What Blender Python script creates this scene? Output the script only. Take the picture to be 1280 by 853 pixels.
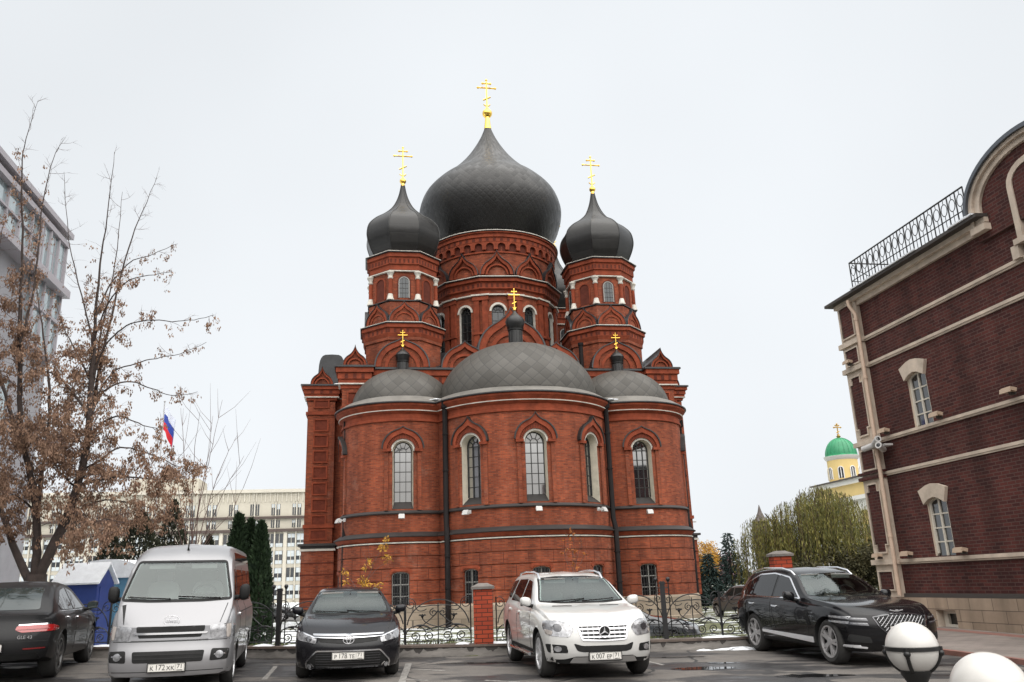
import bpy, bmesh, math, random
import numpy as np
from mathutils import Vector, Matrix, Euler
from mathutils.bvhtree import BVHTree
from math import sin, cos, pi, radians, sqrt, atan2

for o in list(bpy.data.objects):
    bpy.data.objects.remove(o)
SC = bpy.context.scene
COL = SC.collection

# ------------------------------------------------------------------ camera
F_PX, PITCH, ROLL, CAM_Z = 1045.0, radians(16.25), radians(2.15), 1.35
_F = Vector((0, cos(PITCH), sin(PITCH))); _R = Vector((1, 0, 0)); _U = Vector((0, -sin(PITCH), cos(PITCH)))
_X = cos(ROLL)*_R - sin(ROLL)*_U
_Y = sin(ROLL)*_R + cos(ROLL)*_U
cam_d = bpy.data.cameras.new('camera')
cam = bpy.data.objects.new('camera', cam_d); COL.objects.link(cam)
cam.matrix_world = Matrix(((_X.x, _Y.x, -_F.x, 0), (_X.y, _Y.y, -_F.y, 0), (_X.z, _Y.z, -_F.z, CAM_Z), (0, 0, 0, 1)))
cam_d.sensor_width = 36.0; cam_d.lens = F_PX*36/1280.0
cam_d.clip_start = 0.1; cam_d.clip_end = 3000
SC.camera = cam
CAMP = Vector((0, 0, CAM_Z))

# ------------------------------------------------------------------ overcast sky, one soft sun
SUN_EL, SUN_AZ = radians(48), radians(155)      # azimuth from +Y clockwise: behind the camera, to the right
SUN_DIR = Vector((sin(SUN_AZ)*cos(SUN_EL), cos(SUN_AZ)*cos(SUN_EL), sin(SUN_EL)))
W = bpy.data.worlds.new('World'); SC.world = W; W.use_nodes = True
nt = W.node_tree; nt.nodes.clear()
def nn(t, **k):
    n = nt.nodes.new(t)
    for a, b in k.items(): setattr(n, a, b)
    return n
out = nn('ShaderNodeOutputWorld'); bg = nn('ShaderNodeBackground'); bg.inputs['Strength'].default_value = 0.1
sky = nn('ShaderNodeTexSky', sky_type='NISHITA', sun_disc=False, sun_elevation=SUN_EL, sun_rotation=SUN_AZ)
hs = nn('ShaderNodeHueSaturation'); hs.inputs['Saturation'].default_value = 0.06; hs.inputs['Value'].default_value = 0.12
nt.links.new(sky.outputs['Color'], hs.inputs['Color'])
tc = nn('ShaderNodeTexCoord')
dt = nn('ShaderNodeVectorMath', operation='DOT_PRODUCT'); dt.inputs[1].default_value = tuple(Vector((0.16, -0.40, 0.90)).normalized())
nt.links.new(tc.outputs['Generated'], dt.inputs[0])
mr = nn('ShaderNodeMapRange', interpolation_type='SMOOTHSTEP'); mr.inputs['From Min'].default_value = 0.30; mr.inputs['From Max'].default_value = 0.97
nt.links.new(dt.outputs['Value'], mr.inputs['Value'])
# faint cloud structure
nz = nn('ShaderNodeTexNoise'); nz.inputs['Scale'].default_value = 1.4; nz.inputs['Detail'].default_value = 3
nt.links.new(tc.outputs['Generated'], nz.inputs['Vector'])
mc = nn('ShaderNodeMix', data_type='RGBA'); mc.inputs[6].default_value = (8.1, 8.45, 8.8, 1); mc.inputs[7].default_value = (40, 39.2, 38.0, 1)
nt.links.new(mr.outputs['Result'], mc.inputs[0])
m2 = nn('ShaderNodeMapRange'); m2.inputs['From Min'].default_value = 0.3; m2.inputs['From Max'].default_value = 0.7; m2.inputs['To Min'].default_value = 0.915; m2.inputs['To Max'].default_value = 1.055
nt.links.new(nz.outputs['Fac'], m2.inputs['Value'])
ml = nn('ShaderNodeVectorMath', operation='SCALE'); nt.links.new(mc.outputs[2], ml.inputs[0]); nt.links.new(m2.outputs['Result'], ml.inputs['Scale'])
# sky darkened low behind the camera, put in to deepen reflections
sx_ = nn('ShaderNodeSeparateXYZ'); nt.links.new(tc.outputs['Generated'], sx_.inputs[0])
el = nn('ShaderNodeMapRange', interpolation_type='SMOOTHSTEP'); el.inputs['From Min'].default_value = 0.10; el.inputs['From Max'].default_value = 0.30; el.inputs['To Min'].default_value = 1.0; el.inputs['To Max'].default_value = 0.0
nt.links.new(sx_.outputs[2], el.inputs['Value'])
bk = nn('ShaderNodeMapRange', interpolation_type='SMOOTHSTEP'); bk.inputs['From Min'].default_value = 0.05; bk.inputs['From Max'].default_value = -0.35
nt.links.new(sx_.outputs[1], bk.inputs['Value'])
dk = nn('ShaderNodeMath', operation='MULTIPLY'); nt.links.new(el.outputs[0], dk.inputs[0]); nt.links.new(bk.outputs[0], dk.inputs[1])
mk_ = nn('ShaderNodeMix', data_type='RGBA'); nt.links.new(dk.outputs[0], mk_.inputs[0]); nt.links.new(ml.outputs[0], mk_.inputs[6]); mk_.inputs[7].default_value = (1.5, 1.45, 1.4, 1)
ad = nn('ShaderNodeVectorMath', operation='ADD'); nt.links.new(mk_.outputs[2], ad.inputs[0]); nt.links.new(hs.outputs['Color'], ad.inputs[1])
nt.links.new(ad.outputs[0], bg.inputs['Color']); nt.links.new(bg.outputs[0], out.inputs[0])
sd = bpy.data.lights.new('sun', 'SUN'); sd.energy = 1.0; sd.angle = radians(100); sd.color = (1, 0.96, 0.9)
so = bpy.data.objects.new('sun', sd); COL.objects.link(so)
so.rotation_euler = (-SUN_DIR).to_track_quat('-Z', 'Y').to_euler()
so.location = (20, -40, 60)
SC.view_settings.view_transform = 'Standard'; SC.view_settings.look = 'None'
SC.view_settings.exposure = 0.0; SC.view_settings.gamma = 1.0; SC.view_settings.use_curve_mapping = False

# ------------------------------------------------------------------ helpers
TH = radians(10.0)
U3 = Vector((cos(TH), sin(TH), 0)); V3 = Vector((-sin(TH), cos(TH), 0))
def uv(a, b, z=0.0):
    p = U3*a + V3*b; p.z = z; return p
def ray(px, py):
    return _F + _X*((px-640)/F_PX) + _Y*((426.5-py)/F_PX)
def at(px, py, Y):
    d = ray(px, py); return CAMP + d*(Y/d.y)
GA, GX, GY = -0.30, -0.018, 0.0106                       # plane of the car park
def gz(x, y): return GA + GX*x + GY*y
def onG(px, py, dz=0.0):
    d = ray(px, py); n = Vector((-GX, -GY, 1)); return CAMP + d*((GA+dz-CAMP.dot(n))/d.dot(n))

def tag(o, label=None, cat=None, group=None, kind=None):
    if label: o['label'] = label
    if cat: o['category'] = cat
    if group: o['group'] = group
    if kind: o['kind'] = kind
    return o
def thing(name, label, cat, loc=(0, 0, 0), rot=0.0, group=None):
    o = bpy.data.objects.new(name, None); COL.objects.link(o)
    o.location = loc
    o.rotation_euler = (0, 0, rot) if not isinstance(rot, Euler) else rot
    o.empty_display_size = 0.2
    return tag(o, label, cat, group)
def children(o): return [c for c in bpy.data.objects if c.parent is o]
def copy_tree(o, parent=None):
    c = o.copy(); COL.objects.link(c)
    if parent is not None: c.parent = parent
    for ch in list(o.children): copy_tree(ch, c)
    return c

class MB:
    def __init__(s, *mats):
        s.v = []; s.f = []; s.fm = []; s.mats = list(mats); s.mi = 0; s.T = None; s.warp = None
    def use(s, m):
        if m not in s.mats: s.mats.append(m)
        s.mi = s.mats.index(m); return s
    def add(s, vs, fs):
        b = len(s.v)
        for p in vs:
            p = Vector(p)
            if s.warp: p = Vector(s.warp(p))
            if s.T is not None: p = s.T @ p
            s.v.append(tuple(p))
        for f in fs:
            s.f.append([i+b for i in f]); s.fm.append(s.mi)
    def box(s, x0, x1, y0, y1, z0, z1, n=1):
        if n == 1:
            vs = [(x, y, z) for z in (z0, z1) for x, y in ((x0, y0), (x1, y0), (x1, y1), (x0, y1))]
            s.add(vs, [(0, 3, 2, 1), (4, 5, 6, 7), (0, 1, 5, 4), (1, 2, 6, 5), (2, 3, 7, 6), (3, 0, 4, 7)])
        else:
            vs = []; fs = []
            for i in range(n+1):
                x = x0+(x1-x0)*i/n
                vs += [(x, y0, z0), (x, y1, z0), (x, y1, z1), (x, y0, z1)]
            for i in range(n):
                a = 4*i; b = a+4
                for k in range(4):
                    fs.append((a+k, a+(k+1) % 4, b+(k+1) % 4, b+k))
            fs += [(0, 1, 2, 3), tuple(4*n+k for k in (3, 2, 1, 0))]
            s.add(vs, fs)
    def cbox(s, c, sx, sy, sz, rz=0, M=None):
        Tm = Matrix.Translation(Vector(c)) @ (M if M is not None else Matrix.Rotation(rz, 4, 'Z'))
        o = s.T; s.T = (o @ Tm) if o is not None else Tm
        s.box(-sx/2, sx/2, -sy/2, sy/2, -sz/2, sz/2); s.T = o
    def lathe(s, prof, n=32, c=(0, 0), a0=0.0, a1=None, cap=True, phase=0.0, ax='z'):
        full = a1 is None
        if full: a1 = a0+2*pi
        m = n if full else n+1
        vs = []; fs = []
        for i in range(m):
            a = a0+(a1-a0)*i/n+phase
            for r, z in prof:
                if ax == 'z': vs.append((c[0]+r*sin(a), c[1]-r*cos(a), z))
                else: vs.append((z, c[0]+r*cos(a), c[1]+r*sin(a)))
        k = len(prof)
        for i in range(n):
            j = (i+1) % m
            for q in range(k-1):
                fs.append((i*k+q, j*k+q, j*k+q+1, i*k+q+1))
        if cap and full:
            if prof[0][0] > 1e-5: fs.append(tuple(i*k for i in range(m))[::-1])
            if prof[-1][0] > 1e-5: fs.append(tuple(i*k+k-1 for i in range(m)))
        s.add(vs, fs)
    def prism(s, pts, d0, d1):
        n = len(pts)
        vs = [(x, -d0, z) for x, z in pts]+[(x, -d1, z) for x, z in pts]
        fs = [tuple(range(n))[::-1], tuple(range(n, 2*n))]+[(i, (i+1) % n, n+(i+1) % n, n+i) for i in range(n)]
        s.add(vs, fs)
    def panel(s, pts, d):
        s.add([(x, -d, z) for x, z in pts], [tuple(range(len(pts)))])
    def band(s, A, B, d0, d1, closed=False):
        n = len(A); vs = []
        for P, d in ((A, d1), (B, d1), (A, d0), (B, d0)):
            vs += [(x, -d, z) for x, z in P]
        fs = []
        rng = range(n if closed else n-1)
        for i in rng:
            j = (i+1) % n
            fs += [(i, j, n+j, n+i), (2*n+i, 2*n+j, j, i), (n+i, n+j, 3*n+j, 3*n+i), (2*n+i, 3*n+i, 3*n+j, 2*n+j)]
        if not closed:
            for i in (0, n-1): fs.append((i, n+i, 3*n+i, 2*n+i))
        s.add(vs, fs)
    def strip(s, P, d0, d1):              # ribbon along outline P between depths (reveals)
        n = len(P)
        s.add([(x, -d0, z) for x, z in P]+[(x, -d1, z) for x, z in P], [(i, i+1, n+i+1, n+i) for i in range(n-1)])
    def tube(s, pts, r, n=6, cap=True):
        pts = [Vector(p) for p in pts]; m = len(pts)
        if m < 2: return
        rr = r if isinstance(r, (list, tuple)) else [r]*m
        vs = []; fs = []
        t = (pts[1]-pts[0]).normalized()
        up = Vector((0, 0, 1)) if abs(t.z) < 0.9 else Vector((1, 0, 0))
        nrm = t.cross(up).normalized()
        for i, p in enumerate(pts):
            t = (pts[min(i+1, m-1)]-pts[max(i-1, 0)])
            if t.length < 1e-9: t = Vector((0, 0, 1))
            t.normalize()
            nrm = (nrm-t*nrm.dot(t))
            if nrm.length < 1e-6: nrm = t.orthogonal()
            nrm.normalize(); b = t.cross(nrm)
            for k in range(n):
                a = 2*pi*k/n
                vs.append(p+(nrm*cos(a)+b*sin(a))*rr[i])
        for i in range(m-1):
            for k in range(n):
                k2 = (k+1) % n
                fs.append((i*n+k, i*n+k2, (i+1)*n+k2, (i+1)*n+k))
        if cap:
            fs += [tuple(range(n))[::-1], tuple((m-1)*n+k for k in range(n))]
        s.add(vs, fs)
    def sphere(s, c, r, n=12, m=8, sz=1.0):
        prof = [(max(1e-6, r*sin(pi*i/m)), c[2]-r*sz*cos(pi*i/m)) for i in range(m+1)]
        prof[0] = (0.0, c[2]-r*sz); prof[-1] = (0.0, c[2]+r*sz)
        s.lathe(prof, n, (c[0], c[1]))
    def mesh(s, name, smooth=0, recalc=True, merge=False):
        me = bpy.data.meshes.new(name)
        me.from_pydata(s.v, [], s.f)
        for m in s.mats: me.materials.append(m)
        me.polygons.foreach_set('material_index', s.fm)
        if recalc or merge:
            bm = bmesh.new(); bm.from_mesh(me)
            if merge: bmesh.ops.remove_doubles(bm, verts=bm.verts, dist=1e-5)
            if recalc: bmesh.ops.recalc_face_normals(bm, faces=bm.faces)
            bm.to_mesh(me); bm.free()
        if smooth:
            me.polygons.foreach_set('use_smooth', [True]*len(me.polygons))
            if smooth < 180: me.set_sharp_from_angle(angle=radians(smooth))
        me.update()
        return me
    def build(s, name, parent=None, smooth=0, label=None, recalc=True, merge=False, kind=None):
        if not s.v: return None
        o = bpy.data.objects.new(name, s.mesh(name, smooth, recalc, merge)); COL.objects.link(o)
        if parent is not None: o.parent = parent
        if label: o['label'] = label
        if kind: o['kind'] = kind
        return o

def bool_cut(o, mb):
    me = mb.mesh('cutter'); c = bpy.data.objects.new('cutter', me); COL.objects.link(c)
    c.matrix_world = Matrix.Identity(4)
    par = o.parent; o.parent = None
    mod = o.modifiers.new('b', 'BOOLEAN'); mod.operation = 'DIFFERENCE'; mod.object = c; mod.solver = 'EXACT'
    bpy.context.view_layer.update()
    dg = bpy.context.evaluated_depsgraph_get()
    new = bpy.data.meshes.new_from_object(o.evaluated_get(dg))
    old = o.data; o.modifiers.clear(); o.data = new; new.name = old.name
    bpy.data.meshes.remove(old); bpy.data.objects.remove(c); bpy.data.meshes.remove(me)
    o.parent = par
    return o

def arch(w, z0, zs, n=14, rise=None):
    rise = w if rise is None else rise
    return [(-w, z0)]+[(-w*cos(pi*i/n), zs+rise*sin(pi*i/n)) for i in range(n+1)]+[(w, z0)]
def arc(w, zs, n=20, rise=None):
    rise = w if rise is None else rise
    return [(-w*cos(pi*i/n), zs+rise*sin(pi*i/n)) for i in range(n+1)]
def ogee(w, zs, zt, n=20, lobe=58):
    h = n//2; L = []
    a1 = radians(lobe); k = 0.62
    ex, ez = w*cos(a1), zs+w*sin(a1)
    for i in range(h+1):
        t = i/h
        if t <= k:
            a = a1*t/k; p = (w*cos(a), zs+w*sin(a))
        else:
            q = (t-k)/(1-k)
            tx, tz = -sin(a1), cos(a1)
            l = (zt-ez)*0.62
            c1 = (ex+tx*l*0.55, ez+tz*l*0.55); c2 = (w*0.05, zt-(zt-ez)*0.42)
            b0, b1, b2, b3 = (1-q)**3, 3*q*(1-q)**2, 3*q*q*(1-q), q**3
            p = (b0*ex+b1*c1[0]+b2*c2[0], b0*ez+b1*c1[1]+b2*c2[1]+b3*zt)
        L.append(p)
    L[-1] = (0.0, zt)
    return [(-x, z) for x, z in L]+[(x, z) for x, z in L[::-1][1:]]
def scale_pts(P, f, c=(0, 0)): return [(c[0]+(x-c[0])*f, c[1]+(z-c[1])*f) for x, z in P]
def cyl_warp(ca, cb, R, ang):
    def w(p):
        a = ang+p.x/R; d = -p.y
        return (ca+(R+d)*sin(a), cb-(R+d)*cos(a), p.z)
    return w
def face_T(ca, cb, apo, ang):
    return Matrix.Translation((ca, cb, 0)) @ Matrix.Rotation(ang, 4, 'Z') @ Matrix.Translation((0, -apo, 0))

# ------------------------------------------------------------------ materials
def _base(name):
    m = bpy.data.materials.new(name); m.use_nodes = True
    t = m.node_tree; b = t.nodes['Principled BSDF']
    return m, t, b
def mk(name, col, rough=0.6, metal=0.0, spec=0.5, var=0.0, vs=4.0, bump=0.0, bs=30.0, coat=0.0, ior=None, emit=None, var2=None, rvar=0.0, stretch=None):
    m, t, b = _base(name)
    b.inputs['Base Color'].default_value = (*col, 1); b.inputs['Roughness'].default_value = rough
    b.inputs['Metallic'].default_value = metal; b.inputs['Specular IOR Level'].default_value = spec
    if coat: b.inputs['Coat Weight'].default_value = coat; b.inputs['Coat Roughness'].default_value = 0.04
    if ior: b.inputs['IOR'].default_value = ior
    N = t.nodes.new; L = t.links.new
    if var or bump or rvar:
        tc = N('ShaderNodeTexCoord'); src = tc.outputs['Object']
        if stretch:
            mp = N('ShaderNodeMapping'); mp.inputs['Scale'].default_value = stretch; L(src, mp.inputs['Vector']); src = mp.outputs[0]
    if var:
        n = N('ShaderNodeTexNoise'); n.inputs['Scale'].default_value = vs; n.inputs['Detail'].default_value = 6; n.inputs['Roughness'].default_value = 0.65
        L(src, n.inputs['Vector'])
        r = N('ShaderNodeMapRange'); r.inputs['From Min'].default_value = 0.28; r.inputs['From Max'].default_value = 0.72
        L(n.outputs['Fac'], r.inputs['Value'])
        x = N('ShaderNodeMix'); x.data_type = 'RGBA'
        c2 = var2 if var2 else tuple(c*(1-var) for c in col)
        c1 = col if var2 else tuple(min(1, c*(1+var)) for c in col)
        x.inputs[6].default_value = (*c1, 1); x.inputs[7].default_value = (*c2, 1)
        L(r.outputs[0], x.inputs[0]); L(x.outputs[2], b.inputs['Base Color'])
        if rvar:
            r2 = N('ShaderNodeMapRange'); r2.inputs['From Min'].default_value = 0.3; r2.inputs['From Max'].default_value = 0.7
            r2.inputs['To Min'].default_value = rough-rvar; r2.inputs['To Max'].default_value = rough+rvar
            L(n.outputs['Fac'], r2.inputs['Value']); L(r2.outputs[0], b.inputs['Roughness'])
    if bump:
        n2 = N('ShaderNodeTexNoise'); n2.inputs['Scale'].default_value = bs; n2.inputs['Detail'].default_value = 4
        L(src, n2.inputs['Vector'])
        bp = N('ShaderNodeBump'); bp.inputs['Strength'].default_value = bump; bp.inputs['Distance'].default_value = 0.02
        L(n2.outputs['Fac'], bp.inputs['Height']); L(bp.outputs[0], b.inputs['Normal'])
    if emit:
        b.inputs['Emission Color'].default_value = (*col, 1); b.inputs['Emission Strength'].default_value = emit
    return m

def brick(name, c1, c2, mortar, mode='flat', ctr=(0, 0), R=1.0, bw=0.26, bh=0.077, stain=0.45, ms=0.012, nscale=0.35, streak=True, offset=0.5, salt=0.0):
    m, t, b = _base(name); N = t.nodes.new; L = t.links.new
    b.inputs['Roughness'].default_value = 0.85; b.inputs['Specular IOR Level'].default_value = 0.25
    def math_(op, a, c=None):
        n = N('ShaderNodeMath'); n.operation = op
        for i, x in enumerate((a, c)):
            if x is None: continue
            if isinstance(x, (int, float)): n.inputs[i].default_value = x
            else: L(x, n.inputs[i])
        return n.outputs[0]
    if mode == 'round':
        tc = N('ShaderNodeTexCoord'); sp = N('ShaderNodeSeparateXYZ'); L(tc.outputs['Object'], sp.inputs[0])
        x = math_('SUBTRACT', sp.outputs[0], ctr[0]); y = math_('SUBTRACT', ctr[1], sp.outputs[1])
        uu = math_('MULTIPLY', math_('ARCTAN2', x, y), R); zz = sp.outputs[2]; pos = tc.outputs['Object']
    else:
        g = N('ShaderNodeNewGeometry'); sp = N('ShaderNodeSeparateXYZ'); L(g.outputs['Position'], sp.inputs[0])
        sn = N('ShaderNodeSeparateXYZ'); L(g.outputs['True Normal'], sn.inputs[0])
        ln = math_('SQRT', math_('ADD', math_('MULTIPLY', sn.outputs[0], sn.outputs[0]), math_('ADD', math_('MULTIPLY', sn.outputs[1], sn.outputs[1]), 1e-4)))
        d = math_('SUBTRACT', math_('MULTIPLY', sp.outputs[1], sn.outputs[0]), math_('MULTIPLY', sp.outputs[0], sn.outputs[1]))
        uu = math_('DIVIDE', d, ln); zz = sp.outputs[2]; pos = g.outputs['Position']
    cv = N('ShaderNodeCombineXYZ'); L(uu, cv.inputs[0]); L(zz, cv.inputs[1])
    bt = N('ShaderNodeTexBrick'); bt.offset = offset
    bt.inputs['Scale'].default_value = 1.0; bt.inputs['Brick Width'].default_value = bw; bt.inputs['Row Height'].default_value = bh
    bt.inputs['Mortar Size'].default_value = ms; bt.inputs['Mortar Smooth'].default_value = 0.3; bt.inputs['Bias'].default_value = 0.0
    bt.inputs['Color1'].default_value = (*c1, 1); bt.inputs['Color2'].default_value = (*c2, 1); bt.inputs['Mortar'].default_value = (*mortar, 1)
    L(cv.outputs[0], bt.inputs['Vector'])
    n = N('ShaderNodeTexNoise'); n.inputs['Scale'].default_value = nscale; n.inputs['Detail'].default_value = 8; n.inputs['Roughness'].default_value = 0.7
    L(pos, n.inputs['Vector'])
    r = N('ShaderNodeMapRange'); r.inputs['From Min'].default_value = 0.3; r.inputs['From Max'].default_value = 0.72
    r.inputs['To Min'].default_value = 1.08; r.inputs['To Max'].default_value = 1-stain
    L(n.outputs['Fac'], r.inputs['Value']); fac = r.outputs[0]
    if streak:
        mp = N('ShaderNodeCombineXYZ'); L(math_('MULTIPLY', uu, 1.6), mp.inputs[0]); L(math_('MULTIPLY', zz, 0.12), mp.inputs[1])
        n3 = N('ShaderNodeTexNoise'); n3.inputs['Scale'].default_value = 1.0; n3.inputs['Detail'].default_value = 4; L(mp.outputs[0], n3.inputs['Vector'])
        r3 = N('ShaderNodeMapRange'); r3.inputs['From Min'].default_value = 0.35; r3.inputs['From Max'].default_value = 0.75
        r3.inputs['To Min'].default_value = 1.08; r3.inputs['To Max'].default_value = 0.52
        L(n3.outputs['Fac'], r3.inputs['Value']); fac = math_('MULTIPLY', fac, r3.outputs[0])
    vm = N('ShaderNodeVectorMath'); vm.operation = 'SCALE'; L(bt.outputs['Color'], vm.inputs[0]); L(fac, vm.inputs['Scale'])
    col_ = vm.outputs[0]
    if salt:
        n5 = N('ShaderNodeTexNoise'); n5.inputs['Scale'].default_value = 0.75; n5.inputs['Detail'].default_value = 9; n5.inputs['Roughness'].default_value = 0.75; L(pos, n5.inputs['Vector'])
        r5 = N('ShaderNodeMapRange'); r5.inputs['From Min'].default_value = 0.56; r5.inputs['From Max'].default_value = 0.78; r5.inputs['To Max'].default_value = salt; L(n5.outputs['Fac'], r5.inputs['Value'])
        x5 = N('ShaderNodeMix'); x5.data_type = 'RGBA'; L(r5.outputs[0], x5.inputs[0]); L(col_, x5.inputs[6]); x5.inputs[7].default_value = (0.42, 0.25, 0.19, 1); col_ = x5.outputs[2]
    L(col_, b.inputs['Base Color'])
    bp = N('ShaderNodeBump'); bp.inputs['Strength'].default_value = 0.35; bp.inputs['Distance'].default_value = 0.01
    iv = math_('SUBTRACT', 1.0, bt.outputs['Fac']); L(iv, bp.inputs['Height']); L(bp.outputs[0], b.inputs['Normal'])
    return m

def scales(name, c1, c2, ctr, R, cell=0.45, line=(0.03, 0.03, 0.03), rough=0.5, metal=0.0, lw=0.06, zsc=1.0):
    """diamond metal shingles around a vertical axis"""
    m, t, b = _base(name); N = t.nodes.new; L = t.links.new
    b.inputs['Roughness'].default_value = rough; b.inputs['Metallic'].default_value = metal
    def math_(op, a, c=None):
        n = N('ShaderNodeMath'); n.operation = op
        for i, x in enumerate((a, c)):
            if x is None: continue
            if isinstance(x, (int, float)): n.inputs[i].default_value = x
            else: L(x, n.inputs[i])
        return n.outputs[0]
    tc = N('ShaderNodeTexCoord'); sp = N('ShaderNodeSeparateXYZ'); L(tc.outputs['Object'], sp.inputs[0])
    x = math_('SUBTRACT', sp.outputs[0], ctr[0]); y = math_('SUBTRACT', ctr[1], sp.outputs[1])
    k = max(8, round(2*pi*R/cell))
    a = math_('MULTIPLY', math_('ARCTAN2', x, y), k/(2*pi)); z = math_('MULTIPLY', sp.outputs[2], zsc/cell)
    p = math_('ADD', a, z); q = math_('SUBTRACT', a, z)
    fp = math_('FRACT', p); fq = math_('FRACT', q)
    e1 = math_('MINIMUM', fp, math_('SUBTRACT', 1.0, fp)); e2 = math_('MINIMUM', fq, math_('SUBTRACT', 1.0, fq))
    e = math_('MINIMUM', e1, e2); ln = math_('LESS_THAN', e, lw)
    wn = N('ShaderNodeTexWhiteNoise'); wn.noise_dimensions = '2D'
    cv = N('ShaderNodeCombineXYZ'); L(math_('FLOOR', p), cv.inputs[0]); L(math_('FLOOR', q), cv.inputs[1]); L(cv.outputs[0], wn.inputs['Vector'])
    n = N('ShaderNodeTexNoise'); n.inputs['Scale'].default_value = 0.6; n.inputs['Detail'].default_value = 5; L(tc.outputs['Object'], n.inputs['Vector'])
    mixf = math_('ADD', math_('MULTIPLY', wn.outputs['Value'], 0.55), math_('MULTIPLY', n.outputs['Fac'], 0.45))
    rr = N('ShaderNodeMapRange'); rr.inputs['To Min'].default_value = rough-0.14; rr.inputs['To Max'].default_value = rough+0.16; L(mixf, rr.inputs['Value']); L(rr.outputs[0], b.inputs['Roughness'])
    x1 = N('ShaderNodeMix'); x1.data_type = 'RGBA'; x1.inputs[6].default_value = (*c1, 1); x1.inputs[7].default_value = (*c2, 1); L(mixf, x1.inputs[0])
    x2 = N('ShaderNodeMix'); x2.data_type = 'RGBA'; x2.inputs[7].default_value = (*line, 1); L(x1.outputs[2], x2.inputs[6]); L(ln, x2.inputs[0])
    L(x2.outputs[2], b.inputs['Base Color'])
    bp = N('ShaderNodeBump'); bp.inputs['Strength'].default_value = 0.22; bp.inputs['Distance'].default_value = 0.02
    L(math_('MINIMUM', math_('MULTIPLY', e, 4.0), 1.0), bp.inputs['Height']); L(bp.outputs[0], b.inputs['Normal'])
    return m

def glass_mat(name, col=(0.015, 0.02, 0.022), f0=0.1, rough=0.03):
    s = sqrt(f0); ior = (1+s)/(1-s)
    m = mk(name, col, rough=rough, ior=ior)
    return m
M_SNOW = mk('old_snow', (0.66, 0.68, 0.71), 0.8, var=0.14, vs=3, bump=0.4, bs=8)

def sheet_metal(name, col, rough, ctr, metal=0.3, row=0.55):
    """standing sheets: every row and facet a slightly different tone and gloss, with runs down the slope"""
    m, t, b = _base(name); N = t.nodes.new; L = t.links.new
    b.inputs['Metallic'].default_value = metal
    def math_(op, a, c=None):
        n = N('ShaderNodeMath'); n.operation = op
        for i, x in enumerate((a, c)):
            if x is None: continue
            if isinstance(x, (int, float)): n.inputs[i].default_value = x
            else: L(x, n.inputs[i])
        return n.outputs[0]
    g = N('ShaderNodeNewGeometry'); sp = N('ShaderNodeSeparateXYZ'); tc = N('ShaderNodeTexCoord'); L(tc.outputs['Object'], sp.inputs[0])
    x = math_('SUBTRACT', sp.outputs[0], ctr[0]); y = math_('SUBTRACT', ctr[1], sp.outputs[1])
    fa = math_('ADD', math_('MULTIPLY', math_('ARCTAN2', x, y), 8/(2*pi)), 0.5); zr = math_('DIVIDE', sp.outputs[2], row)
    cv = N('ShaderNodeCombineXYZ'); L(math_('FLOOR', fa), cv.inputs[0]); L(math_('FLOOR', zr), cv.inputs[1])
    wn = N('ShaderNodeTexWhiteNoise'); wn.noise_dimensions = '2D'; L(cv.outputs[0], wn.inputs['Vector'])
    mp = N('ShaderNodeMapping'); mp.inputs['Scale'].default_value = (3.0, 3.0, 0.5); L(tc.outputs['Object'], mp.inputs['Vector'])
    n = N('ShaderNodeTexNoise'); n.inputs['Scale'].default_value = 1.2; n.inputs['Detail'].default_value = 6; L(mp.outputs[0], n.inputs['Vector'])
    f = math_('ADD', math_('MULTIPLY', wn.outputs['Value'], 0.5), math_('MULTIPLY', n.outputs['Fac'], 0.6))
    fr = math_('FRACT', zr); seam = math_('LESS_THAN', fr, 0.035)
    sc = math_('MULTIPLY', math_('ADD', math_('MULTIPLY', f, 1.1), 0.45), math_('SUBTRACT', 1.0, math_('MULTIPLY', seam, 0.6)))
    vm = N('ShaderNodeVectorMath'); vm.operation = 'SCALE'; vm.inputs[0].default_value = col; L(sc, vm.inputs['Scale']); L(vm.outputs[0], b.inputs['Base Color'])
    L(math_('ADD', math_('MULTIPLY', f, 0.22), rough-0.1), b.inputs['Roughness'])
    n2 = N('ShaderNodeTexNoise'); n2.inputs['Scale'].default_value = 2.2; n2.inputs['Detail'].default_value = 3; L(tc.outputs['Object'], n2.inputs['Vector'])
    bp = N('ShaderNodeBump'); bp.inputs['Strength'].default_value = 0.25; bp.inputs['Distance'].default_value = 0.05
    L(math_('SUBTRACT', n2.outputs['Fac'], math_('MULTIPLY', seam, 0.3)), bp.inputs['Height']); L(bp.outputs[0], b.inputs['Normal'])
    return m
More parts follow.
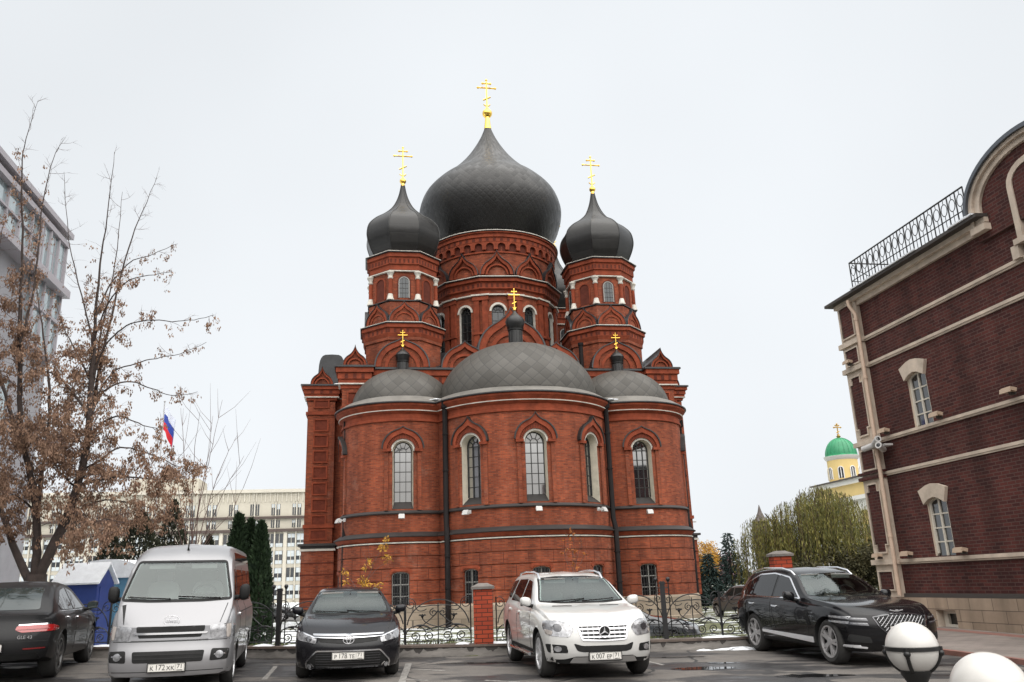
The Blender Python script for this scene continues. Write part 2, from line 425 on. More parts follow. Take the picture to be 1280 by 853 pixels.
# ================================================================== GROUND
def smooth(a, b, x):
    t = max(0.0, min(1.0, (x-a)/(b-a))); return t*t*(3-2*t)
CURB = [(-40, 24.2), (-13, 20.9), (-6, 19.5), (-2.4, 18.95), (2.7, 19.25), (5.3, 19.75), (9.2, 20.6)]
def curb_y(x):
    for (x0, y0), (x1, y1) in zip(CURB, CURB[1:]):
        if x <= x1: return y0+(y1-y0)*(x-x0)/(x1-x0)
    return CURB[-1][1]+(x-CURB[-1][0])*0.17
def asphalt_mat():
    m, t, b = _base('worn_asphalt'); N = t.nodes.new; L = t.links.new
    tc = N('ShaderNodeTexCoord'); P = tc.outputs['Object']
    def noise(sc, det=6, ro=0.6, w=None):
        n = N('ShaderNodeTexNoise'); n.inputs['Scale'].default_value = sc; n.inputs['Detail'].default_value = det; n.inputs['Roughness'].default_value = ro
        L(w if w else P, n.inputs['Vector']); return n.outputs['Fac']
    def rng(v, a, c, lo=0.0, hi=1.0):
        n = N('ShaderNodeMapRange'); n.inputs['From Min'].default_value = a; n.inputs['From Max'].default_value = c; n.inputs['To Min'].default_value = lo; n.inputs['To Max'].default_value = hi
        L(v, n.inputs['Value']); return n.outputs[0]
    def mix(f, a, c):
        n = N('ShaderNodeMix'); n.data_type = 'RGBA'
        for i, x in ((6, a), (7, c)):
            if isinstance(x, tuple): n.inputs[i].default_value = (*x, 1)
            else: L(x, n.inputs[i])
        L(f, n.inputs[0]); return n.outputs[2]
    mp = N('ShaderNodeMapping'); mp.inputs['Scale'].default_value = (0.55, 1.3, 1); L(P, mp.inputs['Vector'])
    big = noise(0.55, 7, 0.62, mp.outputs[0]); mid = noise(2.3, 6, 0.7); fine = noise(70, 2, 0.5)
    c = mix(rng(mid, 0.3, 0.7), (0.120, 0.106, 0.094), (0.070, 0.064, 0.059))
    wet = rng(big, 0.475, 0.52)
    c = mix(wet, c, (0.022, 0.020, 0.020))
    sp = rng(fine, 0.35, 0.65, 0.8, 1.25)
    vm = N('ShaderNodeVectorMath'); vm.operation = 'SCALE'; L(c, vm.inputs[0]); L(sp, vm.inputs['Scale'])
    # tar-filled cracks
    vo = N('ShaderNodeTexVoronoi'); vo.feature = 'DISTANCE_TO_EDGE'; vo.inputs['Scale'].default_value = 0.22
    wv = N('ShaderNodeVectorMath'); wv.operation = 'ADD'
    nn_ = N('ShaderNodeTexNoise'); nn_.inputs['Scale'].default_value = 0.9; nn_.inputs['Detail'].default_value = 4; L(P, nn_.inputs['Vector'])
    L(P, wv.inputs[0]); L(nn_.outputs['Color'], wv.inputs[1]); L(wv.outputs[0], vo.inputs['Vector'])
    ck = rng(vo.outputs['Distance'], 0.006, 0.010, 1, 0)
    c2 = mix(ck, vm.outputs[0], (0.018, 0.017, 0.017))
    L(c2, b.inputs['Base Color'])
    L(rng(big, 0.49, 0.60, 0.85, 0.30), b.inputs['Roughness'])
    bp = N('ShaderNodeBump'); bp.inputs['Strength'].default_value = 0.35; bp.inputs['Distance'].default_value = 0.01; L(fine, bp.inputs['Height']); L(bp.outputs[0], b.inputs['Normal'])
    return m
def lawn_mat():
    m, t, b = _base('grass_and_old_snow'); N = t.nodes.new; L = t.links.new
    tc = N('ShaderNodeTexCoord'); P = tc.outputs['Object']
    def noise(sc, det=6, ro=0.65):
        n = N('ShaderNodeTexNoise'); n.inputs['Scale'].default_value = sc; n.inputs['Detail'].default_value = det; n.inputs['Roughness'].default_value = ro
        L(P, n.inputs['Vector']); return n.outputs['Fac']
    def rng(v, a, c, lo=0.0, hi=1.0):
        n = N('ShaderNodeMapRange'); n.inputs['From Min'].default_value = a; n.inputs['From Max'].default_value = c; n.inputs['To Min'].default_value = lo; n.inputs['To Max'].default_value = hi
        L(v, n.inputs['Value']); return n.outputs[0]
    def mix(f, a, c):
        n = N('ShaderNodeMix'); n.data_type = 'RGBA'
        for i, x in ((6, a), (7, c)):
            if isinstance(x, tuple): n.inputs[i].default_value = (*x, 1)
            else: L(x, n.inputs[i])
        L(f, n.inputs[0]); return n.outputs[2]
    g = mix(rng(noise(9), 0.3, 0.7), (0.052, 0.075, 0.022), (0.10, 0.088, 0.045))
    sx2 = N('ShaderNodeSeparateXYZ'); L(P, sx2.inputs[0])
    bias = rng(sx2.outputs[0], 1.0, -7.0, 0.0, 0.075); sm = N('ShaderNodeMath'); sm.operation = 'ADD'; L(noise(1.1, 9, 0.72), sm.inputs[0]); L(bias, sm.inputs[1])
    c = mix(rng(sm.outputs[0], 0.525, 0.575), g, (0.70, 0.73, 0.76))
    L(c, b.inputs['Base Color']); b.inputs['Roughness'].default_value = 0.9
    bp = N('ShaderNodeBump'); bp.inputs['Strength'].default_value = 0.7; bp.inputs['Distance'].default_value = 0.04; L(noise(16), bp.inputs['Height']); L(bp.outputs[0], b.inputs['Normal'])
    return m
M_ASPH = asphalt_mat(); M_LAWN = lawn_mat()
M_CONC = mk('weathered_concrete', (0.20, 0.185, 0.17), 0.85, var=0.5, vs=2.5, bump=0.3, bs=20, stretch=(0.6, 0.6, 2.5))
M_LINE = mk('worn_white_road_paint', (0.30, 0.285, 0.265), 0.8, var=0.5, vs=11, var2=(0.07, 0.065, 0.06))
M_ROAD = mk('grey_asphalt_road', (0.10, 0.095, 0.09), 0.7, var=0.35, vs=0.6)

def terrain_z(x, y):
    z = 0.10+(-0.62)*smooth(19.5, 31, y)
    if x < 0: z += 0.012*min(-x, 14)*(1-smooth(19.5, 31, y))
    z -= 0.50*math.exp(-((x-5.0)/3.2)**2-((y-25.0)/3.0)**2)
    z -= 0.42*math.exp(-((x-15)/9.0)**2-((y-53)/9.0)**2)
    if x > 8.0: z = min(z, gz(x, y)-0.07) if y < 28 else z
    return z
xs = sorted(set([-400, -200, -120, -80, -60, -45]+[x*1.0-36 for x in range(73)]+[45, 60, 90, 150, 250, 400]))
ys = sorted(set([0.0]+[17+k*0.75 for k in range(22)]+[34+k*2 for k in range(20)]+[75, 95, 130, 180, 260, 400, 700]))
mb = MB(M_LAWN); vs = []; fs = []
for y in ys:
    for x in xs:
        vs.append((x, y, terrain_z(x, y)-(0.6 if y < curb_y(x)+0.2 else 0.0)))
nx = len(xs)
for j in range(len(ys)-1):
    for i in range(nx-1): fs.append((j*nx+i, j*nx+i+1, (j+1)*nx+i+1, (j+1)*nx+i))
mb.add(vs, fs); lawn = tag(mb.build('lawn', smooth=180), kind='structure')
# car park: one tilted sheet up to the kerb wall
mb = MB(M_ASPH)
cx = [-60, -40, -26, -13, -9.5, -6, -4.2, -2.4, 0, 2.7, 5.3, 9.2, 14, 20, 40]
for a, b in zip(cx, cx[1:]):
    mb.add([(a, -30, gz(a, -30)), (b, -30, gz(b, -30)), (b, curb_y(b)+0.1, gz(b, curb_y(b)+0.1)), (a, curb_y(a)+0.1, gz(a, curb_y(a)+0.1))], [(0, 1, 2, 3)])
tag(mb.build('car_park', merge=True), kind='structure')
# kerb wall with a snow-dusted top and a drip-stained face
def ribbon(pts, w, z0, z1, mat, name, off=0.0, kind='structure', sub=6):
    P = []
    for (x0, y0), (x1, y1) in zip(pts, pts[1:]):
        for k in range(sub): P.append((x0+(x1-x0)*k/sub, y0+(y1-y0)*k/sub))
    P.append(pts[-1])
    mb = MB(mat); vs = []; fs = []
    for i, (x, y) in enumerate(P):
        g = gz(x, y)
        vs += [(x, y+off, g+z0), (x, y+off, g+z1), (x, y+off+w, g+z1), (x, y+off+w, g+z0)]
    for i in range(len(P)-1):
        a = 4*i
        for k in range(4): fs.append((a+k, a+(k+1) % 4, a+4+(k+1) % 4, a+4+k))
    fs += [(0, 1, 2, 3), tuple(4*(len(P)-1)+k for k in (3, 2, 1, 0))]
    mb.add(vs, fs)
    o = mb.build(name); return tag(o, kind=kind) if kind else o
ribbon(CURB[1:], 0.42, -0.3, 0.19, M_CONC, 'kerb')
ribbon(CURB[1:], 0.48, 0.19, 0.235, mk('wet_kerb_coping', (0.10, 0.075, 0.062), 0.6, var=0.5, vs=3), 'kerb_coping', -0.03)
# dark drip stains under the coping (irregular shapes, thin grime layer)
rnd = random.Random(5)
mb = MB(mk('dark_grime', (0.055, 0.05, 0.046), 0.9))
x = -8.0
while x < 5.0:
    w = rnd.uniform(0.12, 0.4); d = rnd.uniform(0.03, 0.15) if rnd.random() < 0.45 else rnd.uniform(0.015, 0.045)
    n = 7; P = []
    for k in range(n+1):
        xx = x+w*k/n; zz = 0.188-d*(sin(pi*k/n)**0.8)*rnd.uniform(0.6, 1)
        P.append((xx, zz))
    vs = [(a, curb_y(a)-0.004, gz(a, curb_y(a))+0.188) for a, _ in P]+[(a, curb_y(a)-0.004, gz(a, curb_y(a))+z) for a, z in P]
    mb.add(vs, [(k, k+1, n+2+k, n+1+k) for k in range(n)]); x += w*0.9
tag(mb.build('kerb_stains'), kind='structure')
# snow lying along the coping, and ridges at its foot
mb = MB(M_SNOW)
x = -11.0
while x < 5.4:
    w = rnd.uniform(0.25, 0.9)
    if (x < -5 or rnd.random() < 0.62) and not (0.2 < x < 2.6):
        n = 8; vs = []; fs = []
        for k in range(n+1):
            xx = x+w*k/n; yy = curb_y(xx); g = gz(xx, yy)+0.236
            e = sin(pi*k/n)**0.6
            vs += [(xx, yy+0.06+rnd.uniform(0, .05), g), (xx, yy+0.15, g+0.035*e), (xx, yy+0.30, g+0.04*e), (xx, yy+0.50, g-0.01)]
        for k in range(n):
            for q in range(3): fs.append((4*k+q, 4*k+4+q, 4*k+5+q, 4*k+1+q))
        mb.add(vs, fs)
    x += w+rnd.uniform(0, 0.3)
tag(mb.build('snow_on_kerb', smooth=180, recalc=True), kind='stuff')
def snow_bank(pts, h, name='snow_bank'):
    mb = MB(M_SNOW)
    n = len(pts)
    cx_ = sum(p[0] for p in pts)/n; cy_ = sum(p[1] for p in pts)/n
    rings = 5; vs = []; fs = []
    for r in range(rings):
        f = 1-r/rings
        for p in pts:
            x, y = cx_+(p[0]-cx_)*f, cy_+(p[1]-cy_)*f
            vs.append((x, y, gz(x, y)-0.01+h*(1-f*f)*rnd.uniform(0.8, 1.15)))
    vs.append((cx_, cy_, gz(cx_, cy_)+h))
    for r in range(rings-1):
        for i in range(n): fs.append((r*n+i, r*n+(i+1) % n, (r+1)*n+(i+1) % n, (r+1)*n+i))
    for i in range(n): fs.append(((rings-1)*n+i, (rings-1)*n+(i+1) % n, rings*n))
    mb.add(vs, fs); tag(mb.build(name, smooth=180), kind='stuff')
def blob(cx_, cy_, rx, ry, n=16, j=0.2): return [(cx_+rx*cos(2*pi*i/n)*rnd.uniform(1-j, 1+j), cy_+ry*sin(2*pi*i/n)*rnd.uniform(1-j, 1+j)) for i in range(n)]
snow_bank(blob(4.75, 19.35, 0.55, 0.13, 26, 0.45), 0.07); snow_bank(blob(6.2, 19.0, 0.9, 0.16, 30, 0.5), 0.05); snow_bank(blob(3.9, 19.28, 0.22, 0.06, 16, 0.4), 0.04)
# worn parking lines
def line(p0, p1, w, lift=0.004):
    a = Vector((p0[0], p0[1])); b = Vector((p1[0], p1[1])); d = (b-a).normalized(); q = Vector((-d.y, d.x))*w/2
    mb = MB(M_LINE); k = 8; vs = []; fs = []
    for i in range(k+1):
        c = a+(b-a)*i/k
        for s in (-1, 1):
            e = c+q*s*rnd.uniform(0.7, 1.1); vs.append((e.x, e.y, gz(e.x, e.y)+lift))
    for i in range(k): fs.append((2*i, 2*i+1, 2*i+3, 2*i+2))
    mb.add(vs, fs); tag(mb.build('parking_line'), kind='structure')
P = onG(507, 838); Q = onG(516, 853); line((P.x-.1, P.y+1.2), (Q.x, Q.y-2), 0.13)
P = onG(516, 837); Q = onG(556, 839); line((P.x, P.y), (Q.x, Q.y), 0.10)
P = onG(505, 850); Q = onG(535, 851); line((P.x, P.y), (Q.x, Q.y), 0.10)
P = onG(606, 851); Q = onG(650, 853); line((P.x, P.y), (Q.x, Q.y), 0.10)
P = onG(330, 850); Q = onG(345, 833); line((P.x, P.y), (Q.x, Q.y), 0.10)
P = onG(805, 826); Q = onG(830, 832); line((P.x, P.y), (Q.x, Q.y), 0.09)
# puddles
M_PUD = mk('rain_puddle', (0.012, 0.012, 0.013), 0.05, ior=1.33)
def puddle(cx_, cy_, rx, ry):
    mb = MB(M_PUD); P = blob(cx_, cy_, rx, ry, 22, 0.35)
    mb.add([(x, y, gz(x, y)+0.006) for x, y in P], [tuple(range(len(P)))]); tag(mb.build('puddle'), kind='structure')
for px, py, rx, ry in ((880, 836, 0.55, 0.22), (905, 829, 0.35, 0.12), (840, 822, 0.7, 0.12), (1010, 845, 0.6, 0.2), (600, 829, 0.7, 0.10)):
    P = onG(px, py); puddle(P.x, P.y, rx, ry)
# raised pavement along the red building
A = onG(1172, 816); SWU = A.dot(U3)
M_PAV = brick('grey_paving_slabs', (0.21, 0.175, 0.155), (0.17, 0.145, 0.13), (0.09, 0.08, 0.07), bw=0.6, bh=0.3)
m, t, b = _base('paving_slabs'); N = t.nodes.new; L = t.links.new
tc = N('ShaderNodeTexCoord'); bt = N('ShaderNodeTexBrick'); bt.inputs['Scale'].default_value = 1; bt.inputs['Brick Width'].default_value = 0.4; bt.inputs['Row Height'].default_value = 0.2; bt.inputs['Mortar Size'].default_value = 0.008
bt.inputs['Color1'].default_value = (0.22, 0.185, 0.165, 1); bt.inputs['Color2'].default_value = (0.17, 0.145, 0.13, 1); bt.inputs['Mortar'].default_value = (0.08, 0.07, 0.06, 1)
mp = N('ShaderNodeMapping'); mp.inputs['Rotation'].default_value = (0, 0, -TH); L(tc.outputs['Object'], mp.inputs['Vector']); L(mp.outputs[0], bt.inputs['Vector'])
n = N('ShaderNodeTexNoise'); n.inputs['Scale'].default_value = 0.9; n.inputs['Detail'].default_value = 7; L(tc.outputs['Object'], n.inputs['Vector'])
r = N('ShaderNodeMapRange'); r.inputs['From Min'].default_value = 0.3; r.inputs['From Max'].default_value = 0.7; r.inputs['To Min'].default_value = 1.15; r.inputs['To Max'].default_value = 0.7; L(n.outputs['Fac'], r.inputs['Value'])
vm = N('ShaderNodeVectorMath'); vm.operation = 'SCALE'; L(bt.outputs['Color'], vm.inputs[0]); L(r.outputs[0], vm.inputs['Scale']); L(vm.outputs[0], b.inputs['Base Color']); b.inputs['Roughness'].default_value = 0.75
M_PAV = m
M_REDK = mk('reddish_kerb_stone', (0.20, 0.095, 0.075), 0.8, var=0.3, vs=4)
def gslab(u0, u1, v0, v1, h0, h1, mat, name):
    mb = MB(mat); c = [uv(a, b) for a, b in ((u0, v0), (u1, v0), (u1, v1), (u0, v1))]
    vs = [(p.x, p.y, gz(p.x, p.y)+h0) for p in c]+[(p.x, p.y, gz(p.x, p.y)+h1) for p in c]
    mb.add(vs, [(0, 3, 2, 1), (4, 5, 6, 7), (0, 1, 5, 4), (1, 2, 6, 5), (2, 3, 7, 6), (3, 0, 4, 7)])
    return tag(mb.build(name), kind='structure')
gslab(SWU-0.14, SWU, -10, 24.6, -0.1, 0.09, M_REDK, 'pavement_kerb')
gslab(SWU, 15.6, -10, 24.6, -0.1, 0.085, M_PAV, 'pavement')
gslab(14.55, 15.0, -10, 24.5, 0.0, 0.089, M_REDK, 'pavement_band')
# roads beyond the fence
def tsheet(pts, mat, name, lift, n=14):
    mb = MB(mat); A, B, C_, D = [Vector(p) for p in pts]; vs = []; fs = []
    for j in range(n+1):
        for i in range(n+1):
            p = (A.lerp(B, i/n)).lerp(D.lerp(C_, i/n), j/n); vs.append((p.x, p.y, terrain_z(p.x, p.y)+lift))
    for j in range(n):
        for i in range(n): a = j*(n+1)+i; fs.append((a, a+1, a+n+2, a+n+1))
    mb.add(vs, fs); return tag(mb.build(name), kind='structure')
tsheet([(9.5, 39), (70, 45), (70, 60), (12.8, 54)], M_ROAD, 'road', 0.05)
tsheet([(-120, 60), (-14, 60), (-14, 74), (-120, 74)], M_ROAD, 'road', 0.02)
tsheet([(-70, 33), (-12.5, 33), (-12.5, 37), (-70, 37)], M_ROAD, 'path', 0.02)
# ================================================================== CATHEDRAL
BR1, BR2, BMO = (0.345, 0.076, 0.030), (0.180, 0.036, 0.016), (0.185, 0.078, 0.048)
M_BR = brick('cathedral_brick', BR1, BR2, BMO, salt=0.30)
M_BRM = brick('cathedral_brick_main', BR1, BR2, BMO, 'round', (0, 0), 4.93, salt=0.30)
M_BRL = brick('cathedral_brick_side', BR1, BR2, BMO, 'round', (-6.4, 1.0), 3.3, salt=0.30)
M_BRR = brick('cathedral_brick_side', BR1, BR2, BMO, 'round', (6.4, 1.0), 3.3, salt=0.30)
M_BRD = brick('cathedral_brick_drum', BR1, BR2, BMO, 'round', (0, 7.7), 4.15, salt=0.30)
M_BRT = mk('cathedral_brick_trim', (0.185, 0.039, 0.017), 0.85, spec=0.25, var=0.4, vs=2.2, bump=0.3, bs=14)
M_BRK = mk('cathedral_brick_joints_and_shade', (0.085, 0.022, 0.014), 0.9, spec=0.2, var=0.3, vs=3)  # dark brick for joints; in recesses the shade is put into the colour
M_BRP = mk('cathedral_brick_panel_shade', (0.115, 0.027, 0.015), 0.9, spec=0.2, var=0.3, vs=3)  # same brick, darkened to paint the shade of a sunk panel
M_WHT = mk('white_painted_trim', (0.47, 0.445, 0.395), 0.75, var=0.3, vs=3)
M_CRM = mk('cream_reveal_plaster', (0.50, 0.455, 0.37), 0.8, var=0.2, vs=2)
M_PLN = brick('cathedral_plinth_stone', (0.33, 0.265, 0.20), (0.25, 0.205, 0.155), (0.12, 0.10, 0.08), bw=0.9, bh=0.36, ms=0.012, stain=0.35, streak=False)
M_PLR = brick('cathedral_plinth_stone_round', (0.33, 0.265, 0.20), (0.25, 0.205, 0.155), (0.12, 0.10, 0.08), 'round', (0, 0), 5.0, bw=0.9, bh=0.36, ms=0.012, stain=0.35, streak=False)
M_MET = mk('dark_roof_metal', (0.030, 0.031, 0.033), 0.42, 0.35, var=0.4, vs=1.5, bump=0.1, bs=5)
M_LEDG = mk('weathered_ledge_metal', (0.017, 0.014, 0.013), 0.6, 0.0, var=0.5, vs=1.2)
M_SKRT = mk('grey_roof_skirt_metal', (0.12, 0.112, 0.10), 0.55, 0.0, var=0.35, vs=1.0)
M_GOLD = mk('gilded_metal', (0.95, 0.62, 0.12), 0.22, 1.0)
M_CGL = glass_mat('cathedral_window_glass', (0.012, 0.016, 0.02), 0.46, 0.04)
M_CGD = glass_mat('cathedral_dark_glass', (0.008, 0.009, 0.01), 0.05, 0.1)
M_CGT = glass_mat('tower_window_glass', (0.02, 0.026, 0.03), 0.05, 0.2)
M_FRM = mk('dark_window_frame', (0.022, 0.021, 0.02), 0.5)
M_FRL = mk('pale_window_frame', (0.22, 0.215, 0.20), 0.6)
M_PIPE = mk('dark_downpipe', (0.010, 0.008, 0.008), 0.7, 0.0, spec=0.15, var=0.3, vs=2)
M_HOLE = mk('unlit_interior', (0.01, 0.01, 0.01), 0.9)

CH = thing('brick_cathedral', 'red brick cathedral with dark onion domes, gold crosses and three rounded apses', 'cathedral', (0.147, 46.57, -0.5), TH)

def church_window(parent, warp=None, T=None, w=0.56, z0=5.75, zs=8.72, rec=0.52, cols=2, rows=5, glass=M_CGL, sill=0.40, white=True, reveal=M_CRM, bars=None, aw=0.10, barw=0.032, frame=M_FRM):
    mb = MB(frame); mb.warp = warp; mb.T = T
    zsil = z0+sill
    P = arch(w, z0, zs)
    mb.use(glass).panel(arch(w-0.01, zsil, zs), -rec+0.03)
    mb.use(reveal).strip(arch(w-0.007, z0+0.004, zs), -rec, -0.002)
    mb.use(frame).band(arch(w-0.004, zsil, zs), arch(w-0.05, zsil+0.05, zs), -rec, -rec+0.09)
    h = (zs-zsil)/rows
    for i in range(1, cols+1):
        x = -w+2*w*i/(cols+1)
        mb.box(x-barw/2, x+barw/2, rec-0.075, rec-0.02, zsil, zs)
    for j in range(1, rows+1):
        z = zsil+h*j
        mb.box(-w+0.03, w-0.03, rec-0.07, rec-0.02, z-barw/2, z+barw/2)
    # fan in the arch
    mb.band(arc(w*0.42, zs, 10), arc(w*0.42-barw, zs, 10), -rec, -rec+0.07)
    for a in (35, 68, 112, 145):
        a = radians(a); b = barw/2
        ca_, sa = cos(a), sin(a)
        p = [(w*0.40*ca_-b*sa, zs+w*0.40*sa+b*ca_), (w*0.40*ca_+b*sa, zs+w*0.40*sa-b*ca_), (w*0.95*ca_+b*sa, zs+w*0.95*sa-b*ca_), (w*0.95*ca_-b*sa, zs+w*0.95*sa+b*ca_)]
        mb.prism(p, -rec+0.02, -rec+0.07)
    if sill > 0:   # sloping metal sill
        mb.use(M_LEDG).add([(-w+0.005, rec-0.005, z0), (w-0.005, rec-0.005, z0), (w-0.005, rec-0.005, zsil), (-w+0.005, rec-0.005, zsil), (-w+0.005, -0.02, z0+0.01), (w-0.005, -0.02, z0+0.01)],
            [(4, 5, 2, 3), (0, 1, 5, 4), (0, 4, 3), (1, 2, 5)])
    if white:
        mb.use(M_WHT).band(arc(w+aw, zs, 16), arc(w-0.002, zs, 16), -0.05, 0.035)
    return mb.build('window', parent)

def window_hood(parent, warp=None, T=None, w=0.56, zs=8.72, W_=1.02, zt=10.18, z0=5.7, jamb=True, d=0.2, aw=0.10, mat=None):
    mb = MB(mat or M_BRT); mb.warp = warp; mb.T = T
    O_ = ogee(W_, zs+0.12, zt, 24, 68); n = len(O_)
    I_ = [(-(w+aw)*cos(pi*i/(n-1)), zs+(w+aw)*sin(pi*i/(n-1))) for i in range(n)]
    mid = [(a[0]*0.45+b[0]*0.55, a[1]*0.45+b[1]*0.55) for a, b in zip(O_, I_)]
    mb.use(M_BRT).band(O_, mid, 0, d)
    mb.band(mid, I_, 0, d*0.55)
    # voussoir grooves
    mb.use(M_BRK)
    for i in range(1, n-1):
        a, b = mid[i], I_[i]; e = 0.02
        dx, dz = b[0]-a[0], b[1]-a[1]; l = sqrt(dx*dx+dz*dz); px, pz = -dz/l*e, dx/l*e
        mb.prism([(a[0]+px, a[1]+pz), (a[0]-px, a[1]-pz), (b[0]-px, b[1]-pz), (b[0]+px, b[1]+pz)], d*0.5, d*0.55+0.006)
    mb.use(M_LEDG).band([(x*1.05, z+0.035) for x, z in O_], [(x*0.985, z-0.012) for x, z in O_], 0, d+0.06)
    mb.use(M_BRT)
    if jamb:
        for sx in (-1, 1):
            x0, x1 = sorted((sx*(w+aw*0.4), sx*(W_*0.98)))
            q0, q1 = sorted((sx*(w+0.20), sx*(w+0.40)))
            mb.use(M_BR).box(q0, q1, -0.08, 0.02, z0, zs-0.02); mb.use(M_BRT)
            mb.box(x0, x1, -0.19, 0.02, zs-0.02, zs+0.12)
    return mb.build('window_hood', parent)

def ground_window(parent, warp=None, T=None, w=0.45, z0=0.96, zt=2.68, rec=0.22):
    mb = MB(M_FRL); mb.warp = warp; mb.T = T
    r = 0.16
    P = [(-w, z0), (-w, zt-r)]+[(-w+r-r*cos(pi/2*i/5), zt-r+r*sin(pi/2*i/5)) for i in range(1, 6)]
    P = P+[(-x, z) for x, z in P[::-1]]
    mb.use(M_CGD).panel(scale_pts(P, 0.99, (0, (z0+zt)/2)), -rec+0.02)
    mb.use(M_BRT).strip(scale_pts(P, 0.992, (0, (z0+zt)/2)), -rec, -0.003)
    mb.use(M_FRL).band(scale_pts(P, 0.995, (0, (z0+zt)/2)), scale_pts(P, 0.90, (0, (z0+zt)/2)), -rec+0.01, -rec+0.06, True)
    mb.box(-0.03, 0.03, rec-0.07, rec-0.02, z0, zt-0.02)
    mb.box(-w+0.02, w-0.02, rec-0.07, rec-0.02, z0+(zt-z0)*0.62, z0+(zt-z0)*0.62+0.055)
    mb.box(-w+0.02, w-0.02, rec-0.06, rec-0.02, z0+(zt-z0)*0.30, z0+(zt-z0)*0.30+0.04)
    mb.use(M_FRM)
    for i in range(1, 6):
        x = -w+2*w*i/6; mb.box(x-0.009, x+0.009, 0.03, 0.05, z0, zt-0.06)
    for j in range(1, 5):
        z = z0+(zt-z0)*j/5; mb.box(-w, w, 0.03, 0.048, z-0.009, z+0.009)
    mb.use(M_LEDG).box(-w-0.08, w+0.08, -0.10, rec, z0-0.07, z0-0.01)
    o = mb.build('window', parent)
    mb2 = MB(M_BRT); mb2.warp = warp; mb2.T = T
    Q = [(x*1.30, z0+(z-z0)*1.09 if z > z0 else z) for x, z in P]
    Q2 = [(x*1.03, z0+(z-z0)*1.012 if z > z0 else z) for x, z in P]
    mb2.band(Q[1:-1], Q2[1:-1], 0, 0.03)
    mb2.build('window_surround', parent)
    return P

def gold_cross(mb, c, z0, z1, hw, r):
    h = z1-z0
    def bar(a, b, rr): mb.tube([a, b], rr, 6)
    X, Y = c
    bar((X, Y, z0), (X, Y, z1), r)
    zc = z0+h*0.72; zt = z0+h*0.88; zl = z0+h*0.34
    bar((X-hw, Y, zc), (X+hw, Y, zc), r); bar((X-hw*0.45, Y, zt), (X+hw*0.45, Y, zt), r)
    bar((X-hw*0.42, Y, zl-hw*0.22), (X+hw*0.42, Y, zl+hw*0.22), r)
    for p in ((X-hw, Y, zc), (X+hw, Y, zc), (X, Y, z1), (X-hw*0.45, Y, zt), (X+hw*0.45, Y, zt)):
        mb.sphere(p, r*1.7, 8, 5)
    # crescent at the foot
    mb.tube([(X+hw*0.36*sin(a), Y, z0+h*0.10-hw*0.30*cos(a)+hw*0.2) for a in [radians(k) for k in range(-75, 76, 15)]], r*0.8, 6)

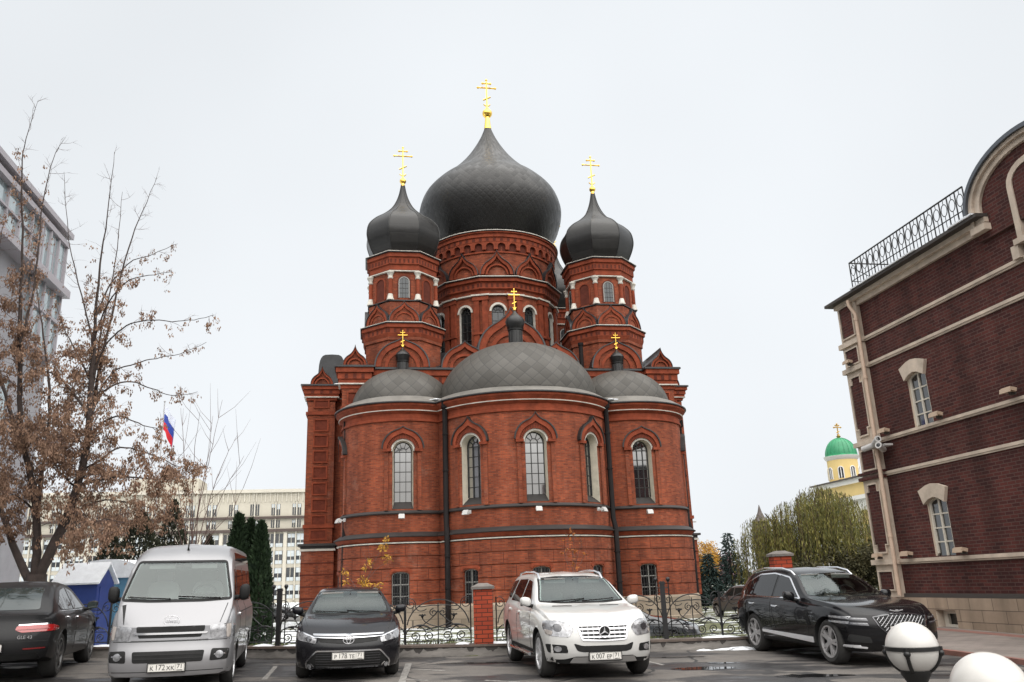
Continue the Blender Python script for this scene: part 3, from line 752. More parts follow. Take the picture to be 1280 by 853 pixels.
def apse(ca, cb, R, M_B, zoff, angs, ztop_window, hw, gang, name_lbl=None):
    z = zoff
    prof = [(R+0.13, 1.06)]
    for g in (1.62, 2.22, 2.82, 3.42):
        prof += [(R+0.13, g-0.03), (R+0.085, g-0.025), (R+0.085, g+0.025), (R+0.13, g+0.03)]
    prof += [(R+0.13, 4.0), (R+0.02, 4.02), (R, 4.65), (R, 10.3), (R, 11.2)]
    mb = MB(M_B); mb.lathe(prof, 120, (ca, cb))
    # vertical joints of the rusticated blocks
    a = mb.build('apse', CH)
    cut = MB(M_BRT)
    for an in angs:
        cut.warp = cyl_warp(ca, cb, R, radians(an)); cut.prism(arch(hw, 5.75, ztop_window), -0.56, 0.5)
    for an in gang:
        cut.warp = cyl_warp(ca, cb, R+0.13, radians(an)); cut.prism(arch(0.45, 0.96+0.12, 2.5, 8, 0.17), -0.26, 0.4)
    bool_cut(a, cut)
    a.data.polygons.foreach_set('use_smooth', [True]*len(a.data.polygons)); a.data.set_sharp_from_angle(angle=radians(20))
    for an in angs:
        wp = cyl_warp(ca, cb, R, radians(an))
        church_window(a, wp, None, hw, 5.75, ztop_window)
        window_hood(a, wp, None, hw, ztop_window, hw+0.46, ztop_window+(1.46 if R > 4 else 1.25))
    for an in gang:
        ground_window(a, cyl_warp(ca, cb, R+0.13, radians(an)))
    # vertical rustication joints
    vj = MB(M_BRK)
    rnd = random.Random(int(R*100))
    for row in range(5):
        z0, z1 = (1.09, 1.65, 2.25, 2.85, 3.45)[row], (1.59, 2.19, 2.79, 3.39, 3.98)[row]
        k = 26 if R > 4 else 18
        for i in range(k):
            an = -pi+2*pi*(i+0.5*(row % 2))/k
            if abs(an) > 1.75: continue
            if any(abs(an-radians(g))*R < 0.75 for g in gang) and row < 3: continue
            vj.warp = cyl_warp(ca, cb, R+0.13, an); vj.box(-0.014, 0.014, -0.004, 0.02, z0, z1)
    vj.build('block_joints', a)
    pl = MB(M_PLR); pl.lathe([(R+0.34, -0.6), (R+0.34, 0.0), (R+0.28, 0.05), (R+0.28, 0.95), (R+0.2, 1.06)], 96, (ca, cb)); pl.build('plinth', a, 25)
    mb = MB(M_LEDG)
    mb.lathe([(R+0.15, 4.34), (R+0.36, 4.36), (R+0.37, 4.39), (R+0.05, 4.60)], 120, (ca, cb), cap=False)
    mb.build('ledge', a, 25); mb = MB(M_LEDG)
    mb.lathe([(R-0.01, 5.5), (R+0.13, 5.52), (R+0.14, 5.56), (R+0.01, 5.68)], 120, (ca, cb), cap=False)
    mb.build('ledge', a, 25)
    mb = MB(M_WHT)
    mb.lathe([(R+0.02, 4.04), (R+0.19, 4.05), (R+0.20, 4.10), (R+0.02, 4.12)], 120, (ca, cb), cap=False)
    mb.build('string_course', a, 25); mb = MB(M_WHT)
    mb.lathe([(R+0.1, 10.82), (R+0.235, 10.825), (R+0.24, 10.865), (R+0.1, 10.88)], 120, (ca, cb), cap=False)
    mb.build('string_course', a, 25)
    mb = MB(M_BRT)
    mb.lathe([(R-0.02, 4.13), (R+0.12, 4.14), (R+0.16, 4.2), (R+0.26, 4.30), (R+0.30, 4.34), (R, 4.36)], 120, (ca, cb), cap=False)
    mb.build('cornice', a, 25); mb = MB(M_BRT)
    mb.lathe([(R-0.02, 10.28), (R+0.09, 10.30), (R+0.09, 10.40), (R+0.03, 10.43), (R+0.03, 10.68), (R+0.1, 10.72), (R+0.2, 10.80), (R+0.2, 10.92), (R+0.3, 11.02), (R+0.38, 11.1), (R+0.38, 11.2), (R-0.1, 11.22)], 120, (ca, cb), cap=False)
    mb.build('cornice', a, 25)
    mb = MB(M_MET); mb.lathe([(R+0.30, 11.2), (R+0.47, 11.22), (R+0.47, 11.27), (R+0.44, 11.29)], 120, (ca, cb), cap=False)
    mb.use(M_SKRT).lathe([(R+0.44, 11.29), (R-0.1, 11.62), (R-0.5, 11.78)], 120, (ca, cb), cap=False)
    mb.build('roof_skirt', a, 25)
    return a

A_MAIN = apse(0, 0, 4.93, M_BRM, 0, (-40, 0, 40), 8.72, 0.56, (-41, 0, 38))
A_L = apse(-6.4, 1.0, 3.3, M_BRL, 0, (-83, -2), 8.72, 0.54, (-83, -4))
A_R = apse(6.4, 1.0, 3.3, M_BRR, 0, (-0, 76), 8.66, 0.54, (-3, 76))

def onion(prof, ctr, n, name, mat, parent, phase=0.0, smooth=180):
    # resample profile with Catmull-Rom
    P = [Vector((r, z)) for r, z in prof]; out_ = []
    for i in range(len(P)-1):
        p0, p1, p2, p3 = P[max(i-1, 0)], P[i], P[i+1], P[min(i+2, len(P)-1)]
        for k in range(6):
            t = k/6
            q = 0.5*((2*p1)+(-p0+p2)*t+(2*p0-5*p1+4*p2-p3)*t*t+(-p0+3*p1-3*p2+p3)*t**3)
            out_.append((max(q.x, 0.005), q.y))
    out_.append((P[-1].x, P[-1].y))
    mb = MB(mat); mb.lathe(out_, n, ctr, cap=False, phase=phase)
    return mb.build(name, parent, smooth), out_

M_DA = scales('apse_shingles_main', (0.062, 0.056, 0.047), (0.036, 0.033, 0.028), (0, -0.4), 3.4, 0.60, (0.026, 0.024, 0.021), 0.6, 0.0, 0.035, 0.9)
M_DB = scales('apse_shingles_left', (0.062, 0.056, 0.047), (0.036, 0.033, 0.028), (-6.4, 1.0), 2.3, 0.60, (0.026, 0.024, 0.021), 0.6, 0.0, 0.035, 0.9)
M_DC = scales('apse_shingles_right', (0.062, 0.056, 0.047), (0.036, 0.033, 0.028), (6.4, 1.0), 2.3, 0.60, (0.026, 0.024, 0.021), 0.6, 0.0, 0.035, 0.9)
M_CUP = mk('black_cupola_metal', (0.022, 0.022, 0.022), 0.38, 0.4, var=0.3, vs=3)
def apse_dome(c, r, z0, h, mat, cup):
    prof = [(r, z0-0.05)]+[(r*cos(radians(a)), z0+h*sin(radians(a))) for a in range(0, 91, 5)]
    prof[-1] = (0.01, z0+h)
    mb = MB(mat); mb.lathe(prof, 96, c, cap=False)
    d = mb.build('apse_dome', CH, 60)
    zb, zn, zm, zt, zx, rn, rm, hw = cup
    mb = MB(M_CUP)
    mb.lathe([(rn*1.25, zb-0.15), (rn*1.22, zb+0.05), (rn, zb+0.12), (rn*0.97, zn-0.18), (rn*1.12, zn-0.14), (rn*1.12, zn-0.05), (rn*1.22, zn)], 24, c)
    P = [(rn*1.1, zn), (rm*0.88, zn+(zm-zn)*0.35), (rm, zm), (rm*0.82, zm+(zt-zm)*0.30), (rm*0.42, zm+(zt-zm)*0.56), (rm*0.16, zm+(zt-zm)*0.8), (rm*0.06, zt)]
    mb.lathe(P, 24, c, cap=False)
    for k in range(12):
        a = 2*pi*k/12
        mb.tube([(c[0]+rn*1.0*sin(a), c[1]-rn*1.0*cos(a), zb+0.1), (c[0]+rn*0.98*sin(a), c[1]-rn*0.98*cos(a), zn-0.18)], 0.022, 5)
    mb.build('cupola', d, 40)
    g = MB(M_GOLD); g.sphere((c[0], c[1], zt+0.02), rm*0.16, 12, 8); gold_cross(g, c, zt, zx, hw, 0.035 if rm > 0.5 else 0.028); g.build('cross', d, 40)
    return d
apse_dome((0, -0.4), 4.42, 11.70, 3.30, M_DA, (14.75, 16.05, 16.45, 17.18, 18.45, 0.40, 0.575, 0.30))
apse_dome((-6.4, 1.0), 2.83, 11.62, 2.22, M_DB, (13.6, 14.5, 14.76, 15.28, 16.26, 0.32, 0.43, 0.25))
apse_dome((6.4, 1.0), 2.83, 11.62, 2.22, M_DC, (13.6, 14.5, 14.76, 15.28, 16.26, 0.32, 0.43, 0.25))

# --- downpipes in the valleys between the apses and at the corners
def downpipe(x, y, zt, zb, out_y=-0.1, head=True):
    mb = MB(M_PIPE)
    mb.tube([(x, y, zt), (x, y, 5.05), (x+0.0, y-0.35, 4.5), (x, y-0.35, zb+0.3), (x, y-0.65, zb)], 0.14, 8)
    if head: mb.cbox((x, y, zt+0.1), 0.36, 0.36, 0.42)
    for z in (9.5, 7.6, 3.3, 1.8):
        mb.cbox((x, y if z > 4.7 else y-0.35, z), 0.29, 0.29, 0.06)
    mb.build('downpipe', CH, 40)
downpipe(-4.35, -2.72, 11.0, -0.4); downpipe(4.42, -2.62, 11.0, -0.4)
downpipe(-9.45, 0.05, 10.4, -0.4); downpipe(9.95, 1.05, 10.6, -0.4)
sn = MB(M_SNOW)
for x in (-4.75, 4.85):
    for dx, dy, r_ in ((0, 0, .22), (.3, .15, .26), (-.25, .1, .16), (.55, .3, .18)): sn.sphere((x+dx, -2.2+dy, 11.46), r_, 10, 6, 0.25)
sn.build('roof_snow', CH, 180)

# --- the main block with its corner pilasters and side wings
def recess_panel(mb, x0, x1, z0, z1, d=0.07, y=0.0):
    """a square with recess shade painted on its back, proud stepped frame"""
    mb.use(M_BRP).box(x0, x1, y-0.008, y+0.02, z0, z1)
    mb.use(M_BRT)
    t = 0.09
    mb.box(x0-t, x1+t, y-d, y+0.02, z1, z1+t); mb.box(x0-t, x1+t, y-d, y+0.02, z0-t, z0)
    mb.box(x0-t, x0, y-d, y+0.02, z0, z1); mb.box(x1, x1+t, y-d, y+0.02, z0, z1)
def cornice_box(x0, x1, y0, y1, zt, parent, ext=0.42, h=1.0, white=True, dent=True, sides=(1, 1)):
    """stepped brick cornice with dentils, white line and metal top round a rectangular block (front and both sides)"""
    mb = MB(M_BRT)
    for (a, b, e) in ((0, 0.22, 0.10), (0.22, 0.42, 0.20), (0.42, 0.72, 0.26), (0.72, 0.95, 0.36)):
        mb.box(x0-e*sides[0], x1+e*sides[1], y0-e, y1, zt-h+a*h, zt-h+b*h)
    if dent:
        mb.use(M_BRK)
        n = max(2, int((x1-x0)/0.42))
        for i in range(n):
            x = x0+(x1-x0)*(i+0.5)/n
            mb.box(x-0.09, x+0.09, y0-0.272, y0-0.2, zt-h+0.44*h, zt-h+0.66*h)
        if sides[0] or sides[1]:
            m = max(2, int((y1-y0)/0.42))
            for i in range(m):
                y = y0+(y1-y0)*(i+0.5)/m
                if sides[0]: mb.box(x0-0.272, x0-0.2, y-0.09, y+0.09, zt-h+0.44*h, zt-h+0.66*h)
                if sides[1]: mb.box(x1+0.2, x1+0.272, y-0.09, y+0.09, zt-h+0.44*h, zt-h+0.66*h)
    mb.build('cornice', parent)
    mb = MB(M_MET); mb.box(x0-(ext+.04)*sides[0], x1+(ext+.04)*sides[1], y0-ext-0.04, y1, zt-0.05*h, zt+0.02)
    mb.use(M_LEDG).box(x0-(ext+.02)*sides[0], x1+(ext+.02)*sides[1], y0-ext-0.02, y1, zt+0.02, zt+0.05)
    mb.build('cornice_flashing', parent)
    if white:
        mb = MB(M_WHT); mb.box(x0-0.23*sides[0], x1+0.23*sides[1], y0-0.23, y1, zt-h+0.18*h, zt-h+0.235*h); mb.build('string_course', parent)

def kokoshnik(parent, cx, y, z0, Wd, zt, depth, T=None, roof=True, rings=2, thick=0.35, lobe=58, vault=0.0):
    """ogee gable: brick face, raised rings, dark metal barrel roof behind"""
    mb = MB(M_BRT); mb.T = T
    def sh(P): return [(cx+x, z) for x, z in P]
    O_ = sh(ogee(Wd, z0, zt, 24, lobe)); n = len(O_)
    base_T = mb.T
    mb.T = (base_T if base_T is not None else Matrix.Identity(4)) @ Matrix.Translation((0, y, 0))
    mb.use(M_BR).prism(O_, -thick, 0.0)
    I1 = sh([(x*0.80, z0+(z-z0)*0.80) for x, z in ogee(Wd, z0, zt, 24, lobe)])
    mb.use(M_BRT).band(O_, I1, -0.01, 0.16)
    r2 = Wd*0.66
    for k in range(rings-1):
        ro = r2-k*0.24*Wd
        mb.band([(cx-ro*cos(pi*i/16), z0+ro*sin(pi*i/16)) for i in range(17)], [(cx-(ro-0.12*Wd)*cos(pi*i/16), z0+(ro-0.12*Wd)*sin(pi*i/16)) for i in range(17)], -0.01, 0.10)
    g = mb.build('gable', parent)
    if roof:
        rb = MB(M_MET); rb.T = mb.T
        A = [(cx+(x-cx)*1.05, z0+(z-z0)*1.025+0.01) for x, z in O_]; B = [(cx+(x-cx)*1.0, z0+(z-z0)*1.0) for x, z in O_]
        rb.band(A, B, -depth, 0.22)
        rb.build('gable_roof', parent)
    return g

body = MB(M_BR)
body.box(-9.5, 9.5, 1.7, 15.0, 0.9, 13.2)
body_o = body.build('nave_wall', CH)
pl = MB(M_PLN); pl.box(-9.75, 9.75, 1.5, 15.2, -0.6, 0.9); pl.build('plinth', body_o)
cornice_box(-9.5, 9.5, 1.55, 15.0, 14.05, body_o, h=1.5)
rf = MB(M_MET)
rf.add([(-9.4, 1.7, 14.09), (9.4, 1.7, 14.09), (9.4, 15, 14.09), (-9.4, 15, 14.09), (-4.6, 4.4, 15.9), (4.6, 4.4, 15.9), (4.6, 12, 15.9), (-4.6, 12, 15.9)],
    [(0, 1, 5, 4), (1, 2, 6, 5), (2, 3, 7, 6), (3, 0, 4, 7), (4, 5, 6, 7)])
rf.build('roof', CH)
for s in (-1, 1):
    # corner pilaster at the front
    x0, x1 = sorted((s*8.4, s*9.78))
    p = MB(M_BR); p.box(x0, x1, 1.0, 2.2, 1.1, 13.0)
    po = p.build('corner_pilaster', CH)
    q = MB(M_BRT); q.T = Matrix.Translation((0, 1.0, 0))
    for zz in (12.3, 11.05):
        recess_panel(q, x0+0.35, x1-0.35, zz-0.35, zz+0.25)
    q.box(x0-0.06, x1+0.06, -0.1, 0.1, 11.6, 11.78); q.box(x0-0.08, x1+0.08, -0.12, 0.1, 5.4, 5.6)
    q.build('recessed_panels', po)
    cornice_box(x0, x1, 1.05, 2.2, 14.05, po, h=1.25, ext=0.4, dent=True)
    kokoshnik(po, (x0+x1)/2, 0.95, 14.12, 0.66, 15.3, 2.4, rings=2)
    # side wing
    w0, w1 = sorted((s*9.0, s*11.75))
    wg = MB(M_BR); wg.box(w0, w1, 5.9, 11.2, 0.9, 13.2); wo = wg.build('side_wing', CH)
    pl = MB(M_PLN); pl.box(w0-0.25, w1+0.25, 5.4, 11.4, -0.6, 0.9); pl.build('plinth', wo)
    a0, a1 = sorted((s*10.32, s*11.95))
    for (ya, yb, fr) in ((5.4, 6.6, 1), (10.6, 11.8, 0)):
        pp = MB(M_BR); pp.box(a0, a1, ya, yb, 4.5, 13.0)
        pp.box(a0-0.12, a1+0.12, ya-0.12, yb, 0.9, 4.2)
        for g in (1.5, 2.15, 2.8, 3.45): pass
        ppo = pp.build('corner_pilaster', CH)
        q = MB(M_BRT); q.T = Matrix.Translation((0, ya, 0))
        if fr:
            c = (a0+a1)/2
            recess_panel(q, c-0.38, c+0.38, 12.68, 13.05, 0.06)
            zz = 11.85
            while zz > 6.0:
                recess_panel(q, c-0.36, c+0.36, zz-0.6, zz, 0.06); zz -= 0.955
            recess_panel(q, c-0.42, c+0.42, 4.85, 5.3, 0.04)
            for g in (1.5, 2.15, 2.8, 3.45):
                q.use(M_BRK).box(a0-0.125, a1+0.125, -0.128, 0.0, g-0.035, g+0.035)
            q.use(M_BRT)
        q.box(a0-0.1, a1+0.1, -0.1, yb-ya, 12.18, 12.36)
        if fr: q.box(a0-0.08, a1+0.08, -0.08, yb-ya, 5.45, 5.65)
        if fr: q.build('recessed_panels', ppo)
        else: q.build('string_course', ppo)
        sw = MB(M_WHT); sw.box(a0-0.2, a1+0.2, ya-0.2, yb, 4.14, 4.26); sw.build('string_course', ppo)
        lg = MB(M_LEDG); lg.box(a0-0.16, a1+0.16, ya-0.16, yb, 4.26, 4.42); lg.box(a0-0.32, a1+0.32, ya-0.32, yb, 4.42, 4.55); lg.build('ledge', ppo)
        cornice_box(a0, a1, ya+0.05, yb, 13.98, ppo, h=0.9, ext=0.4, dent=True)
        kokoshnik(ppo, (a0+a1)/2, ya-0.05, 14.05, 0.66, 15.2, yb-ya, rings=2)
    cornice_box(w0, w1, 5.95, 11.2, 13.98, wo, h=0.9, sides=(s < 0, s > 0))
    # barrel roofs of the wing
    br = MB(M_MET)
    y0 = 6.3
    for (xc, yy, rr, zz) in ((s*10.62, 6.1, 0.82, 14.0), (s*10.1, 8.6, 1.3, 14.1)):
        P = [(xc+rr*math.copysign(abs(cos(pi*i/14))**0.45, cos(pi*i/14)), zz+(2.2 if rr < 1 else 1.75)*sin(pi*i/14)**0.45) for i in range(15)]
        br.T = Matrix.Translation((0, yy, 0)); br.prism(P, -2.2, 0)
    br.build('barrel_roof', wo, 40)
for s in (-1, 1):   # snow caught on the wing roofs
    sn = MB(M_SNOW); sn.sphere((s*10.75, 6.5, 15.1), 0.30, 10, 6, 1.0); sn.sphere((s*10.2, 5.5, 14.08), 0.3, 10, 6, 0.3); sn.build('roof_snow', CH, 180)

# gables of the front, between and below the towers
for s in (-1, 1):
    kokoshnik(body_o, s*6.42, 1.25, 14.12, 1.52, 15.85, 1.2, rings=2, lobe=66)
    kokoshnik(body_o, s*2.75, 1.45, 14.12, 1.35, 15.75, 2.6, rings=2, lobe=66)
kokoshnik(body_o, 0.1, 1.6, 15.15, 2.0, 17.95, 2.8, rings=3, lobe=60)
cb = MB(M_BR); cb.box(-1.9, 2.1, 1.65, 4.4, 14.1, 15.2); cb.build('gable_base', body_o)
vp = MB(M_PIPE); vp.tube([(4.3, 1.4, 13.2), (4.3, 1.4, 15.6)], 0.13, 10); vp.tube([(4.3, 1.4, 15.6), (4.3, 1.4, 15.75)], 0.17, 10); vp.build('vent_pipe', CH, 40)

# --- corner towers
def octa(mb, c, prof, n=8):
    k = 1/cos(pi/8)
    mb.lathe([(a*k, z) for a, z in prof], n, c, phase=pi/8)
T_ON = [(1.75, 21.30), (2.12, 21.95), (2.36, 22.6), (2.40, 23.1), (2.26, 23.65), (1.82, 24.15), (1.22, 24.58), (0.76, 25.02), (0.46, 25.52), (0.25, 26.1), (0.11, 26.8)]
def tower(c, detail=True):
    mb = MB(M_BR)
    octa(mb, c, [(2.2, 13.4), (2.2, 15.7), (2.28, 15.75), (2.28, 16.0), (2.2, 16.0)])
    octa(mb, c, [(2.05, 16.6), (2.05, 18.15), (1.93, 18.25), (1.93, 20.2)])
    t = mb.build('corner_tower', CH)
    mb = MB(M_BRT)
    octa(mb, c, [(2.2, 15.9), (2.28, 15.92), (2.36, 16.15), (2.36, 16.42), (2.46, 16.48), (2.46, 16.70), (2.0, 16.72)])
    lowc = MB(M_BRT); lowc.v = mb.v; lowc.f = mb.f; lowc.fm = mb.fm; lowc.mats = [M_BRT, M_BRK]; mb = MB(M_BRT)
    octa(mb, c, [(1.93, 20.1), (2.02, 20.2), (2.02, 20.5), (2.1, 20.55), (2.1, 20.95), (2.2, 21.0), (2.2, 21.24), (1.8, 21.26)])
    mb.use(M_BRK); lowc.use(M_BRK)
    for i in range(8):
        an = i*pi/4
        lowc.T = face_T(c[0], c[1], 2.36, an)
        for k in range(6): lowc.box(-0.9+k*0.36-0.07, -0.9+k*0.36+0.07, -0.008, 0.02, 16.18, 16.40)
        mb.T = face_T(c[0], c[1], 2.1, an)
        for k in range(7): mb.box(-0.78+k*0.26-0.055, -0.78+k*0.26+0.055, -0.008, 0.02, 20.62, 20.86)
    mb.T = None
    mb.build('cornice', t); lowc.build('cornice', t)
    mb = MB(M_MET); octa(mb, c, [(2.40, 16.70), (2.54, 16.715), (2.54, 16.76), (2.05, 16.98)]); mb.build('cornice_flashing', t); mb = MB(M_MET); octa(mb, c, [(2.2, 21.24), (2.30, 21.255), (2.30, 21.30), (1.7, 21.42)])
    mb.build('cornice_flashing', t); mb = MB(M_MET)
    octa(mb, c, [(1.93, 18.2), (2.12, 18.21), (2.12, 18.25), (1.95, 18.33)])
    mb.build('cornice_flashing', t)
    mb = MB(M_WHT); octa(mb, c, [(1.9, 20.08), (2.07, 20.09), (2.07, 20.15), (1.9, 20.16)])
    mb.build('string_course', t); mb = MB(M_WHT)
    octa(mb, c, [(2.5, 16.755), (2.545, 16.757), (2.545, 16.785), (2.4, 16.84)]); mb.build('string_course', t); mb = MB(M_WHT); octa(mb, c, [(2.25, 21.295), (2.305, 21.297), (2.305, 21.325), (2.2, 21.34)])
    mb.build('string_course', t)
    R8 = 1.96/cos(pi/8)
    for i in range(8):
        an = i*pi/4+pi/8; X, Y = c[0]+R8*sin(an), c[1]-R8*cos(an)
        cl = MB(M_BRT); cl.lathe([(0.125, 18.25), (0.125, 20.1)], 10, (X, Y))
        cl.use(M_WHT).lathe([(0.22, 18.28), (0.22, 18.36), (0.19, 18.40), (0.15, 18.62), (0.13, 18.66)], 10, (X, Y))
        cl.lathe([(0.13, 19.62), (0.16, 19.66), (0.16, 19.72), (0.135, 19.74), (0.135, 19.82), (0.21, 19.98), (0.23, 20.0), (0.23, 20.08)], 10, (X, Y))
        cl.build('column', t, 40)
    for i in range(8):
        an = i*pi/4; Tm = face_T(c[0], c[1], 1.93, an)
        if i % 2 == 0:
            w = MB(M_FRM); w.T = Tm
            P = arch(0.33, 18.42, 19.46, 12); Pi = arch(0.27, 18.46, 19.46, 12)
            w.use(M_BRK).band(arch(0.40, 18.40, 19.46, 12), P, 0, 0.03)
            w.use(M_CGT).panel(Pi, 0.012); w.use(M_FRL).band(P, Pi, 0, 0.045)
            w.use(M_FRM)
            for x in (-0.09, 0.09): w.box(x-0.011, x+0.011, -0.03, 0, 18.46, 19.68)
            for z in (18.75, 19.05, 19.35): w.box(-0.27, 0.27, -0.03, 0, z-0.011, z+0.011)
            w.build('window', t)
        else:
            w = MB(M_BRT); w.T = Tm
            w.band(arch(0.42, 18.40, 19.42, 12), arch(0.33, 18.40, 19.42, 12), 0, 0.05)
            w.use(M_BRK).panel(arch(0.33, 18.40, 19.42, 12), 0.006)
            w.build('blind_arch', t)
        Tk = face_T(c[0], c[1], 2.16, an)
        kk = MB(M_BR); kk.T = Tk
        O_ = ogee(0.86, 16.92, 18.12, 20, 56)
        kk.prism(O_, -0.12, 0.0)
        kk.use(M_BRT).band(O_, [(x*0.78, 16.92+(z-16.92)*0.78) for x, z in O_], -0.01, 0.09)
        kk.band(arc(0.56, 16.92, 12), arc(0.48, 16.92, 12), -0.01, 0.05)
        kk.build('gable', t)
        kr = MB(M_MET); kr.T = Tk
        kr.band([(x*1.06, 16.92+(z-16.92)*1.03) for x, z in O_], O_, -0.35, 0.14); kr.build('gable_roof', t)
    on, prof = onion([(r, z) for r, z in T_ON], c, 8, 'onion_dome', sheet_metal('tower_onion_metal', (0.016, 0.0155, 0.015), 0.38, c), CH, phase=pi/8, smooth=0)
    # smooth along the profile, sharp along the ridges
    rb = MB(M_CUP)
    for i in range(8):
        an = i*pi/4+pi/8
        rb.tube([(c[0]+r*1.004*sin(an), c[1]-r*1.004*cos(an), z) for r, z in prof], 0.028, 5)
    rb.build('ridge_seams', on, 60)
    gm = MB(M_GOLD); gm.lathe([(0.13, 26.72), (0.10, 26.95)], 12, c); gm.sphere((c[0], c[1], 27.08), 0.21, 16, 10); gm.lathe([(0.12, 27.24), (0.05, 27.4)], 12, c)
    gm.build('gilded_orb', on, 40)
    g = MB(M_GOLD); gold_cross(g, c, 27.3, 29.5, 0.56, 0.042); g.build('cross', on, 40)
    return t
for c in ((-6.3, 3.4), (6.3, 3.4), (-5.8, 13.4), (5.8, 13.4)): tower(c)

# --- central drum
DC = (0, 7.7); DR = 4.15; NW = 12; OFF = -4.5
mb = MB(M_BRD); mb.lathe([(DR, 15.0), (DR, 20.2), (DR+0.02, 20.2), (DR+0.02, 23.4)], 96, DC); drum = mb.build('central_drum', CH)
cut = MB(M_BRT)
for i in range(NW):
    cut.warp = cyl_warp(*DC, DR, radians(OFF+30*i)); cut.prism(arch(0.42, 16.1, 18.45), -0.35, 0.4)
bool_cut(drum, cut)
drum.data.polygons.foreach_set('use_smooth', [True]*len(drum.data.polygons)); drum.data.set_sharp_from_angle(angle=radians(20))
for i in range(NW):
    wp = cyl_warp(*DC, DR, radians(OFF+30*i))
    church_window(drum, wp, None, 0.42, 16.1, 18.45, 0.3, 1, 4, glass=M_CGT if i in (0, 1) else M_CGD, sill=0.05, aw=0.13, reveal=M_WHT, barw=0.028)
    pm = MB(M_BRT); pm.warp = cyl_warp(*DC, DR, radians(OFF+30*i+15))
    for x in (-0.27, 0.27): pm.box(x-0.17, x+0.17, -0.16, 0.05, 15.4, 19.3)
    pm.box(-0.50, 0.50, -0.22, 0.05, 19.15, 19.42)
    pm.box(-0.50, 0.50, -0.24, 0.05, 16.9, 17.05)
    pm.build('pilaster', drum)
    wm = MB(M_WHT); wm.warp = pm.warp; wm.box(-0.56, 0.56, -0.30, 0.05, 19.44, 19.54); wm.build('white_cap', drum)
    kk = MB(M_BRD); kk.warp = cyl_warp(*DC, DR+0.12, radians(OFF+30*i))
    O_ = ogee(1.02, 20.85, 22.42, 24, 58)
    kk.use(M_BRT).band(O_, [(x*0.80, 20.85+(z-20.85)*0.80) for x, z in O_], -0.14, 0.12)
    kk.band(arc(0.72, 20.85, 16), arc(0.62, 20.85, 16), -0.14, 0.04)
    kk.build('gable', drum)
    kr = MB(M_MET); kr.warp = kk.warp; kr.band([(x*1.04, 20.85+(z-20.85)*1.03) for x, z in O_], O_, -0.14, 0.2); kr.build('gable_roof', drum)
mb = MB(M_WHT); mb.lathe([(DR-0.02, 19.46), (DR+0.16, 19.47), (DR+0.16, 19.55), (DR, 19.57)], 72, DC, cap=False)
k12 = 12; ph = radians(OFF+15)
mb.build('string_course', drum, 25); mb = MB(M_WHT)
mb.lathe([(DR+0.44, 20.615), (DR+0.575, 20.62), (DR+0.575, 20.665), (DR+0.4, 20.70)], k12, DC, cap=False, phase=ph)
mb.build('string_course', drum, 25); mb = MB(M_WHT)
mb.lathe([(DR+0.40, 23.78), (DR+0.455, 23.785), (DR+0.455, 23.83), (DR+0.3, 23.86)], 96, DC, cap=False)
mb.build('string_course', drum, 25)
mb = MB(M_BRT)
mb.lathe([(DR, 19.57), (DR+0.12, 19.58), (DR+0.12, 19.85), (DR+0.30, 19.9), (DR+0.30, 20.3), (DR+0.46, 20.35), (DR+0.46, 20.57), (DR, 20.6)], k12, DC, cap=False, phase=ph)
lowd = mb; mb = MB(M_BRT)
mb.lathe([(DR, 22.35), (DR+0.1, 22.36), (DR+0.1, 22.46), (DR+0.02, 22.48)], 96, DC, cap=False)
mb.lathe([(DR+0.02, 23.08), (DR+0.2, 23.1), (DR+0.2, 23.36), (DR+0.28, 23.4), (DR+0.28, 23.62), (DR+0.38, 23.66), (DR+0.38, 23.76), (DR-0.2, 23.78)], 96, DC, cap=False)
NA = 36
for i in range(NA):
    mb.warp = cyl_warp(*DC, DR+0.02, 2*pi*i/NA)
    w = pi*(DR)/NA
    O_ = arc(w*1.0, 22.78, 10); I_ = arc(w*0.66, 22.78, 10)
    top = [(-w, 22.78)]+[(-w+2*w*k/8, 23.1) for k in range(9)]+[(w, 22.78)]
    mb.band(top, I_, 0, 0.16)
    mb.box(-w, -w*0.66, -0.16, 0, 22.56, 22.78); mb.box(w*0.66, w, -0.16, 0, 22.56, 22.78)
mb.warp = None
mb.use(M_BRK)
for i in range(NA):
    mb.warp = cyl_warp(*DC, DR+0.02, 2*pi*i/NA); w = pi*DR/NA*0.66
    mb.panel(arch(w, 22.5, 22.78, 10), 0.006)
for i in range(60):
    mb.warp = cyl_warp(*DC, DR+0.20, 2*pi*i/60); mb.box(-0.09, 0.09, -0.008, 0.02, 23.14, 23.34)
mb.warp = None
mb.build('cornice', drum); mb = lowd; mb.use(M_BRK)
for i in range(12):
    mb.T = face_T(*DC, (DR+0.30)*cos(pi/12), radians(OFF+30*i))
    for k in range(7): mb.box(-1.05+k*0.35-0.08, -1.05+k*0.35+0.08, -0.008, 0.02, 19.98, 20.24)
mb.T = None
mb.build('cornice', drum)
mb = MB(M_MET); mb.lathe([(DR+0.40, 20.57), (DR+0.57, 20.58), (DR+0.57, 20.62), (DR+0.05, 20.9)], k12, DC, cap=False, phase=ph)
mb.build('cornice_flashing', drum, 25); mb = MB(M_MET)
mb.lathe([(DR+0.34, 23.76), (DR+0.45, 23.765), (DR+0.45, 23.79), (DR-0.3, 24.0)], 96, DC, cap=False)
mb.build('cornice_flashing', drum, 25); mb = MB(M_MET)
mb.lathe([(DR+0.05, 15.3), (DR+0.6, 15.32), (DR+0.02, 15.95)], 72, DC, cap=False)
mb.build('cornice_flashing', drum, 25)
M_ONC = scales('central_onion_shingles', (0.019, 0.018, 0.017), (0.009, 0.009, 0.009), DC, 4.4, 0.42, (0.014, 0.014, 0.014), 0.40, 0.3, 0.04, 0.9)
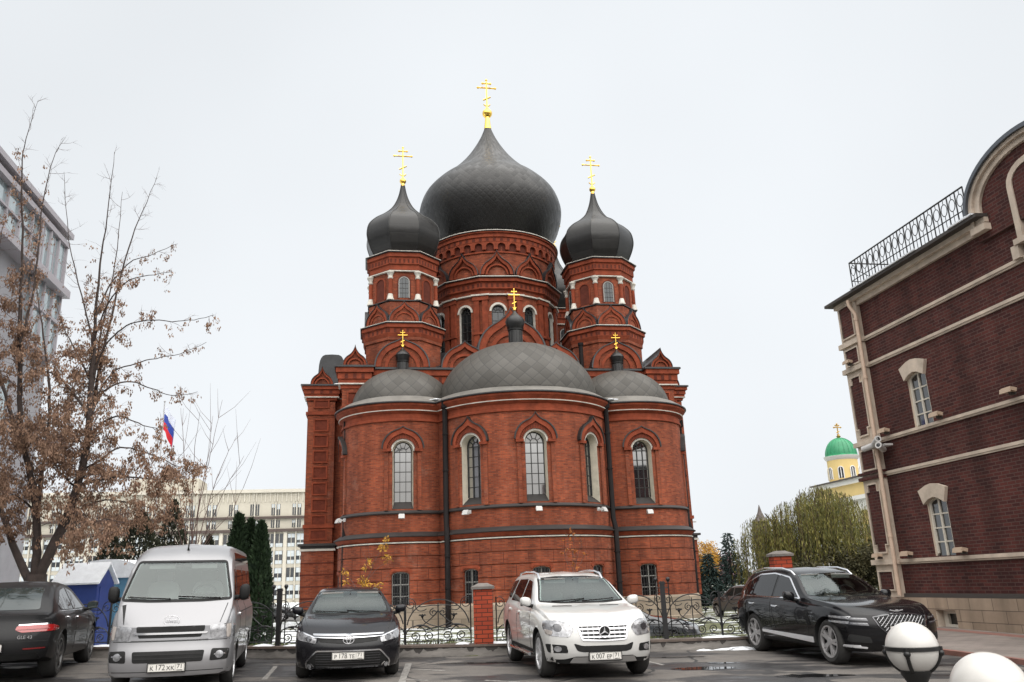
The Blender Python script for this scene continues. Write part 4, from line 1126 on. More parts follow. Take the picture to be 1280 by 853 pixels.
on, prof = onion([(3.75, 23.75), (4.25, 24.5), (4.72, 25.5), (4.97, 26.5), (4.93, 27.3), (4.55, 28.25), (3.75, 29.15), (2.9, 29.85), (2.15, 30.6), (1.5, 31.4), (0.98, 32.2), (0.55, 33.0), (0.27, 33.7), (0.22, 33.9)], DC, 96, 'onion_dome', M_ONC, CH)
g = MB(M_GOLD); g.lathe([(0.27, 33.75), (0.22, 34.1), (0.15, 34.75)], 20, DC); g.sphere((DC[0], DC[1], 35.06), 0.36, 20, 12); g.lathe([(0.14, 35.38), (0.07, 35.65)], 16, DC); g.build('gilded_orb', on, 40)
g = MB(M_GOLD); gold_cross(g, DC, 35.5, 37.85, 0.64, 0.055); g.build('cross', on, 40)

# --- white floodlights on the church ledge (clipped on, things of their own)
M_LAMPW = mk('white_lamp_housing', (0.42, 0.41, 0.40), 0.5)
def floodlight(ca, cb, R, ang, z, lbl):
    an = radians(ang); X, Y = ca+(R+0.1)*sin(an), cb-(R+0.1)*cos(an)
    Mx = Matrix.Translation((0.147, 46.57, -0.5)) @ Matrix.Rotation(TH, 4, 'Z')
    p = Mx @ Vector((X, Y, z))
    t = thing('floodlight', lbl, 'floodlight', p, TH+an, 'white floodlights along the cathedral ledge')
    m = MB(M_LAMPW); m.cbox((0, -0.28, 0.0), 0.28, 0.18, 0.17, M=Matrix.Rotation(radians(-25), 4, 'X')); m.cbox((0, -0.40, -0.03), 0.30, 0.05, 0.20, M=Matrix.Rotation(radians(-25), 4, 'X')); m.build('lamp_housing', t)
    m = MB(M_LAMPW); m.tube([(0, 0.05, 0.05), (0, -0.25, 0.0)], 0.03, 6); m.box(-0.08, 0.08, -0.02, 0.05, -0.05, 0.12); m.build('bracket', t)
floodlight(0, 0, 5.05, -1, 5.36, 'white floodlight under the middle window of the cathedral\'s central apse')
floodlight(0, 0, 5.05, -40, 5.36, 'white floodlight under the left window of the cathedral\'s central apse')
floodlight(0, 0, 5.05, 40, 5.36, 'white floodlight under the right window of the cathedral\'s central apse')
floodlight(-6.4, 1, 3.4, -3, 5.36, 'white floodlight under the front window of the cathedral\'s left apse')
floodlight(6.4, 1, 3.4, 0, 5.30, 'white floodlight under the front window of the cathedral\'s right apse')
floodlight(-6.4, 1, 3.4, -62, 5.36, 'white floodlight at the left edge of the cathedral\'s left apse')
# ================================================================== RED-BROWN BRICK BUILDING, RIGHT
M_RBK = brick('brown_facing_brick', (0.105, 0.029, 0.023), (0.052, 0.016, 0.015), (0.105, 0.060, 0.052), bw=0.27, bh=0.088, ms=0.012, stain=0.35, nscale=0.5, salt=0.12)
M_RBST = mk('beige_stone_trim', (0.47, 0.39, 0.315), 0.8, var=0.25, vs=2, bump=0.15, bs=20)
M_RBPL = brick('beige_plinth_slabs', (0.40, 0.31, 0.23), (0.30, 0.225, 0.165), (0.13, 0.10, 0.08), bw=0.85, bh=0.30, ms=0.010, stain=0.4, streak=True)
M_SOF = mk('dark_soffit', (0.045, 0.038, 0.034), 0.6)
M_WGL = glass_mat('building_window_glass', (0.02, 0.022, 0.025), 0.10, 0.03)
M_WFR = mk('cream_window_frame', (0.52, 0.48, 0.41), 0.6)
M_IRON = mk('black_wrought_iron', (0.018, 0.018, 0.019), 0.45, 0.4)
M_PIPEB = mk('beige_drainpipe', (0.50, 0.37, 0.28), 0.5, var=0.1)
RB_U = 15.42
RBT = thing('brick_office_building', 'dark brown brick building with beige stone bands and a rounded gable by the car park', 'building', uv(RB_U, 24.1, -0.3), TH)
# local frame: x = u - RB_U (into the building), y = v - 24.1 (away from the camera), z = world z + 0.3
def rv(v_, z_): return (v_*1.261-24.1, 1.35+(z_-1.35)*1.261+0.3)
RL = 16.0   # length towards the camera
wall = MB(M_RBK); wall.box(0, 12, -RL, 0, 0.9, 10.2)
wo = wall.build('wall', RBT)
wcut = MB(M_RBK)
WIN = []
for vc in (21.05, 15.6, 12.0):
    for z0, z1 in ((5.53, 6.92), (1.99, 3.38)):
        y = vc-24.1; y = y if vc != 21.05 else (-3.05 if z0 > 3 else -2.98)
        WIN.append((y, z0, z1, 0.42))
for y, z0, z1, hw in WIN:
    wcut.T = Matrix.Translation((0, y, 0)) @ Matrix.Rotation(-pi/2, 4, 'Z')
    wcut.prism(arch(hw, z0, z1, 8, 0.16), -0.22, 0.4)
bool_cut(wo, wcut)
def rb_T(y): return Matrix.Translation((0, y, 0)) @ Matrix.Rotation(-pi/2, 4, 'Z')     # local front (-y) -> -x
def rb_window(y, z0, z1, hw, key=True, rise=0.16, rows=4, cols=1, rec=0.13, dome=False):
    m = MB(M_WFR); m.T = rb_T(y)
    P = arch(hw, z0, z1, 10, rise)
    m.use(M_WGL).panel(arch(hw*0.97, z0, z1, 10, rise*0.97), -rec+0.03)
    m.use(M_RBST).strip(arch(hw-0.006, z0+0.004, z1-0.003, 10, rise), -rec-0.02, -0.003)
    m.use(M_WFR).band(arch(hw-0.004, z0+0.003, z1, 10, rise), arch(hw-0.085, z0+0.085, z1, 10, rise*0.8), -rec+0.01, -rec+0.08)
    for c in range(cols):
        x = -hw+2*hw*(c+1)/(cols+1); m.box(x-0.03, x+0.03, rec-0.07, rec-0.02, z0, z1+rise*0.9)
    for r in range(1, rows):
        z = z0+(z1-z0+rise*0.6)*r/rows; m.box(-hw+0.02, hw-0.02, rec-0.065, rec-0.02, z-0.018, z+0.018)
    o = m.build('window', RBT)
    if key:
        k = MB(M_RBST); k.T = rb_T(y)
        k.add([(x, -d, z) for d in (0.10, -0.02) for x, z in ((-hw-0.02, z1+0.01), (-hw*0.5, z1+rise*0.85), (0, z1+rise+0.02), (hw*0.5, z1+rise*0.85), (hw+0.02, z1+0.01), (hw+0.17, z1+0.40), (hw*0.55, z1+0.52), (0, z1+0.55), (-hw*0.55, z1+0.52), (-hw-0.17, z1+0.40))],
            [tuple(range(10)), tuple(range(19, 9, -1))]+[(i, (i+1) % 10, 10+(i+1) % 10, 10+i) for i in range(10)])
        k.build('lintel', o)
    return o
for y, z0, z1, hw in WIN: rb_window(y, z0, z1, hw)
pl = MB(M_RBPL); pl.box(-0.10, 12.1, -RL-0.1, 0.1, -0.4, 0.90); plo = pl.build('plinth', RBT)
pc = MB(M_RBPL); pc.T = rb_T(-2.7); pc.prism([(-0.42, 0.1), (0.42, 0.1), (0.42, 0.58), (-0.42, 0.58)], -0.35, 0.4); bool_cut(plo, pc)
bw = MB(M_RBST); bw.T = rb_T(-2.7); bw.strip([(-0.415, 0.1), (-0.415, 0.575), (0.415, 0.575), (0.415, 0.1)], -0.24, 0.09)
bw.use(M_WFR).band([(-0.40, 0.12), (-0.40, 0.56), (0.40, 0.56), (0.40, 0.12)], [(-0.24, 0.2), (-0.24, 0.48), (0.24, 0.48), (0.24, 0.2)], -0.24, -0.12, True); bw.use(M_CGD).panel([(-0.25, 0.19), (-0.25, 0.49), (0.25, 0.49), (0.25, 0.19)], -0.2)
bw.use(M_SOF).box(-0.46, 0.46, -0.16, -0.09, 0.05, 0.10)
bw.build('basement_window', RBT)
def course(z0, z1, d, mat=M_RBST, y1=0.0):
    m = MB(mat); m.box(-d, 0.05, -RL, y1, z0, z1); m.box(-d*0.6, 0.05, -RL, y1, z0-0.05, z0); return m.build('string_course', RBT)
course(1.87, 1.96, 0.09); course(4.45, 4.53, 0.06); course(5.46, 5.54, 0.09); course(7.84, 7.92, 0.07); course(8.68, 8.76, 0.08)
m = MB(M_SOF); m.box(-0.06, 0.05, -RL, 0, 0.90, 1.0); m.build('plinth_moulding', RBT)
# corner pilaster of stone with brick panels
m = MB(M_RBST); m.box(-0.14, 0.6, -0.92, 0.14, 0.90, 10.1); po = m.build('corner_pilaster', RBT)
def pan(z0, z1, step=0.0):
    q = MB(M_SOF); q.T = rb_T(-0.36)
    w = 0.335
    P = [(-w, z0), (-w, z1), (w, z1), (w, z0)] if not step else [(-w, z0+step), (-w, z1-step), (-w+0.12, z1-step), (-w+0.12, z1), (w-0.12, z1), (w-0.12, z1-step), (w, z1-step), (w, z0+step), (w-0.12, z0+step), (w-0.12, z0), (-w+0.12, z0), (-w+0.12, z0+step)]
    q.use(M_RBK).panel(P, 0.150)
    q.use(M_RBST).strip(P+[P[0]], 0.148, 0.19)
    Q = [(x*1.16, (z0+z1)/2+(z-(z0+z1)/2)*(1+0.05/(z1-z0)*2)) for x, z in P]
    q.band(Q, P, 0.14, 0.19, True)
    q.build('brick_panel', po)
pan(8.95, 9.95); pan(8.05, 8.52, 0.0); pan(5.75, 7.6, 0.22); pan(4.68, 5.25); pan(2.2, 4.2, 0.22); pan(1.12, 1.62)
for z0, z1, mt in ((1.83, 1.98, M_RBST), (4.36, 4.46, M_RBK), (4.52, 4.60, M_RBK), (5.42, 5.56, M_RBST), (7.80, 7.95, M_RBST), (8.64, 8.80, M_RBST)):
    q = MB(mt); q.box(-0.24, 0.62, -0.98, 0.22, z0, z1); q.build('string_course', po)
# eaves, roof edge and railing
m = MB(M_RBST); m.box(-0.10, 0.3, -7.0, 0.10, 9.84, 10.1); m.box(-0.22, 0.3, -7.0, 0.2, 10.0, 10.13); m.build('eaves_cornice', RBT)
m = MB(M_SOF); m.add([(-0.45, -7.0, 10.13), (-0.45, 0.36, 10.13), (12, 0.36, 10.13), (12, -7.0, 10.13), (-0.45, -7.0, 10.22), (-0.45, 0.36, 10.22), (12, 0.36, 10.5), (12, -7.0, 10.5)],
    [(0, 1, 2, 3), (4, 5, 6, 7), (0, 1, 5, 4), (1, 2, 6, 5), (2, 3, 7, 6), (3, 0, 4, 7)])
m.build('roof', RBT)
m = MB(M_IRON)
ry0, ry1 = -6.55, -1.15; zb, zt_ = 10.30, 11.18
for z, r in ((zb, 0.018), (zt_, 0.024), (zb+0.26, 0.015)): m.tube([(-0.28, ry0, z), (-0.28, ry1, z), (2.5, ry1, z)], r, 6)
n = 17
for i in range(n+1):
    y = ry0+(ry1-ry0)*i/n; m.tube([(-0.28, y, 10.2), (-0.28, y, zt_)], 0.019, 5)
    if i < n:
        yc = y+(ry1-ry0)/n/2
        m.tube([(-0.28, yc+0.115*sin(2*pi*k/12), zb+0.57+0.17*cos(2*pi*k/12)) for k in range(13)], 0.014, 4)
        m.tube([(-0.28, yc, zb), (-0.28, yc, zb+0.40)], 0.012, 4); m.tube([(-0.28, yc, zb+0.74), (-0.28, yc, zt_)], 0.012, 4)
m.tube([(-0.28, ry1-0.1, zb+0.7), (0.9, ry1-0.1, zb+0.1)], 0.012, 5)
m.build('roof_railing', RBT)
# rounded gable
gy, gz0, rx, rz = 15.59-24.1, 10.36, 1.95, 1.25
m = MB(M_RBK); m.T = rb_T(gy)
m.prism([(-rx, 9.6)]+[(-rx*cos(pi*i/28), gz0+rz*sin(pi*i/28)) for i in range(29)]+[(rx, 9.6)], -6.0, 0.10); go = m.build('gable', RBT)
m = MB(M_RBST); m.T = rb_T(gy)
O_ = [(-rx, 9.95)]+[(-rx*cos(pi*i/28), gz0+rz*sin(pi*i/28)) for i in range(29)]+[(rx, 9.95)]
I_ = [(-(rx-0.30), 9.95)]+[(-(rx-0.30)*cos(pi*i/28), gz0+(rz-0.25)*sin(pi*i/28)) for i in range(29)]+[((rx-0.30), 9.95)]
M2 = [(a[0]*0.6+b[0]*0.4, a[1]*0.6+b[1]*0.4) for a, b in zip(O_, I_)]
m.band(O_, M2, -0.1, 0.26); m.band(M2, I_, -0.1, 0.18)
for s in (-1, 1):
    a, b = sorted((s*(rx+0.02), s*(rx-0.48))); m.box(a, b, -0.30, 0.1, 9.78, 9.95)
m.build('gable_archivolt', RBT)
m = MB(mk('grey_zinc_capping', (0.10, 0.11, 0.125), 0.4, 0.5)); m.T = rb_T(gy)
m.band([(x*1.05, gz0+(z-gz0)*1.07+0.02) for x, z in O_[1:-1]], O_[1:-1], -6.0, 0.34); m.build('gable_capping', RBT, 40)
rb_o = rb_window(gy, 9.18, 10.55, 0.55, False, 0.35, 3, 1, 0.10)
m = MB(M_RBST); m.T = rb_T(gy)
m.band(arch(0.72, 9.18, 10.55, 10, 0.50), arch(0.55, 9.18, 10.55, 10, 0.35), 0.0, 0.13); m.box(-0.8, 0.8, -0.2, 0, 9.04, 9.18); m.box(-0.95, -0.72, -0.17, 0, 8.72, 9.05); m.box(0.72, 0.95, -0.17, 0, 8.72, 9.05)
m.build('window_surround', rb_o)
# the gable wall below its springing is proud of the main wall
m = MB(M_PIPEB); m.tube([(-0.35, -0.88, 10.0), (-0.35, -0.88, 9.85), (-0.24, -0.99, 9.5), (-0.24, -0.99, 0.95)], 0.062, 10)
for z in (9.3, 7.4, 5.0, 2.6): m.tube([(-0.24, -0.99, z), (-0.24, -0.99, z+0.08)], 0.08, 10)
m.build('drainpipe', RBT, 40)
m = MB(M_SNOW); m.box(-0.5, -0.05, -6.9, -6.0, 10.215, 10.26); m.box(-0.5, -0.2, -4.6, -1.3, 10.215, 10.25); m.build('roof_snow', RBT)
RBM = Matrix.Translation(uv(RB_U, 24.1, -0.3)) @ Matrix.Rotation(TH, 4, 'Z')
M_LB = mk('beige_lamp_housing', (0.40, 0.30, 0.22), 0.5)
def wall_lamp(y, z, lbl, x=-0.10, sc=0.8):
    t = thing('wall_floodlight', lbl, 'floodlight', RBM @ Vector((x, y, z)), TH-pi/2, 'beige floodlights on the brown brick building')
    m = MB(M_LB); m.cbox((0, -0.16*sc, 0.05), 0.40*sc, 0.22*sc, 0.11*sc, M=Matrix.Rotation(radians(-12), 4, 'X')); m.cbox((0, -0.29*sc, 0.03), 0.44*sc, 0.03, 0.14*sc, M=Matrix.Rotation(radians(-12), 4, 'X')); m.build('lamp_housing', t)
    m = MB(M_SOF); m.box(-0.05, 0.05, -0.14*sc, 0.02, -0.07, 0.0); m.build('bracket', t)
wall_lamp(-1.62, 2.06, 'beige floodlight on the lower stone band, between drainpipe and lower window')
wall_lamp(-3.92, 2.06, 'beige floodlight on the lower stone band, just right of the lower window')
wall_lamp(-1.48, 5.64, 'beige floodlight beside the white cameras on the middle stone band')
wall_lamp(-3.92, 5.64, 'beige floodlight on the middle stone band, just right of the upper window')
wall_lamp(-6.65, 5.68, 'beige floodlight on the middle stone band, nearest the right edge')
wall_lamp(-0.36, 2.06, 'small beige floodlight low on the corner pilaster', -0.24, 0.7)
wall_lamp(-0.36, 8.06, 'small beige floodlight high on the corner pilaster', -0.24, 0.7)
t = thing('security_camera', 'cluster of white security cameras on the drainpipe side of the brick building', 'camera', RBM @ Vector((-0.30, -1.12, 5.25)), TH)
for (dx, dy, dz, rz) in ((-0.05, 0.18, 0.02, 0.5), (-0.05, -0.25, 0.12, -0.3), (-0.02, -0.42, -0.08, -0.9)):
    m = MB(M_LAMPW); m.T = Matrix.Translation((dx-0.12, dy, dz)) @ Matrix.Rotation(rz, 4, 'Z') @ Matrix.Rotation(radians(78), 4, 'X')
    m.lathe([(0.085, -0.2), (0.09, -0.18), (0.09, 0.16), (0.10, 0.17), (0.10, 0.24)], 14); m.use(M_CGD).lathe([(0.06, 0.241), (0.001, 0.245)], 12, cap=False); m.build('camera_housing', t, 40)
m = MB(M_LAMPW); m.box(-0.06, 0.2, -0.5, 0.25, -0.03, 0.03); m.build('bracket', t)

# ================================================================== GREY BUILDING WITH A GLASS STOREY, LEFT
M_GW = mk('grey_wall_panels', (0.27, 0.27, 0.29), 0.7, var=0.15, vs=1)
M_GFR = mk('mauve_grey_metal_frame', (0.34, 0.32, 0.345), 0.5, 0.1)
M_GGL = glass_mat('blue_grey_glass', (0.20, 0.27, 0.29), 0.35, 0.04)
Pc = at(85, 292, 36.0); LU = Pc.dot(U3); LV = Pc.dot(V3); LZ = Pc.z
def lz(px, py):       # a point on the building's long wall -> (v, z)
    d = ray(px, py); tt = (LU-CAMP.dot(U3))/d.dot(U3); p = CAMP+d*tt; return p.dot(V3)-LV, p.z+0.5
LB = thing('grey_office_building', 'grey building with a glazed top storey behind the brown-leaved tree', 'building', uv(LU, LV, -0.5), TH)
ZT = LZ+0.5
LEN = 30.0
zb_ = lz(0, 292)[1]
m = MB(M_GW); m.box(-14, -0.25, -LEN, 0, 0, zb_-0.1); m.box(-14, -2.2, -LEN, 0, zb_-0.1, zb_+0.2); lwo = m.build('wall', LB)
m = MB(M_GGL); m.box(-14, -0.12, -LEN, -0.1, zb_+0.1, ZT-0.55); m.build('glazing', LB)
m = MB(M_GFR); m.box(-14.2, 0.22, -LEN, 0.22, ZT-0.25, ZT); m.box(-14.1, 0.12, -LEN, 0.1, ZT-0.75, ZT-0.5); m.box(-14.1, 0.35, -LEN, 0.2, zb_-0.25, zb_+0.1)
m.build('roof_edge', LB)
m = MB(M_GFR)
for i in range(25):
    y = -0.1-LEN*i/24; w = 0.07 if i % 2 else 0.12
    m.box(-0.14, 0.0, y-w/2, y+w/2, zb_, ZT-0.5)
m.box(-0.14, -0.02, -LEN, 0, zb_+(ZT-zb_)*0.42, zb_+(ZT-zb_)*0.42+0.08)
m.build('mullions', LB)
# glazed corner bay
m = MB(M_GGL); m.box(-2.0, -0.02, -3.0, 0.1, zb_-3.3, ZT-0.75); m.build('corner_glazing', LB)
m = MB(M_GFR)
for y in (-3.0, -2.0, -1.0, -0.02): m.box(-0.1, 0.08, y-0.06, y+0.06, zb_-3.3, ZT-0.5)
for z in (zb_-3.35, zb_-1.6): m.box(-2.0, 0.1, -3.05, 0.12, z, z+0.14)
m.build('corner_frame', LB)
for r in range(3):
    for i in range(6):
        y = -4.5-4.2*i; z0 = 1.3+3.6*r
        if z0+2 > zb_-0.6: continue
        w = MB(M_GGL); w.box(-0.22, -0.2, y-0.9, y+0.9, z0, z0+1.9)
        w.use(M_GFR).box(-0.24, -0.12, y-0.98, y-0.9, z0-0.08, z0+1.98); w.box(-0.24, -0.12, y+0.9, y+0.98, z0-0.08, z0+1.98); w.box(-0.24, -0.12, y-0.9, y+0.9, z0-0.08, z0); w.box(-0.24, -0.12, y-0.9, y+0.9, z0+1.9, z0+1.98); w.box(-0.22, -0.15, y-0.04, y+0.04, z0, z0+1.9)
        w.build('window', LB)

# ================================================================== FAR CREAM OFFICE BLOCK
M_AD = mk('cream_concrete_panels', (0.42, 0.39, 0.325), 0.85, var=0.12, vs=0.15, bump=0.0)
M_AD2 = mk('cream_concrete_fins', (0.47, 0.44, 0.375), 0.85, var=0.1, vs=0.3)
M_ADG = glass_mat('office_glass', (0.035, 0.040, 0.046), 0.12, 0.05)
M_ADB = mk('pale_blind', (0.46, 0.50, 0.52), 0.7)
M_ADD = mk('brown_slab_edge', (0.06, 0.042, 0.036), 0.7)
AY = 185.0
Pa = at(392, 745, AY); AU, AV = Pa.dot(U3), Pa.dot(V3)
def ah(px, py):
    d = ray(px, py); tt = (AV-CAMP.dot(V3))/d.dot(V3); p = CAMP+d*tt; return p.dot(U3)-AU, p.z+0.5
AD = thing('office_block', 'long cream office block with window strips far behind the trees', 'building', uv(AU, AV, -0.5), TH)
_, HT = ah(378, 612); _, H1 = ah(378, 629); _, H2 = ah(378, 646.5); _, H3 = ah(378, 662.5)
per = ah(370.0, 640)[0]-ah(343.8, 640)[0]
x_first = ah(371, 640)[0]           # centre of a window pair
NB = 13
xe0, xe1 = x_first-per*(NB-0.5), x_first+per*1.5
m = MB(M_AD); m.box(xe0, xe1, 0, 16, 0, HT); ao = m.build('wall', AD)
m = MB(M_AD2)
for i in range(-1, NB+1):
    xc = x_first-per*i
    for dx in (-0.5,): m.box(xc+dx*per-0.35, xc+dx*per+0.35, -0.45, 0.1, 0, H3)
    for dx in (-0.5, -0.28, -0.06, 0.06, 0.28): m.box(xc+dx*per-0.10, xc+dx*per+0.10, -0.28, 0.1, H1+0.4, HT-0.6)
m.build('fins', AD)
m = MB(M_AD2); m.box(xe0, xe1, -0.6, 0.1, HT-0.6, HT+0.1); m.build('parapet', AD)
m = MB(M_ADD); m.box(xe0, xe1, -0.75, 0.1, H2-0.25, H2+0.25); m.build('slab_edge', AD)
m = MB(M_ADD); m.box(xe0, xe1, -0.75, 0.1, H3-0.3, H3+0.3); m.build('slab_edge', AD)
rnd = random.Random(3)
fl = []
z = H3-0.7
while z > 3.5:
    fl.append((z-2.75, z)); z -= 3.55
for i in range(NB):
    xc = x_first-per*i
    for (z0, z1, wide) in [(H2+0.5, H1-0.1, 0), (H3+0.6, H2-0.5, 0)]+[(a, b, 1) for a, b in fl]:
        w = MB(M_ADG)
        spans = ((-0.21, -0.035), (0.035, 0.21)) if not wide else ((-0.40, -0.03), (0.03, 0.40))
        for a, b in spans:
            w.use(M_ADG).box(xc+a*per, xc+b*per, -0.05, 0.05, z0, z1)
            hb = (z1-z0)*rnd.uniform(0.25, 0.5)
            if rnd.random() < 0.75: w.use(M_ADB).box(xc+a*per+0.1, xc+b*per-0.1, -0.09, -0.052, z1-hb, z1-0.05)
            if wide: w.use(M_ADB).box(xc+a*per+0.1, xc+b*per-0.1, -0.088, -0.052, z0, z0+0.75)
            w.use(M_AD2).box(xc+(a+b)/2*per-0.05, xc+(a+b)/2*per+0.05, -0.14, 0, z0, z1)
        w.use(M_AD2).box(xc-0.12, xc+0.12, -0.5, 0.05, z0-0.4, z1+0.4)
        w.build('window', AD)
m = MB(M_AD); m.box(xe0+20, xe0+34, 2, 12, HT, HT+3); m.build('roof_hut', AD)

# ================================================================== YELLOW CHURCH WITH A GREEN DOME
M_YEL = mk('pale_yellow_stucco', (0.62, 0.47, 0.20), 0.85, var=0.08, vs=0.3)
M_YWH = mk('white_stucco', (0.68, 0.67, 0.64), 0.8, var=0.06, vs=0.5)
M_GRN = mk('green_painted_dome', (0.015, 0.20, 0.085), 0.45, var=0.2, vs=0.8)
M_RUS = mk('brown_roof_sheet', (0.07, 0.055, 0.05), 0.6)
YY = 128.0
Py = at(1088, 700, YY); YU, YV = Py.dot(U3), Py.dot(V3)
def yh(px, py):
    d = ray(px, py); tt = (YU-CAMP.dot(U3))/d.dot(U3); p = CAMP+d*tt; return p.dot(V3)-YV, p.z+0.5
YC = thing('yellow_church', 'pale yellow classical church with white columns and a green dome behind the willow', 'church', uv(YU, YV, -0.5), TH)
vf, _ = yh(1021, 640); zt1 = yh(1086, 592)[1]; zt0 = yh(1086, 612)[1]; zc1 = yh(1083, 638)[1]; zfar = yh(1021, 612)[1]
m = MB(M_YEL); m.box(0, 24, -12, vf, 0, zc1); m.build('wall', YC)
m = MB(M_YWH); m.box(-0.9, 24, -12, 18, zc1, zc1+1.6); m.box(-1.4, 24, -12.4, 18.4, zc1+1.6, zc1+2.2); m.build('entablature', YC)
m = MB(M_YEL); m.box(0.4, 24, -12, vf, zc1+2.2, zt1-0.8); m.build('attic', YC)
m = MB(M_YWH); m.box(-0.1, 24, -12.2, vf, zt1-0.9, zt1-0.2); m.build('attic_cornice', YC)
m = MB(M_RUS); m.box(-0.5, 24, -12.6, vf+0.4, zt1-0.2, zt1); m.build('roof', YC)
for k in range(6):
    y = -8.5+4.6*k
    m = MB(M_YWH); m.lathe([(0.95, 0), (0.95, 0.5), (0.78, 0.6), (0.66, zc1-1.0), (0.9, zc1-0.8), (0.9, zc1)], 16, (-0.6, y)); m.build('column', YC, 40)
for k in range(5):
    y = -6.2+4.6*k
    m = MB(M_ADG); m.box(-0.06, 0.02, y-0.7, y+0.7, zc1*0.45, zc1*0.78); m.use(M_YWH).box(-0.15, 0.02, y-0.9, y-0.7, zc1*0.43, zc1*0.8); m.box(-0.15, 0.02, y+0.7, y+0.9, zc1*0.43, zc1*0.8); m.box(-0.15, 0.02, y-0.9, y+0.9, zc1*0.78, zc1*0.8); m.build('window', YC)
# drum and dome
Pd = at(1056, 600, YY+12); ld = Matrix.Rotation(-TH, 3, 'Z') @ (Pd-uv(YU, YV, -0.5)); dc = (ld.x, ld.y)
pm_ = F_PX/((Pd-CAMP).dot(_F))
def dz(py): return at(1056, py, YY+12).z+0.5
rd = 18.2/pm_
m = MB(M_YEL); m.lathe([(rd*1.12, zt1-3.0), (rd*1.12, dz(603)), (rd, dz(602)), (rd, dz(574))], 40, dc); dro = m.build('drum', YC, 40)
m = MB(M_YWH); m.lathe([(rd, dz(576)), (rd+0.25, dz(574)), (rd+0.45, dz(571)), (rd*0.9, dz(570))], 40, dc, cap=False); m.build('cornice', dro, 30)
m = MB(M_GRN); zb0 = dz(571); hh = dz(549)-zb0
m.lathe([(rd+0.42, zb0)]+[(rd*1.04*cos(radians(a)), zb0+0.2+hh*sin(radians(a))) for a in range(0, 90, 6)]+[(0.1, zb0+0.2+hh)], 40, dc, cap=False); gd = m.build('green_dome', YC, 40)
m = MB(M_GRN)
for k in range(20):
    a = 2*pi*k/20; m.tube([(dc[0]+rd*1.045*cos(radians(e))*sin(a), dc[1]-rd*1.045*cos(radians(e))*cos(a), zb0+0.2+hh*1.005*sin(radians(e))) for e in range(0, 89, 8)], 0.045, 4)
m.build('dome_ribs', gd)
m = MB(mk('dull_gilding', (0.42, 0.27, 0.08), 0.4, 1.0)); m.lathe([(0.35, dz(549.5)), (0.2, dz(547)), (0.4, dz(545.5)), (0.05, dz(543.5))], 12, dc); gold_cross(m, dc, dz(545), dz(530), 4.6/pm_, 0.09); m.build('cross', gd)
for k in range(8):
    m = MB(M_ADG); m.warp = cyl_warp(dc[0], dc[1], rd, radians(-40+45*k)); w_ = 2.6/pm_
    m.panel(arch(w_, dz(599), dz(588)), 0.05); m.use(M_YWH).band(arch(w_*1.35, dz(600), dz(588)), arch(w_, dz(600), dz(588)), 0, 0.15); m.box(-0.06, 0.06, -0.09, 0, dz(599), dz(586)); m.build('window', dro)
# a far brown spire beyond the willow
Ps = at(956.5, 700, 170); SP = thing('spire', 'small dark pointed spire far behind the willow top', 'spire', (Ps.x, Ps.y, -0.5), TH)
zs0, zs1, zs2 = at(956, 652, 170).z+0.5, at(956, 648, 170).z+0.5, at(956.5, 631, 170).z+0.5
m = MB(M_RUS); m.box(-1.2, 1.2, -1.2, 1.2, 0, zs0); m.build('tower', SP)
m = MB(M_RUS); m.lathe([(1.9, zs0), (1.0, zs1), (0.45, zs1+1.2), (0.05, zs2)], 8, cap=True); m.build('pointed_roof', SP)
# ================================================================== VEHICLES
def pchip(pts):
    xs = [p[0] for p in pts]; ys = [p[1] for p in pts]; n = len(xs)
    h = [xs[i+1]-xs[i] for i in range(n-1)]; d = [(ys[i+1]-ys[i])/h[i] for i in range(n-1)]
    m = [0.0]*n; m[0] = d[0]; m[-1] = d[-1]
    for i in range(1, n-1):
        if d[i-1]*d[i] <= 0: m[i] = 0.0
        else:
            w1, w2 = 2*h[i]+h[i-1], h[i]+2*h[i-1]; m[i] = (w1+w2)/(w1/d[i-1]+w2/d[i])
    def f(x):
        if x <= xs[0]: return ys[0]
        if x >= xs[-1]: return ys[-1]
        i = 0
        while x > xs[i+1]: i += 1
        t = (x-xs[i])/h[i]
        return (2*t**3-3*t*t+1)*ys[i]+(t**3-2*t*t+t)*h[i]*m[i]+(-2*t**3+3*t*t)*ys[i+1]+(t**3-t*t)*h[i]*m[i+1]
    return f
